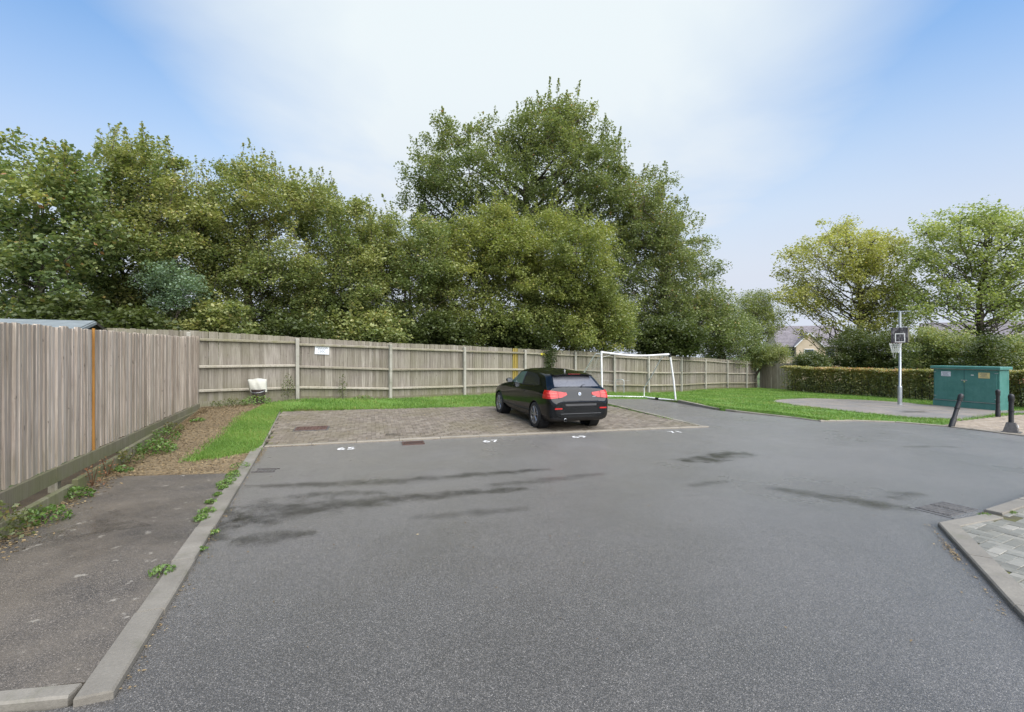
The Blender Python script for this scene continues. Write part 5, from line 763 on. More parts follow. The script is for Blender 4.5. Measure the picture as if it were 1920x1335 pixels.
{'name': 'sycamore_tree', 'label': 'large green tree with ivy-clad dark trunk behind the cabinet', 'cat': 'tree', 'base': (40.69, 42), 'mat': 'leaf_green', 'blobs': [(42.45, 41.98, 11.71, 1.57), (36.26, 39.9, 8.0, 1.23), (35.71, 42.42, 7.49, 1.47), (36.47, 42.66, 6.12, 1.7), (42.88, 41.02, 9.04, 1.6), (43.28, 42.98, 7.15, 1.64), (41.66, 40.04, 12.42, 1.59), (45.86, 45.29, 7.52, 1.78), (38.49, 39.64, 10.94, 1.44), (40.07, 41.08, 7.16, 1.39), (46.54, 43.15, 5.76, 1.18), (43.85, 39.93, 6.95, 1.06), (47.93, 44.54, 6.18, 1.75), (45.62, 41.2, 10.58, 1.48), (38.92, 44.52, 11.28, 1.72), (43.35, 40.35, 12.6, 1.27), (40.71, 40.94, 8.97, 1.25), (39.92, 39.78, 12.77, 1.4), (35.75, 41.69, 12.33, 1.12), (41.8, 42.39, 9.85, 1.68), (46.48, 40.42, 6.92, 1.44), (37.81, 40.54, 12.09, 1.66), (47.79, 42.3, 5.41, 1.23), (43.81, 39.28, 11.77, 1.03), (37.75, 42.32, 9.42, 1.12), (37.62, 43.49, 6.52, 1.12), (34.25, 40.36, 9.97, 1.58), (39.08, 42.62, 10.57, 1.53), (38.5, 44.04, 13.74, 1.6), (38.96, 39.56, 13.3, 1.19), (48.14, 42.02, 7.43, 1.15), (47.37, 44.66, 9.75, 1.51), (44.41, 42.04, 6.64, 1.45), (35.06, 42.58, 8.38, 1.22), (39.0, 41.13, 9.28, 1.08), (44.81, 44.53, 14.01, 1.34), (45.13, 44.35, 6.37, 1.33), (40.82, 43.89, 6.45, 1.31), (47.52, 42.08, 9.15, 1.61), (43.04, 43.19, 14.18, 1.72), (41.72, 40.06, 9.22, 1.13), (36.05, 38.62, 11.98, 1.25), (37.69, 44.3, 8.12, 1.45), (44.08, 39.93, 5.64, 1.06), (39.09, 39.8, 6.81, 1.6), (47.48, 43.31, 10.11, 1.21), (48.52, 43.92, 12.96, 1.35), (46.39, 44.76, 14.11, 1.55), (41.73, 44.13, 11.55, 1.52), (41.57, 40.51, 7.82, 1.05), (46.96, 44.21, 7.35, 1.15), (38.5, 44.59, 6.51, 1.14), (36.27, 42.73, 10.61, 1.46), (37.99, 40.26, 13.39, 1.13), (47.07, 43.72, 12.17, 1.31), (40.7, 39.33, 8.56, 1.52), (49.88, 43.04, 11.42, 1.16), (44.09, 40.16, 10.01, 1.2), (39.69, 43.72, 12.92, 1.55), (39.52, 42.24, 6.4, 1.29), (43.28, 43.11, 9.14, 1.1), (37.21, 40.09, 6.61, 1.5), (39.1, 42.55, 8.79, 1.74), (44.09, 41.35, 8.37, 1.2), (43.04, 41.71, 12.95, 1.28), (44.37, 39.53, 7.78, 0.99), (43.05, 40.05, 11.59, 1.32), (40.13, 41.18, 13.95, 1.61), (40.33, 43.84, 9.17, 1.5), (35.53, 40.09, 11.91, 1.28), (40.12, 41.2, 10.72, 1.36), (45.14, 40.11, 10.98, 1.1), (40.18, 38.92, 5.81, 1.02), (39.97, 44.73, 7.03, 1.73), (45.58, 44.98, 11.02, 1.62), (34.4, 39.91, 12.0, 1.28), (33.78, 40.27, 5.8, 1.29), (43.81, 39.89, 13.3, 1.0), (35.68, 40.65, 9.75, 1.43), (49.94, 43.66, 10.52, 1.37), (46.59, 41.97, 7.89, 1.1), (46.67, 42.01, 12.21, 1.72), (41.59, 40.24, 6.82, 1.02), (43.09, 40.56, 10.35, 1.4), (37.68, 43.94, 10.75, 1.31), (43.03, 40.76, 6.43, 1.38), (41.8, 41.8, 13.24, 1.57), (47.0, 40.53, 10.43, 1.12), (48.72, 43.03, 4.98, 1.2), (45.55, 40.21, 9.41, 1.52), (33.71, 41, 4.59, 1.0), (35.53, 41, 3.68, 0.91), (41.33, 40, 4.74, 0.98), (42.89, 40, 4.3, 0.98), (36.22, 40, 3.5, 1.16), (35.31, 41, 4.59, 1.18), (41.78, 40, 2.97, 1.16), (36.4, 39, 4.67, 1.13), (44.49, 44, 5.52, 1.27), (34.17, 41, 6.64, 1.18)], 'leaf': 0.21, 'dens': 42, 'clump': 0.75, 'group': None, 'kw': {'trunk_r': 0.4, 'twig': 0.5, 'limb_r': 0.28, 'shell': 0.25, 'ivy': 2600, 'flat': 0.72}},
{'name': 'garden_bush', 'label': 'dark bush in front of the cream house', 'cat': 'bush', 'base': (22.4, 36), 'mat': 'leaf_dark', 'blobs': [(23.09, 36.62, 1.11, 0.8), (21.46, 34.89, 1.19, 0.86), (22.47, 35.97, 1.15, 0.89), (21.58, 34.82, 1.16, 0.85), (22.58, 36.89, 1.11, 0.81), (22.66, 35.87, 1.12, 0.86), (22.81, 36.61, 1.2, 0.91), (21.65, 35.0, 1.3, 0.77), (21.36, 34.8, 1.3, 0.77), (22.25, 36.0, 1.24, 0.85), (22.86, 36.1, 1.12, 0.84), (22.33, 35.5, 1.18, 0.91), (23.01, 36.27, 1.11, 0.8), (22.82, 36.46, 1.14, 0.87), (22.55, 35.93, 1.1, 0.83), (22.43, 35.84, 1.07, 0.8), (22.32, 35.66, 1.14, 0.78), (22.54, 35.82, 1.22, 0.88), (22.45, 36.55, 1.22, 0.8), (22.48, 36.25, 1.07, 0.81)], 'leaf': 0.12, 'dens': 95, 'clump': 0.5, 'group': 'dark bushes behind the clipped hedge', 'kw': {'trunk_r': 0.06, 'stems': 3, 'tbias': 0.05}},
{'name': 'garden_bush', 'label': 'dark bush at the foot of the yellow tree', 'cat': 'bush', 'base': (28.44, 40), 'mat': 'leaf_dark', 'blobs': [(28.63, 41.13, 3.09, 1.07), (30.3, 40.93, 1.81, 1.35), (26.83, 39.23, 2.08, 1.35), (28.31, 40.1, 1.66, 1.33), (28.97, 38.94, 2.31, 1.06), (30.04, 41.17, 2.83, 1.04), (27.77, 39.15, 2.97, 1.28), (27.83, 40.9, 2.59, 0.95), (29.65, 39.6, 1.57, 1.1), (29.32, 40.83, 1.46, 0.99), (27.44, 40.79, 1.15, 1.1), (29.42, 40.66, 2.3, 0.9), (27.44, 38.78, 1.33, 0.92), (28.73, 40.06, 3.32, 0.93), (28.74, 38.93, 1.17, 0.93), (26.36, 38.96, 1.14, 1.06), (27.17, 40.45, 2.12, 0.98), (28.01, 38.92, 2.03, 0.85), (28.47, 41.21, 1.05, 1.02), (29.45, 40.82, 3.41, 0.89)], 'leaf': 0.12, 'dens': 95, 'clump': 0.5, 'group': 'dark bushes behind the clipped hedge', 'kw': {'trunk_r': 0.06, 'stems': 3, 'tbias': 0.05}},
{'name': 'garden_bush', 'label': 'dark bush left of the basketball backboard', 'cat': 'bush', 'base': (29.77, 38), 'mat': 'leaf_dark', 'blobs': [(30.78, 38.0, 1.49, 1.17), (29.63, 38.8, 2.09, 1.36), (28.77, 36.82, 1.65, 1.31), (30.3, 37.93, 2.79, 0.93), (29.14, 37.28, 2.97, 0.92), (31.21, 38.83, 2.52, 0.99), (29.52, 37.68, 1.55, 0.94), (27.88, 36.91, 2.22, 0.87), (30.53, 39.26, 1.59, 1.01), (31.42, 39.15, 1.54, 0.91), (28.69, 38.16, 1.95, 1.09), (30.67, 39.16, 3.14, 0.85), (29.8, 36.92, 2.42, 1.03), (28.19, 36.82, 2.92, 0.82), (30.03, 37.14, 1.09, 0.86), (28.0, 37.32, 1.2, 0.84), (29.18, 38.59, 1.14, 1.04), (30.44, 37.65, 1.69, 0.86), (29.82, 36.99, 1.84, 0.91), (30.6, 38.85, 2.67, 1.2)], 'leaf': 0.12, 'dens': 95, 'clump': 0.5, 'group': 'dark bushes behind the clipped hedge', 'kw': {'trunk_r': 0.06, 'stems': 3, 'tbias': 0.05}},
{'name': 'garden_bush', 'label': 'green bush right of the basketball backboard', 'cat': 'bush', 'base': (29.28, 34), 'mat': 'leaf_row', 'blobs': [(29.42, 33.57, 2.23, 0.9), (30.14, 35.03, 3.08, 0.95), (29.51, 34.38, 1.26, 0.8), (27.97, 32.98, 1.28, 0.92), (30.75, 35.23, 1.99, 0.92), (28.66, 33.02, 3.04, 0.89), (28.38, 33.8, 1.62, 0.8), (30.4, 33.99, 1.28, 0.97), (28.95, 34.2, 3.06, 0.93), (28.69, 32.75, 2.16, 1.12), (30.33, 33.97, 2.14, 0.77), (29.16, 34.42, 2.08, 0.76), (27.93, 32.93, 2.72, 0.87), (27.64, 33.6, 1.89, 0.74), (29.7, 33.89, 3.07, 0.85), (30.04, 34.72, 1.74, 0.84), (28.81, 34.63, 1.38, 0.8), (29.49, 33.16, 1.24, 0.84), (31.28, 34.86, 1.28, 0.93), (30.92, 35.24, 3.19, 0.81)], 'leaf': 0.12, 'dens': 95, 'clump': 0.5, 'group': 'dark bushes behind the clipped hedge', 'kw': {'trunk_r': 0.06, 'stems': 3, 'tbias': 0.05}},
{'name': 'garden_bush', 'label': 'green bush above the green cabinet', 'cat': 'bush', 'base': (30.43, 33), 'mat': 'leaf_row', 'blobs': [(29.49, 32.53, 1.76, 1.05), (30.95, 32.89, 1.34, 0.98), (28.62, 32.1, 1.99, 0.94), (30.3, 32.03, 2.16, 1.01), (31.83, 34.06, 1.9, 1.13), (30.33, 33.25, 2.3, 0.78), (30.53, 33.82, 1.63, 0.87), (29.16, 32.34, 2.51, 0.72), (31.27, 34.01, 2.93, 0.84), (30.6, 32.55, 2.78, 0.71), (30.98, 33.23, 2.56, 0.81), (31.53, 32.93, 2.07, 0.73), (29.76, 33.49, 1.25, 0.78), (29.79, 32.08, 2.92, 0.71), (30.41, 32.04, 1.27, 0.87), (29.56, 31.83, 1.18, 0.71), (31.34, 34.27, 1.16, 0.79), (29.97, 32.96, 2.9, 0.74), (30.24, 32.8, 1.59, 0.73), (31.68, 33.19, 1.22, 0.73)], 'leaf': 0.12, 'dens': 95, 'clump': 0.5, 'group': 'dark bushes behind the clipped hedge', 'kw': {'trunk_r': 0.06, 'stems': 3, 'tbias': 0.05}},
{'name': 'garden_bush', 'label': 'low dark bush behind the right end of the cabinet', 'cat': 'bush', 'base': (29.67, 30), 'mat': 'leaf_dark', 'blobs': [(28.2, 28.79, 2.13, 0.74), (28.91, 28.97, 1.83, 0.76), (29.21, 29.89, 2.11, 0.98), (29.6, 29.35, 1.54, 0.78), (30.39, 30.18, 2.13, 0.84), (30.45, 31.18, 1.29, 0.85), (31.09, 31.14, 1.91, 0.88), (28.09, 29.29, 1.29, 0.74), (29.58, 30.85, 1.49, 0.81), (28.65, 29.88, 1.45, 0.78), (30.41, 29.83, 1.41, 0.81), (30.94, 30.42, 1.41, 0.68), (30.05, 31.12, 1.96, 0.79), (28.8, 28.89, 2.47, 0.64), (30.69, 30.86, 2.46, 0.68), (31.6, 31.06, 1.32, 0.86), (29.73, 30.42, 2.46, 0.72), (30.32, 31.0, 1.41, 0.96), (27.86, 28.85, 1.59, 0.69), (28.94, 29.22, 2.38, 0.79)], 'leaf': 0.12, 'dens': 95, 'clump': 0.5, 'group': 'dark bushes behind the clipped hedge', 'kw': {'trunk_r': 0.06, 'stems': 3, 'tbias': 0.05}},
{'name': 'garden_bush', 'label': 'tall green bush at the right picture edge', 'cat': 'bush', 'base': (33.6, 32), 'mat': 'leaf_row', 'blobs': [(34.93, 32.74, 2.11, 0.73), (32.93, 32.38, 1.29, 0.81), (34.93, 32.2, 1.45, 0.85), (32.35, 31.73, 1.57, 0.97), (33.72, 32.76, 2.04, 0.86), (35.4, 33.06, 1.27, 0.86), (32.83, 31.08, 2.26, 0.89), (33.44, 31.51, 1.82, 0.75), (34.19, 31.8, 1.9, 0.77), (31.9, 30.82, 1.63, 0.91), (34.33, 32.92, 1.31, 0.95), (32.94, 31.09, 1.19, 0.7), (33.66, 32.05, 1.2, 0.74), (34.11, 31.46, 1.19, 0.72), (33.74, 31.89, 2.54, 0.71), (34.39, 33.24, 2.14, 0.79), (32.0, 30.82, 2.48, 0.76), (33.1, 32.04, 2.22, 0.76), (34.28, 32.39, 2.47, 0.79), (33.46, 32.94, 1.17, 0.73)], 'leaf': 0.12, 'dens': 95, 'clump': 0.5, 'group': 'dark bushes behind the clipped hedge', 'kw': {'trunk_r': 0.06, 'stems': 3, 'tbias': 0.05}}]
for t in TREES:
    kw = dict(t['kw'])
    if kw.pop('fence', 0): kw['clamp_y'] = behind_fence
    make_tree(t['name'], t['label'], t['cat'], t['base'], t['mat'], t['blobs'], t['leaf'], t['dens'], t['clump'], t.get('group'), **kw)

# clipped hedge
def hedge():
    path = [(18.95, 33.2), (20.35, 28.6), (21.45, 24.2), (22.2, 19.8), (22.9, 14.5)]; tops = [1.0, .98, 1.02, 1.13, 1.3]
    root = thing('clipped_hedge', (20.35, 28.6, z1(20.35, 28.6)), 'long clipped beech hedge with reddish top beyond the basketball court', 'hedge')
    O = np.array(root.location); Cs = []; Ts = []
    w_ = MB()
    for (a, b), (c, d), z0, z1_ in zip(path[:-1], path[1:], tops[:-1], tops[1:]):
        L = math.hypot(c-a, d-b); n = int(L*5200); t = RNG.random(n); dx, dy = (c-a)/L, (d-b)/L; nx, ny = -dy, dx     # n points to the left (camera side)
        x0, y0 = a+(c-a)*t, b+(d-b)*t; zt_ = z0+(z1_-z0)*t+.03*np.sin(t*L*2.1)+.02*np.sin(t*L*5); zb = zt(x0, y0)-.05
        u = RNG.random(n); on_top = RNG.random(n) < .30
        s_ = np.where(on_top, RNG.uniform(-.55, .55, n), np.where(RNG.random(n) < .7, .5, RNG.uniform(-.55, .5, n))+RNG.normal(0, .07, n))
        lump = .07*np.sin(x0*3.1+y0*2.3)+.05*np.sin(y0*7.7)
        z = np.where(on_top, zt_+RNG.normal(0, .035, n), zb+.02+(zt_-zb)*u**.85)
        Cs.append(np.c_[x0-nx*-1*(s_+lump)*1., y0+ny*(s_+lump), z]); h = (z-zb)/(zt_-zb)
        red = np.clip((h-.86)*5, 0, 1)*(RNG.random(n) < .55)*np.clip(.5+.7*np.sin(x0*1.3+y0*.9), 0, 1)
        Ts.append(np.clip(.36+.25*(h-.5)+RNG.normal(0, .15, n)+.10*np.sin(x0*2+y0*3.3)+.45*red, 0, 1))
        for k in range(int(L*3)):
            tt = (k+.5)/(L*3); px, py = a+(c-a)*tt, b+(d-b)*tt; pz = z1(px, py); q = Vector((px-O[0], py-O[1], pz-O[2]-.05))
            w_.tube([q, q+Vector((random.gauss(0, .1), random.gauss(0, .1), .6)), q+Vector((random.gauss(0, .2), random.gauss(0, .2), 1.3))], [.03, .022, .01], 4, False)
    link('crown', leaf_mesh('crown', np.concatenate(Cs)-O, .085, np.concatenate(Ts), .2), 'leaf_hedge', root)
    link('trunk', w_.mesh('trunk'), 'bark', root)
hedge()
# ivy hanging over the back fence behind the car
def ivy():
    root = thing('ivy', (1.87, 23.5, 1.0), 'dark ivy hanging down the back fence behind the car roof', 'ivy'); O = np.array(root.location); n = 900
    h = RNG.random(n)**.8; X = RNG.normal(0, .10+.16*h, n); C = np.c_[1.95+X*.82-.15*(1-h), 23.70+X*.56-.10-RNG.random(n)*.06, .95+1.25*h]
    link('leaves', leaf_mesh('leaves', C-O, .085, np.clip(RNG.normal(.25, .15, n), 0, 1), .0), 'leaf_dark', root)
    MB().tube([Vector((0.05, .1, -.0)), Vector((.1, .12, .6)), Vector((.12, .16, 1.2))], [.015, .02, .02], 5).build('stem', 'bark', root)
ivy()

# ------------------------------------------------------------------ grass and litter
def scatter(poly, n):
    xs = [p[0] for p in poly]; ys = [p[1] for p in poly]; out = []
    while sum(len(o) for o in out) < n:
        x = RNG.uniform(min(xs), max(xs), n*2); y = RNG.uniform(min(ys), max(ys), n*2); k = inside(poly, x, y); out.append(np.c_[x[k], y[k]])
    return np.concatenate(out)[:n]
def blades(name, P, zf, h, w, label):
    n = len(P); a = RNG.random(n)*6.283; hh = h*RNG.uniform(.5, 1.4, n); ww = w*RNG.uniform(.7, 1.3, n); ln = RNG.normal(0, .45, (n, 2))*hh[:, None]
    z = zf(P[:, 0], P[:, 1]); V = np.empty((n, 3, 3))
    V[:, 0] = np.c_[P[:, 0]-np.cos(a)*ww/2, P[:, 1]-np.sin(a)*ww/2, z-.005]; V[:, 1] = np.c_[P[:, 0]+np.cos(a)*ww/2, P[:, 1]+np.sin(a)*ww/2, z-.005]; V[:, 2] = np.c_[P[:, 0]+ln[:, 0], P[:, 1]+ln[:, 1], z+hh]
    ti = np.clip(.45+.16*np.sin(P[:, 0]*1.7+P[:, 1])+.12*np.sin(P[:, 1]*3.1)+RNG.normal(0, .2, n)+.5*(RNG.random(n) < .05), 0, 1)
    keep = (np.sin(P[:, 0]*2.3+1.7*np.sin(P[:, 1]*1.1))+np.sin(P[:, 1]*2.9+P[:, 0]*.7)+RNG.normal(0, .55, n)) < 1.3; V = V[keep]; ti = ti[keep]; n = len(V)
    o = link(name, npmesh(name, V.reshape(-1, 3), np.arange(3*n).reshape(n, 3), ti), 'grass_blade'); tag(o, label, 'grass', kind='stuff')
NEARG = [(-5.60, 8.42), (-5.08, 9.36), (-5.14, 9.86), (-6.85, 14.16), (-7.0, 15.0), (-7.75, 15.2), (-7.45, 13.6)]
lz = lambda x, y: zt(x, y)+.045
EDGE = [(p[0]+RNG.normal(0, .10), p[1]+RNG.normal(0, .10)) for a, b in (((-5.6, 8.42), (-7.45, 13.6)), ((-5.6, 8.42), (-5.08, 9.36))) for p in [(a[0]+(b[0]-a[0])*t, a[1]+(b[1]-a[1])*t) for t in RNG.random(2600)]]
blades('grass', np.concatenate([scatter(NEARG, 26000), np.array(EDGE)]), lz, .042, .012, 'bright green grass strip between the leafy path and the parking bays')
BACKG = [(-6.85, 14.16), (3.5, 17.82), (3.25, 20.9), (6.2, 21.7), (6.6, 25.6), (.6, 22.7), (-2, 20.1), (-4.5, 17.85), (-7.15, 16.1), (-7.75, 15.2), (-7.0, 14.7)]
ledge = [(BLc[0]+(BRc[0]-BLc[0])*t+RNG.normal(0, .07), BLc[1]+(BRc[1]-BLc[1])*t+RNG.normal(0, .07)) for t in RNG.random(5000)]
blades('grass', np.concatenate([scatter(BACKG, 52000), np.array(ledge)]), lambda x, y: np.maximum(zt(x, y)+.04, 0*x-9), .06, .02, 'mown grass between the parking bays and the back fence')
P = scatter(LAWN_R, 90000); P = P[~inside(COURT, P[:, 0], P[:, 1])]
P = P[~inside(PAVF, P[:, 0], P[:, 1])]
for (a_, b_), (c_, e_) in zip(KERBR[:-1], KERBR[1:]):
    t_ = np.clip(((P[:, 0]-a_)*(c_-a_)+(P[:, 1]-b_)*(e_-b_))/((c_-a_)**2+(e_-b_)**2), 0, 1); P = P[np.hypot(P[:, 0]-a_-t_*(c_-a_), P[:, 1]-b_-t_*(e_-b_)) > .17]
kedge = np.array([(a[0]+(b[0]-a[0])*t+RNG.normal(.26, .05), a[1]+(b[1]-a[1])*t+RNG.normal(0.1, .05)) for a, b in zip(KERBR[:-1], KERBR[1:]) for t in RNG.random(1500)])
cedge = np.array([(a[0]+(b[0]-a[0])*t+RNG.normal(0, .09), a[1]+(b[1]-a[1])*t+RNG.normal(0, .09)) for a, b in zip(COURT, COURT[1:]+COURT[:1]) for t in RNG.random(350)])
blades('grass', np.concatenate([P, kedge, cedge]), lawn_r_z, .055, .022, 'mown grass around the basketball court')
def litter(name, P, zf, size, label, mat='dead_leaf', cat='leaf litter'):
    n = len(P); C = np.c_[P, zf(P[:, 0], P[:, 1])+RNG.uniform(.003, .012, n)]
    o = link(name, leaf_mesh(name, C, size, RNG.random(n)**1.2, 3.2, .6), mat); tag(o, label, cat, kind='stuff')
LIT = [(-4.34, 7.66), (-5.0, 9.2), (-5.6, 8.45), (-7.45, 13.6), (-7.75, 15.2), (-9.7, 14.2), (-6.4, 7.0), (-5.9, 7.3)]
sp = [(L0.x+LD.x*s_+LN.x*(.10+abs(RNG.normal(0, .16))), L0.y+LD.y*s_+LN.y*(.10+abs(RNG.normal(0, .16)))) for s_ in RNG.uniform(-1.5, 9.8, 5200)]
litter('leaf_litter', np.concatenate([scatter(LIT, 7500), np.array(sp)]), lambda x, y: zt(x, y)+.034, .038, 'brown fallen leaves strewn over the path beside the left fence')
kl = [(K0.x+KD.x*s_-KN.x*abs(RNG.normal(0, .05)), K0.y+KD.y*s_-KN.y*abs(RNG.normal(0, .05))) for s_ in np.r_[RNG.uniform(0, 7.4, 160), RNG.uniform(6.2, 7.6, 260)]]
fl = [(FLc[0]+BU.x*u_-BV.x*abs(RNG.normal(0, .05)), FLc[1]+BU.y*u_-BV.y*abs(RNG.normal(0, .05))) for u_ in np.r_[RNG.uniform(0, 10.5, 220), RNG.uniform(0, 1., 120)]]
nl = [(4.72-1.10*t-.05-abs(RNG.normal(0, .03)), 5.32-1.92*t+abs(RNG.normal(0, .03))) for t in np.r_[RNG.random(70), RNG.uniform(.28, .5, 90)]]
rd = scatter([(-4.6, 9.3), (5, 12.3), (12, 12), (9, 6), (3.2, 3.2), (-2.0, 2.7)], 130)
litter('leaf_litter', np.concatenate([np.array(kl), np.array(fl), np.array(nl), rd]), lambda x, y: zt(x, y)+.002, .024, 'scattered dead leaves along the gutter edges of the car park')
litter('leaf_litter', scatter(BAYIN, 900), lambda x, y: bay_z(x, y)+.003, .034, 'pale fallen leaves lying on the block paved parking bays')

# ------------------------------------------------------------------ weeds, each a plant of its own
def weed(loc, r, h, n, mat, label, group=None, leaf=.07, up=.3, tb=.45, name='weed', stalks=3):
    x, y, z = loc; root = thing(name, loc, label, 'weed', group)
    a = RNG.random(n)*6.283; q = RNG.random(n)**.55; hh = h*(1-.55*q**2)*RNG.random(n)**.6
    C = np.c_[np.cos(a)*q*r, np.sin(a)*q*r, hh]; T = np.clip(tb+.25*(hh/h-.5)+RNG.normal(0, .18, n), 0, 1)
    link('leaves', leaf_mesh('leaves', C, leaf, T, up, .5), mat, root)
    w_ = MB()
    for k in range(stalks):
        b_ = random.random()*6.283; w_.tube([(0, 0, -.02), (math.cos(b_)*r*.3, math.sin(b_)*r*.3, h*.5), (math.cos(b_)*r*.55, math.sin(b_)*r*.55, h*.9)], [.006, .005, .003], 4)
    w_.build('stem', 'brown_stem' if mat == 'brown_stem' else 'bark', root)
def onleft(s_, o_): p = L0+LD*s_+LN*o_; return (p.x, p.y, z1(p.x, p.y)+.03)
for (s_, o_, r, h, n, mat, lab) in (
    (.15, .30, .24, .20, 220, 'leaf_weed', 'leafy green weed clump nearest the camera at the foot of the left fence'),
    (-.35, .16, .25, .42, 260, 'leaf_dark', 'dark scrubby weed at the left picture edge under the fence boards'),
    (1.15, .24, .18, .16, 160, 'leaf_weed', 'low green weed beside the broken edging board by the left fence'),
    (1.75, .2, .16, .32, 90, 'brown_stem', 'reddish dead dock stalks against the left fence edging'),
    (2.35, .18, .16, .30, 80, 'brown_stem', 'thin brown dried stalks beyond the dock against the left fence'),
    (2.6, .3, .14, .10, 90, 'leaf_weed', 'small flat green weed between dried stalks and the big nettle clump'),
    (3.15, .22, .22, .30, 200, 'leaf_dark', 'straggly dark weed just before the big nettle clump by the left fence'),
    (4.05, .38, .34, .27, 620, 'leaf_weed', 'largest bushy nettle clump at the foot of the left fence'),
    (5.15, .28, .28, .30, 260, 'leaf_weed', 'broad-leaved green weed behind the nettle clump by the left fence'),
    (6.1, .16, .26, .26, 260, 'leaf_dark', 'pale straggling weed farthest along the left fence board')):
    weed(onleft(s_, o_), r, h, n, mat, lab, leaf=.055 if mat != 'brown_stem' else .035, tb=.45 if mat != 'leaf_dark' else .75)
for x, y, r, h, n, mat, lab in (
    (-7.95, 14.95, .42, .34, 420, 'leaf_weed', 'green weeds at the foot of the bucket by the back fence'),
    (-8.6, 14.55, .5, .26, 320, 'leaf_dark', 'low dark weeds in the corner between the two fences'),
    (-8.0, 12.2, .17, .10, 90, 'leaf_weed', 'small weed growing in the middle of the leafy path'),
    (-7.35, 15.75, .22, .95, 300, 'leaf_dark', 'tall thin nettle against the back fence right of the bucket'),
    (-5.9, 16.72, .17, .95, 190, 'leaf_dark', 'thin climbing weed on the back fence below the white sign'),
    (-5.3, 17.1, .35, .18, 180, 'leaf_weed', 'low weed along the back fence foot in the second bay')):
    weed((x, y, z1(x, y)+.03), r, h, n, mat, lab, leaf=.06, tb=.6)
ORD = ['nearest the camera', 'second from the camera', 'third from the camera', 'fourth from the camera', 'fifth from the camera', 'sixth from the camera', 'seventh from the camera', 'fifth from the far end', 'fourth from the far end', 'third from the far end', 'second from the far end', 'farthest along and bushiest']
for w_i, s_ in enumerate((1.62, 3.05, 3.3, 3.75, 4.1, 4.45, 4.62, 4.82, 5.1, 5.35, 5.75)):
    p = K0+KD*s_+KN*(.19+random.gauss(0, .02)); n = random.randint(35, 120); r = random.uniform(.05, .12) if s_ != 5.75 else .15
    weed((p.x, p.y, z1(p.x, p.y)+.04), r, r*.7, int(n*1.6), 'leaf_weed', 'small green weed in the joint behind the left kerb, '+(ORD[w_i] if w_i < 7 else ORD[w_i+1]), 'weeds in the left kerb joint', leaf=.035, tb=.55, stalks=2)
for x, y, r, lab in ((-3.13, 5.05, .06, 'tiny weed on the road side of the left kerb by the puddle'), (-2.98, 4.62, .05, 'tiny weed on the road side of the left kerb, nearer the camera'), (5.52, 5.60, .07, 'tiny weed at the kerb end beside the manhole cover'), (5.95, 5.72, .06, 'tiny weed at the gap in the right paving kerb')):
    weed((x, y, z1(x, y)+.02), r, r*.6, 70, 'leaf_weed', lab, 'tiny weeds at kerb edges', leaf=.03, tb=.6, stalks=1)
mossp = [(BAYIN[1][0]+(3.6-BAYIN[1][0])*t+RNG.normal(-.05, .05), BAYIN[1][1]+(17.6-BAYIN[1][1])*t+RNG.normal(0, .05)) for t in np.r_[RNG.uniform(.25, 1, 260), RNG.uniform(.8, 1, 700)]]
blades('grass', np.array(mossp), lambda x, y: bay_z(x, y)+.01, .035, .02, 'grass and moss along the kerb right of the parked car')

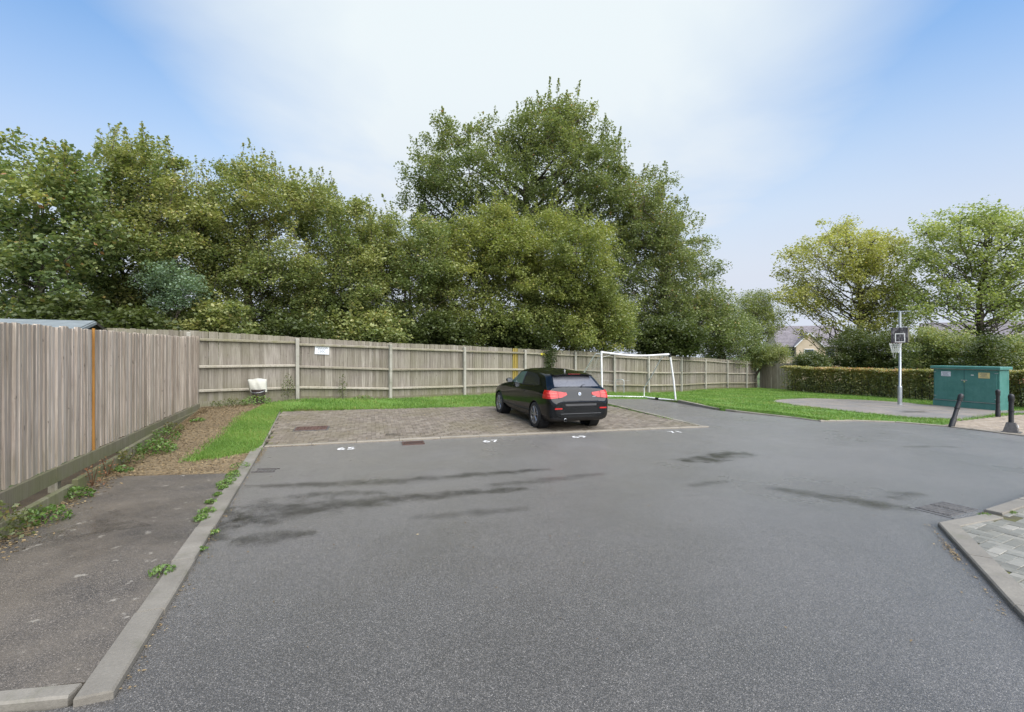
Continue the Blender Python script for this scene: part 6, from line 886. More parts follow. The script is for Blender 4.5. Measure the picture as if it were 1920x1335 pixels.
# ------------------------------------------------------------------ parked car
def make_car(loc, heading, normal):
    root = bpy.data.objects.new('parked_car', None); col.objects.link(root); root.location = loc; root.rotation_mode = 'QUATERNION'
    root.rotation_quaternion = Vector((0, 0, 1)).rotation_difference(normal) @ Euler((0, 0, heading)).to_quaternion()
    root.scale = (1, 1, 1.045); tag(root, 'black three-door hatchback parked on the block paved bays', 'car')
    # stations from the tail: s, then half-section (half width, height) from the sill to the roof centre
    T = [(.000, .36, .58, .66, .50, .665, .595, .64, .655, .56, .69, .70), (.030, .30, .69, .75, .50, .755, .615, .73, .69, .64, .72, .732), (.080, .26, .77, .81, .52, .812, .66, .785, .765, .68, .80, .82),
         (.130, .24, .79, .835, .53, .832, .72, .795, .88, .69, .93, .955), (.200, .23, .80, .855, .55, .85, .78, .80, .955, .68, 1.005, 1.025), (.350, .21, .80, .87, .57, .866, .82, .805, .98, .66, 1.105, 1.15),
         (.500, .20, .80, .88, .58, .874, .84, .81, .99, .635, 1.215, 1.265), (.620, .19, .80, .882, .58, .878, .85, .812, .99, .615, 1.29, 1.345), (.75, .185, .80, .883, .58, .879, .85, .815, .985, .61, 1.32, 1.368),
         (1.2, .18, .80, .883, .58, .879, .845, .82, .975, .615, 1.35, 1.402), (1.9, .18, .80, .882, .57, .878, .83, .82, .96, .61, 1.36, 1.42), (2.3, .18, .80, .88, .56, .876, .82, .815, .945, .60, 1.335, 1.402),
         (2.6, .18, .80, .88, .56, .874, .81, .805, .938, .60, 1.225, 1.305), (2.9, .18, .80, .88, .56, .872, .80, .795, .932, .62, 1.07, 1.13), (3.15, .19, .80, .88, .56, .87, .79, .775, .925, .64, .965, .99),
         (3.5, .20, .80, .878, .56, .866, .78, .755, .89, .60, .93, .95), (3.9, .22, .79, .855, .55, .83, .74, .70, .83, .55, .87, .885), (4.15, .24, .72, .79, .52, .74, .68, .62, .75, .48, .78, .79), (4.28, .27, .58, .65, .48, .60, .60, .50, .655, .38, .68, .69), (4.32, .33, .44, .5, .45, .46, .53, .38, .57, .28, .595, .60)]
    T = np.array(T); ss = T[:, 0]
    sf = np.unique(np.r_[np.linspace(0, .22, 80), np.linspace(.22, .40, 26), np.linspace(.40, .75, 30), np.linspace(.75, 3.2, 70), np.linspace(3.2, 4.32, 34)])
    def pchip(x, y, q):       # monotone cubic
        h = np.diff(x); d = np.diff(y)/h; m = np.zeros(len(x)); m[0], m[-1] = d[0], d[-1]
        for i in range(1, len(x)-1):
            m[i] = 0 if d[i-1]*d[i] <= 0 else (h[i-1]+h[i])*2*d[i-1]*d[i]/((2*h[i]+h[i-1])*d[i]+(h[i]+2*h[i-1])*d[i-1])*.5*2/2 if False else (0 if d[i-1]*d[i] <= 0 else 2*d[i-1]*d[i]/(d[i-1]+d[i]))
        i = np.clip(np.searchsorted(x, q)-1, 0, len(x)-2); t = (q-x[i])/h[i]
        return (2*t**3-3*t**2+1)*y[i]+(t**3-2*t**2+t)*h[i]*m[i]+(-2*t**3+3*t**2)*y[i+1]+(t**3-t**2)*h[i]*m[i+1]
    K = np.array([np.mean([pchip(ss, T[:, c], np.clip(sf+d_, 0, 4.32)) for d_ in np.linspace(-1, 1, 11)[:, None][:, 0]*.035], 0) for c in range(1, 12)]).T        # zb wl wm zm ws zs wb zbt wg zg zt
    nu = len(sf); prof = []
    for zb, wl_, wm, zm, ws, zs, wb, zbt, wg, zg, zt_ in K:
        px = np.array([0, wl_*.75, wl_*.95, (wl_+wm)/2+.01, wm, ws, wb, wg, wg*.55, 0]); pz = np.array([zb, zb, zb+.03, zb+(zm-zb)*.45, zm, zs, zbt, zg, zg+(zt_-zg)*.80, zt_])
        par = np.array([0, 1.2, 1.7, 2.5, 3.6, 5, 6, 8.2, 9.4, 11.]); q = np.unique(np.r_[np.linspace(0, 2.5, 8), np.linspace(2.5, 4.2, 12), np.linspace(4.2, 6, 34), np.linspace(6, 8.2, 24), np.linspace(8.2, 11, 46)])
        prof.append(np.c_[pchip(par, px, q), pchip(par, pz, q)])
    PR = np.array(prof); nv = PR.shape[1]
    V = []
    for side in (1, -1):
        for i in range(nu):
            for j in range(nv): V.append((side*PR[i, j, 0], sf[i]-2.16, PR[i, j, 1]))
    V = np.array(V); idx = lambda sd, i, j: sd*nu*nv+i*nv+j
    def poly_in(poly, x, z): return bool(inside(poly, np.array([x]), np.array([z]))[0])
    lamp = [(.90, .975), (.74, .965), (.36, .915), (.345, .86), (.50, .80), (.90, .765)]
    glass_s = [(.80, 1.045), (.92, 1.19), (1.15, 1.29), (1.5, 1.322), (1.9, 1.325), (2.25, 1.30), (2.55, 1.185), (2.86, 1.02), (2.80, .985), (1.8, 1.005)]
    ALL = []; BODY = []; LOW = []
    for sd in (0, 1):
        for i in range(nu-1):
            for j in range(nv-1):
                f = [idx(sd, i, j), idx(sd, i+1, j), idx(sd, i+1, j+1), idx(sd, i, j+1)]; f = f if sd == 0 else f[::-1]
                c = V[f].mean(0); x, s_, z = abs(c[0]), c[1]+2.16, c[2]; ALL.append((f, x, s_, z, sd))
                if x > .70 and z < .70 and (math.hypot(s_-.87, z-.315) < .355 or math.hypot(s_-3.56, z-.315) < .355): continue
                (LOW if s_ < .9 and z < .345 else BODY).append(f)
    BODY += [[idx(sd, 0, j) for j in range(nv)][::(-1 if sd == 0 else 1)] for sd in (0, 1)]
    def skin(name, mat, fs, poly=None, axis=None, off=0.):
        """piece of the body skin, trimmed to a convex outline in rear (x, z) or side (s, z) view and set off the surface"""
        u_, inv = np.unique(np.concatenate(fs), return_inverse=True); vv = V[u_]; k = 0; ff = []
        for f in fs: ff.append(tuple(inv[k:k+len(f)])); k += len(f)
        me = bpy.data.meshes.new(name); me.from_pydata([tuple(p) for p in vv], [], ff); me.update()
        bm = bmesh.new(); bm.from_mesh(me); bmesh.ops.remove_doubles(bm, verts=bm.verts, dist=.0004); bmesh.ops.recalc_face_normals(bm, faces=bm.faces)
        if sum((f.calc_center_median()-Vector((0, .1, .6))).dot(f.normal)*f.calc_area() for f in bm.faces) < 0: bmesh.ops.reverse_faces(bm, faces=bm.faces)
        bm.normal_update()
        if poly:
            cx, cz = np.mean(poly, 0)
            for (x0, z0), (x1, z1_) in zip(poly, poly[1:]+poly[:1]):
                nx, nz = z1_-z0, -(x1-x0)
                if (cx-x0)*nx+(cz-z0)*nz > 0: nx, nz = -nx, -nz
                co = (x0, 0, z0) if axis == 'x' else (0, x0-2.16, z0); no = (nx, 0, nz) if axis == 'x' else (0, nx, nz)
                bmesh.ops.bisect_plane(bm, geom=bm.verts[:]+bm.edges[:]+bm.faces[:], plane_co=co, plane_no=no, clear_outer=True)
            bm.normal_update()
        if off:
            nm = {v: v.normal.copy() for v in bm.verts}
            for v in bm.verts: v.co += nm[v]*off
            if poly:      # turn the rim in so the piece has a thickness
                be = [e for e in bm.edges if e.is_boundary]; g_ = bmesh.ops.extrude_edge_only(bm, edges=be)['geom']
                for v in g_:
                    if isinstance(v, bmesh.types.BMVert): v.co -= (v.link_edges[0].other_vert(v).normal if False else Vector((math.copysign(.3, v.co.x), -.6 if axis == 'x' else 0, .1)).normalized())*(off+.008)
        bm.to_mesh(me); bm.free(); me.polygons.foreach_set('use_smooth', [True]*len(me.polygons)); me.set_sharp_from_angle(angle=R(38))
        return link(name, me, mat, root)
    skin('body', 'car_paint', BODY); skin('lower_bumper', 'trim_black', LOW)
    for sd, sg_ in ((0, 1), (1, -1)):
        tl = [f for f, x, s_, z, d_ in ALL if d_ == sd and s_ < .38 and .74 < z < 1.0 and x > .3]
        lo_ = skin('tail_light', 'lamp_red', tl, [(sg_*x, z) for x, z in ((.93, .965), (.74, .960), (.36, .915), (.345, .865), (.50, .80), (.93, .765))], 'x', .010)
        sk = skin('light_strip', 'lamp_red_pale', tl, [(sg_*x, z) for x, z in ((.83, .915), (.62, .905), (.62, .885), (.83, .890))], 'x', .0135); sk.parent = lo_
        sk = skin('light_strip', 'lamp_red_pale', tl, [(sg_*x, z) for x, z in ((.83, .845), (.64, .850), (.64, .832), (.83, .825))], 'x', .0135); sk.parent = lo_
        sk = skin('lamp_gap', 'dark_hole', tl, [(sg_*x, z) for x, z in ((.592, .945), (.584, .945), (.584, .780), (.592, .780))], 'x', .0135); sk.parent = lo_
        sw_ = [f for f, x, s_, z, d_ in ALL if d_ == sd and .7 < s_ < 3. and .95 < z < 1.36 and x > .5]
        skin('quarter_window', 'car_glass', sw_, [(.80, 1.045), (.92, 1.19), (1.15, 1.285), (1.5, 1.318), (1.83, 1.32), (1.83, 1.004), (1.8, 1.005)], 's', .004)
        skin('side_window', 'car_glass_clear', sw_, [(1.88, 1.32), (2.25, 1.298), (2.55, 1.185), (2.86, 1.02), (2.80, .985), (1.88, 1.003)], 's', .004)
    skin('rear_window', 'car_glass_wet', [f for f, x, s_, z, d_ in ALL if .15 < s_ < .70 and z > 1.0 and x < .66], [(-.625, 1.045), (.625, 1.045), (.515, 1.312), (-.515, 1.312)], 'x', .004)
    skin('windscreen', 'car_glass', [f for f, x, s_, z, d_ in ALL if 2.45 < s_ < 3.06 and x < .60 and z > 1.0], None, None, .004)
    # dark backing behind the glass and in the arches
    mb = MB(); mb.box((0, -.3, .50), (1.4, 3.0, .5)); mb.build('floor_pan', 'dark_hole', root)
    def srf(s_, z, sd):       # point on the body side at station s, height z
        i = int(np.argmin(np.abs(sf-s_))); col_ = PR[i, 8:, :]; j = int(np.argmin(np.abs(col_[:, 1]-z))); return Vector((sd*col_[j, 0], sf[i]-2.16, col_[j, 1]))
    def top(x, s_):
        i = int(np.argmin(np.abs(sf-s_))); r = PR[i, nv//2:, :]; j = int(np.argmin(np.abs(r[:, 0]-abs(x)))); return Vector((x, sf[i]-2.16, r[j, 1]))
    def rear(x, z):           # point on the tail at lateral x, height z: the sternmost station that reaches it
        for i in range(nu):
            r = PR[i]
            if r[:, 1].max() >= z:
                w_ = np.interp(z, r[8:, 1], r[8:, 0]) if z > r[8, 1] else r[8, 0]
                if w_ >= abs(x): return Vector((x, sf[i]-2.16, z))
        return Vector((x, -2.1, z))
    for sd in (1, -1):        # shut lines and trim along the side
        for pts in ([(1.42, .98), (1.40, .80), (1.44, .60), (1.52, .42), (1.62, .30)], [(2.80, .97), (2.86, .75), (2.86, .5), (2.80, .30)], [(1.62, .30), (2.2, .29), (2.80, .30)]):
            MB().tube([srf(a, b, sd) for a, b in pts], .0045, 4).build('shut_line', 'dark_hole', root)
        MB().tube([srf(a, b, sd)+Vector((sd*.004, 0, 0)) for a, b in [(1.0, 1.03), (1.8, 1.0), (2.3, .99), (2.8, .98)]], .009, 5).build('window_trim', 'trim_black', root)
        MB().tube([srf(1.84, b, sd)+Vector((sd*.001, 0, 0)) for b in (1.0, 1.1, 1.2, 1.31)], .022, 5).build('door_pillar', 'trim_black', root)
        h = srf(1.62, .865, sd); MB().cbox((h.x+sd*.012, h.y, h.z), (.03, .19, .028), .006).build('door_handle', 'car_paint', root)
        p = srf(2.66, .985, sd); mir = MB()
        mir.lathe([(.0, -.055), (.055, -.05), (.078, -.01), (.074, .04), (.04, .07), (.0, .075)], 12, (p.x+sd*.115, p.y, p.z+.055), 'y')
        for q in range(len(mir.v)): v = mir.v[q]; mir.v[q] = (p.x+sd*.115+(v[0]-p.x-sd*.115)*1.25, v[1], p.z+.055+(v[2]-p.z-.055)*.85)
        mo = mir.build('mirror', 'car_paint', root, smooth=True)
        MB().box((p.x+sd*.115, p.y-.050, p.z+.056), (.145, .012, .098)).build('mirror_glass', 'alloy', mo)
        MB().box((p.x+sd*.03, p.y+.01, p.z+.02), (.11, .05, .03)).build('mirror_arm', 'car_paint', mo)
        MB().tube([srf(a, .225, sd)+Vector((sd*-.01, 0, 0)) for a in (1.25, 2.2, 3.15)], .035, 6).build('sill', 'trim_black', root)
        for ax in (.87, 3.56):        # wheels
            wc = Vector((sd*.775, ax-2.16, .315))
            tb = MB(); prof_ = [(.215, -.10), (.285, -.105), (.308, -.09), (.316, -.05), (.316, .05), (.308, .09), (.285, .105), (.222, .10), (.215, .085)]
            tb.lathe(prof_, 40, tuple(wc), 'x'); whl = tb.build('wheel', 'tyre', root, smooth=True)
            rb = MB(); rb.lathe([(.222, .098*1), (.218, .104), (.205, .098), (.198, .05), (.196, -.08)] if sd > 0 else [(.222, -.098), (.218, -.104), (.205, -.098), (.198, -.05), (.196, .08)], 36, tuple(wc), 'x')
            hx = wc.x+sd*.085
            for k in range(5):
                a0 = 2*math.pi*k/5+.3
                for da in (-.16, .16):
                    a1 = a0+da*.4; a2 = a0+da*1.5
                    c0 = Vector((hx, wc.y+math.cos(a1)*.045, wc.z+math.sin(a1)*.045)); c1 = Vector((hx+sd*.008, wc.y+math.cos(a2)*.208, wc.z+math.sin(a2)*.208)); rb.tube([c0, c1], [.019, .015], 5)
            rb.lathe([(0, sd*.10), (.03, sd*.10), (.055, sd*.085), (.055, sd*.03)], 18, tuple(wc), 'x')
            rb.build('rim', 'alloy', whl, smooth=True)
            MB().lathe([(0, sd*.03), (.2, sd*.03), (.2, sd*.02)], 24, tuple(wc), 'x').build('brake_disc', 'alloy_dark', whl)
            ar = MB(); ar.tube([(sd*(.868 if abs(t-1.57) < 1.2 else .855), ax-2.16+math.cos(t)*.362, .315+math.sin(t)*.362) for t in np.linspace(-.25, math.pi+.25, 22)], .017, 6); ar.build('wheel_arch', 'car_paint', root, smooth=True)
            MB().lathe([(.365, sd*.60), (.365, sd*.86)], 28, (0, ax-2.16, .315), 'x').build('arch_liner', 'dark_hole', root)
    # tail details
    sp_ = MB(); xs_ = np.linspace(-.555, .555, 13); ring = []
    for x_ in xs_:
        t_ = top(x_*.96, .70); e_ = .012*(abs(x_)/.555)**3
        ring.append([(x_, t_.y, t_.z-.012), (x_*.985, t_.y-.11, t_.z+.004-e_), (x_*.965, -1.752+.07*x_*x_, t_.z-.014-e_), (x_*.965, -1.748+.07*x_*x_, t_.z-.036-e_), (x_*.97, -1.60, t_.z-.045)])
    fl_ = [p_ for g_ in ring for p_ in g_]
    sp_.add(fl_, [(k_*5+m_, k_*5+m_+1, (k_+1)*5+m_+1, (k_+1)*5+m_) for k_ in range(12) for m_ in range(4)]+[tuple(range(5)), tuple(60+m_ for m_ in range(5))]); sp_.build('roof_spoiler', 'car_paint', root, smooth=True)
    MB().box((0, -1.752, top(0, .70).z-.026), (.34, .014, .017)).build('brake_light', 'lamp_red_dark', root)
    a = rear(.16, 1.055); b = rear(-.02, 1.05)
    MB().tube([(.10, a.y-.03, 1.035), (.16, a.y+.02, 1.075), (.30, a.y+.05, 1.088), (.50, a.y+.045, 1.078)], [.018, .014, .010, .006], 6).build('wiper', 'trim_black', root)
    c = rear(.0, .885); rot = Matrix.Rotation(R(-14), 3, 'X')
    bd = MB(); bd.lathe([(0, -.004), (.030, -.004), (.030, 0)], 24, (0, c.y-.012, .885), 'y'); bdo = bd.build('badge', 'chrome', root)
    MB().lathe([(.031, -.001), (.041, -.001), (.041, -.008), (.031, -.008)], 24, (0, c.y-.010, .885), 'y').build('badge_ring', 'sign_white', bdo)
    for q in range(4):
        pts = [(0, c.y-.018, .885)]+[(math.cos(t)*.026, c.y-.018, .885+math.sin(t)*.026) for t in np.linspace(q*math.pi/2, (q+1)*math.pi/2, 6)]
        MB().add(pts, [tuple(range(7))]).build('badge_quarter', 'badge_blue' if q % 2 else 'sign_white', bdo)
    c = rear(.40, .825); MB().box((.40, c.y-.008, .822), (.085, .008, .024)).build('model_badge', 'chrome', root)
    for sd in (1, -1):
        c = rear(sd*.62, .555); d_ = (rear(sd*.70, .555)-rear(sd*.54, .555)).normalized()
        MB().box((sd*.62, c.y-.004, .555), (.20, .014, .032), Matrix.Rotation(math.atan2(d_.y*sd, abs(d_.x))*sd, 3, 'Z')).build('reflector', 'lamp_red', root)
    vs = []
    for x, z in ((-.42, .615), (.42, .615), (.46, .735), (-.46, .735)): c = rear(x*.7, z); vs.append((x, min(c.y, rear(0, z).y+.0)-.012, z))
    vs2 = [(x, y+.05, z) for x, y, z in vs]; MB().hexa([vs2[0], vs2[1], vs[1], vs[0], vs2[3], vs2[2], vs[2], vs[3]]).build('plate_recess', 'trim_black', root)
    bp = MB(); bp.tube([(x, rear(x*.98, .42).y-.006, .425) for x in np.linspace(-.56, .56, 9)], .014, 6); bp.build('bumper_crease', 'car_paint', root, smooth=True)
    ex = MB(); ex.lathe([(.034, 0), (.038, .002), (.038, .16), (.032, .16), (.032, .01)], 16, (-.42, -2.15, .285), 'y'); ex.build('exhaust', 'chrome', root, smooth=True)
    t_ = top(0, .95); MB().hexa([(-.018, t_.y-.06, t_.z-.01), (.018, t_.y-.06, t_.z-.01), (.015, t_.y+.07, t_.z-.01), (-.015, t_.y+.07, t_.z-.01), (-.005, t_.y-.055, t_.z+.045), (.005, t_.y-.055, t_.z+.045), (.008, t_.y+.05, t_.z+.006), (-.008, t_.y+.05, t_.z+.006)]).build('antenna_fin', 'alloy', root)
    MB().tube([rear(x_, .728)+Vector((0, -.003, .0)) for x_ in np.linspace(-.5, .5, 9)], .005, 4).build('shut_line', 'dark_hole', root)
    return root
hd = Vector((-.36, .933, 0)).normalized(); rg = Vector((hd.y, -hd.x, 0))
cc0 = Vector((.655, 12.36, 0))+rg*.775+hd*1.29
zz = [float(bay_z(*(cc0+rg*a+hd*b).xy)) for a, b in ((-.775, -1.29), (.775, -1.29), (.775, 1.4), (-.775, 1.4))]
gx = ((zz[1]+zz[2])-(zz[0]+zz[3]))/2/1.55; gy = ((zz[2]+zz[3])-(zz[0]+zz[1]))/2/2.69
nrm = (Vector((0, 0, 1))-rg*gx-hd*gy).normalized()
make_car((cc0.x, cc0.y, sum(zz)/4+gy*-.055), math.atan2(hd.y, hd.x)-math.pi/2, nrm)

# ------------------------------------------------------------------ football goal
def goal():
    rp = Vector((6.96, 20.4, z1(6.96, 20.4)+.035)); lp = Vector((3.78, 20.1, z1(3.78, 20.1)+.035)); dv = Vector((-.93, 1.5, .015))
    root = thing('football_goal', tuple(rp), 'white plastic football goal with sagging crossbar behind the car', 'goal'); r = .038
    L = lambda p: Vector(p)-rp
    rt = Vector((6.66, 20.25, rp.z+2.0)); lt = Vector((3.74, 20.1, lp.z+1.99))
    MB().tube([L(rp), L(rp.lerp(rt, .45)+Vector((.02, 0, 0))), L(rt)], r, 12).build('post', 'white_plastic', root, smooth=True)
    MB().tube([L(lp), L(lt)], r, 12).build('post', 'white_plastic', root, smooth=True)
    MB().tube([L(lt.lerp(rt, t)-Vector((0, 0, .10*math.sin(math.pi*t)**1.2))) for t in np.linspace(0, 1, 13)], r, 12).build('crossbar', 'white_plastic', root, smooth=True)
    for p, tp in ((rp, rt), (lp, lt)):
        MB().tube([L(tp)+Vector((.0, .0, .05)), L(tp)-Vector((0, 0, .12))], r*1.3, 10).build('corner_joint', 'trim_black' if p is rp else 'white_grimy', root, smooth=True)
        b = p+dv; e = tp+Vector((-.18, .22, -.06)); k = b+Vector((0, 0, .45)); m = e.lerp(k, .55)
        MB().tube([L(tp)-Vector((0, 0, .07)), L(e), L(e)+Vector((-.10, .16, -.16)), L(m), L(k), L(b)], .024, 8).build('stanchion', 'white_grimy', root, smooth=True)
        MB().tube([L(p)+Vector((0, 0, .04)), L(p.lerp(b, .5))+Vector((0, 0, .03)), L(b)+Vector((0, 0, .035))], .036, 10).build('ground_bar', 'white_plastic', root, smooth=True)
        MB().tube([L(p.lerp(b, .52))+Vector((0, 0, .035)), L(p.lerp(b, .62))+Vector((0, 0, .035))], .042, 10).build('clip', 'trim_black', root)
    MB().tube([L(rp+dv)+Vector((0, 0, .035)), L((rp+lp)/2+dv)+Vector((0, -.05, .035)), L(lp+dv)+Vector((0, 0, .035))], .036, 10).build('ground_bar', 'white_plastic', root, smooth=True)
    MB().tube([L(lt)-Vector((0, 0, .22)), L(lt)+Vector((.5, .05, -.09))], .008, 5).build('cord', 'net', root)
    # torn net left only on the left side
    nt = MB(); A = lp; B_ = lp+dv; C_ = lt-Vector((0, 0, .15)); D_ = lt+Vector((-.30, .42, -.3))
    g = lambda u, v: (A.lerp(B_, u)).lerp(C_.lerp(D_, u), v)
    for a in range(11):
        u = a/10
        nt.tube([L(g(u, v)+Vector((.03*math.sin(v*9+a), .02*math.cos(v*7+a), 0))) for v in np.linspace(.02, 1, 9)], .0035, 3, False)
        nt.tube([L(g(v, u*.98+.01)+Vector((.02*math.sin(v*8+a), 0, -.04*math.sin(math.pi*v)))) for v in np.linspace(0, 1, 9)], .0035, 3, False)
    nt.tube([L(lt.lerp(rt, t)+Vector((0, .3*math.sin(math.pi*t), -1.15-.06*math.sin(7*t)))) for t in np.linspace(0, .45, 7)], .0035, 3, False)
    nt.build('net', 'net', root)
goal()
# low cycle hoop behind the goal
ch_ = thing('cycle_hoop', (5.29, 24.45, z1(5.29, 24.45)), 'thin metal hoop stand on the grass behind the goal', 'cycle stand')
MB().tube([(0, 0, -.05), (0, 0, .66), (.03, -.01, .72), (.09, -.03, .74), (.28, -.13, .74), (.34, -.155, .72), (.37, -.17, .66), (.37, -.17, -.05)], .018, 8).build('hoop', 'galvanised', ch_, smooth=True)
MB().tube([(0, 0, .42), (.37, -.17, .42)], .012, 6).build('crossbar', 'galvanised', ch_)

# ------------------------------------------------------------------ basketball post
def hoop():
    x, y = 16.76, 20.74; z = z1(x, y)+.03
    root = thing('basketball_hoop', (x, y, z), 'galvanised post with worn black basketball backboard and torn net', 'basketball hoop')
    MB().lathe([(.105, -.05), (.105, .02), (.082, .03), (.082, .74), (.075, .79), (.052, .83), (.052, 4.02), (0, 4.02)], 20).build('post', 'galvanised', root, smooth=True)
    to = Vector((-.60, -.80, 0)).normalized(); an = math.atan2(to.y, to.x)+math.pi/2      # board faces the court
    rm = Matrix.Rotation(an, 3, 'Z'); rt = rm @ Vector((1, 0, 0)); c = to*.14
    MB().box((0, 0, 4.03), (.74, .05, .03), rm).build('top_bar', 'galvanised', root)
    bo = MB().cbox((0, 0, 0), (.62, .035, .66), .004).build('backboard', 'backboard', root, (c.x, c.y, 3.0), (0, 0, an))
    for cx, cz, w, h in ((0, .13, .34, .034), (0, -.22+.0, .34, .034), (-.153, -.045, .034, .316), (.153, -.045, .034, .316)):
        MB().box((cx, -.022, cz-.07), (w, .006, h)).build('target_line', 'paint_white', bo)
    MB().box((.285, -.021, 0), (.05, .005, .62)).build('bare_edge', 'rail_pale', bo)
    MB().box((c.x*.5, c.y*.5, 2.9), (.2, .12, .06), rm).build('bracket', 'galvanised', root)
    rc = c+to*.26-rt*.16; R_ = .21
    MB().tube([(rc.x+math.cos(t)*R_, rc.y+math.sin(t)*R_, 2.66) for t in np.linspace(0, 2*math.pi, 22)], .012, 6).build('rim', 'rust', root, smooth=True)
    MB().tube([c+Vector((0, 0, 2.68)), (rc.x*.75+c.x*.25, rc.y*.75+c.y*.25, 2.66)], .016, 6).build('rim_arm', 'rust', root)
    nt = MB()
    for k in range(12):
        a = 2*math.pi*k/12
        for dd in (-1, 1):
            nt.tube([(rc.x+math.cos(a+dd*t*.55)*R_*(1-.42*t), rc.y+math.sin(a+dd*t*.55)*R_*(1-.42*t), 2.66-.42*t) for t in (0, .25, .5, .75, 1.)], .007, 4, False)
    nt.tube([(rc.x-.1, rc.y, 2.28), (rc.x-.10, rc.y, 2.06), (rc.x-.03, rc.y, 2.0), (rc.x+.0, rc.y, 2.2)], .007, 4, False)
    nt.build('net', 'net', root)
hoop()

# ------------------------------------------------------------------ green electricity cabinet
def cabinet():
    A = Vector((18.02, 20.55, 0)); B_ = Vector((18.70, 18.42, 0)); d = (B_-A); Wd = d.length; d.normalize(); back = Vector((-d.y, d.x, 0)); an = math.atan2(d.y, d.x)
    z = z1(18.4, 19.5)+.02; root = thing('electricity_cabinet', (A.x, A.y, z), 'large green metal utility cabinet with double doors beside the court', 'cabinet', rz=an); D_ = .62; Hh = 1.66
    MB().box((Wd/2, D_/2, -.02), (Wd+.16, D_+.16, .09)).build('base_slab', 'pale_kerb', root)
    MB().cbox((Wd/2, D_/2, .14), (Wd, D_, .28), .004).build('plinth', 'cabinet_green', root)
    MB().cbox((Wd/2, D_/2+.012, .28+.66), (Wd-.02, D_-.05, 1.32), .004).build('shell', 'cabinet_green', root)
    MB().cbox((Wd/2, D_/2, 1.655), (Wd+.12, D_+.14, .11), .02).build('lid', 'cabinet_green', root)
    MB().box((Wd/2, -.002, .288), (Wd-.02, .03, .014)).build('drip_strip', 'galvanised', root)
    MB().box((Wd/2, -.004, 1.585), (Wd-.05, .02, .012)).build('drip_strip', 'white_grimy', root)
    dw = (Wd-.16)/2
    for k in (0, 1):
        x0 = .07+k*(dw+.012); dr = MB().cbox((x0+dw/2, .012, .935), (dw, .028, 1.26), .003).build('door', 'cabinet_green', root)
        for hz_ in (.45, 1.45):
            MB().box((.075 if k == 0 else Wd-.085, -.008, hz_), (.10, .018, .022)).build('hinge', 'galvanised', dr)
    MB().box((.07+dw+.006, -.004, .935), (.006, .004, 1.26)).build('door_gap', 'dark_hole', root)
    MB().box((.07+dw+.006, -.010, 1.14), (.20, .02, .035)).build('hasp', 'galvanised', root)
    MB().box((.07+dw+.03, -.02, 1.09), (.06, .03, .06)).build('padlock', 'chrome', root)
    n1 = MB().box((.48, -.008, 1.38), (.34, .008, .20)).build('notice', 'notice_white', root)
    n2 = MB().box((.07+dw+.66, -.008, 1.36), (.36, .008, .22)).build('notice', 'notice_cream', root)
    for n_, x0, w_, zc, hh in ((n1, .48, .26, 1.38, .20), (n2, .07+dw+.66, .28, 1.36, .22)):
        for r_ in range(5):
            MB().box((x0-random.uniform(0, .03), -.0135, zc+hh/2-.035-r_*.034), (w_*random.uniform(.6, 1), .002, .010)).build('print_line', 'sign_ink', n_)
    MB().box((.07+dw+.28, -.006, 1.36), (.09, .006, .03)).build('number_tag', 'white_grimy', root)
cabinet()

# ------------------------------------------------------------------ bollards
def bollard(x, y, h, lean, lab, guard=False):
    z = z1(x, y)+.03; root = thing('bollard', (x, y, z), lab, 'bollard', 'black bollards on the beige pavement'); root.rotation_euler = lean
    r = .054
    MB().lathe([(r*1.25, -.15), (r*1.25, .22), (r*1.1, .235), (r, .25), (r*.92, h-.2), (0, h-.2)], 18).build('shaft', 'black_paint', root, smooth=True)
    for zc in (.23, h*.55, h-.19): MB().lathe([(r*.9, zc-.014), (r*1.22, zc-.010), (r*1.22, zc+.010), (r*.9, zc+.014)], 18).build('band', 'black_paint', root, smooth=True)
    MB().lathe([(r*.95, h-.20), (r*1.15, h-.15), (r*1.2, h-.06), (r*.95, h-.02), (r*.4, h), (0, h)], 18).build('cap', 'black_paint', root, smooth=True)
    if guard:
        MB().hexa([(-.15, -.15, -.02), (.15, -.15, -.02), (.15, .15, -.02), (-.15, .15, -.02), (-.085, -.085, .25), (.085, -.085, .25), (.085, .085, .25), (-.085, .085, .25)]).build('base_guard', 'iron', root)
        MB().box((.03, -.01, -.01), (.46, .36, .035)).build('base_plate', 'iron', root)
        MB().box((.06, -.118, .16), (.09, .02, .06), Matrix.Rotation(R(-14), 3, 'X')).build('worn_patch', 'white_grimy', root)
bollard(12.47, 13.62, .98, (R(-4), R(21), 0), 'black bollard knocked over at an angle by the kerb')
bollard(16.45, 16.25, .93, (R(1), R(-1), 0), 'upright black bollard in front of the cabinet corner')
bollard(13.08, 12.58, 1.0, (0, R(1), R(38)), 'black bollard with flared iron base nearest the camera', True)

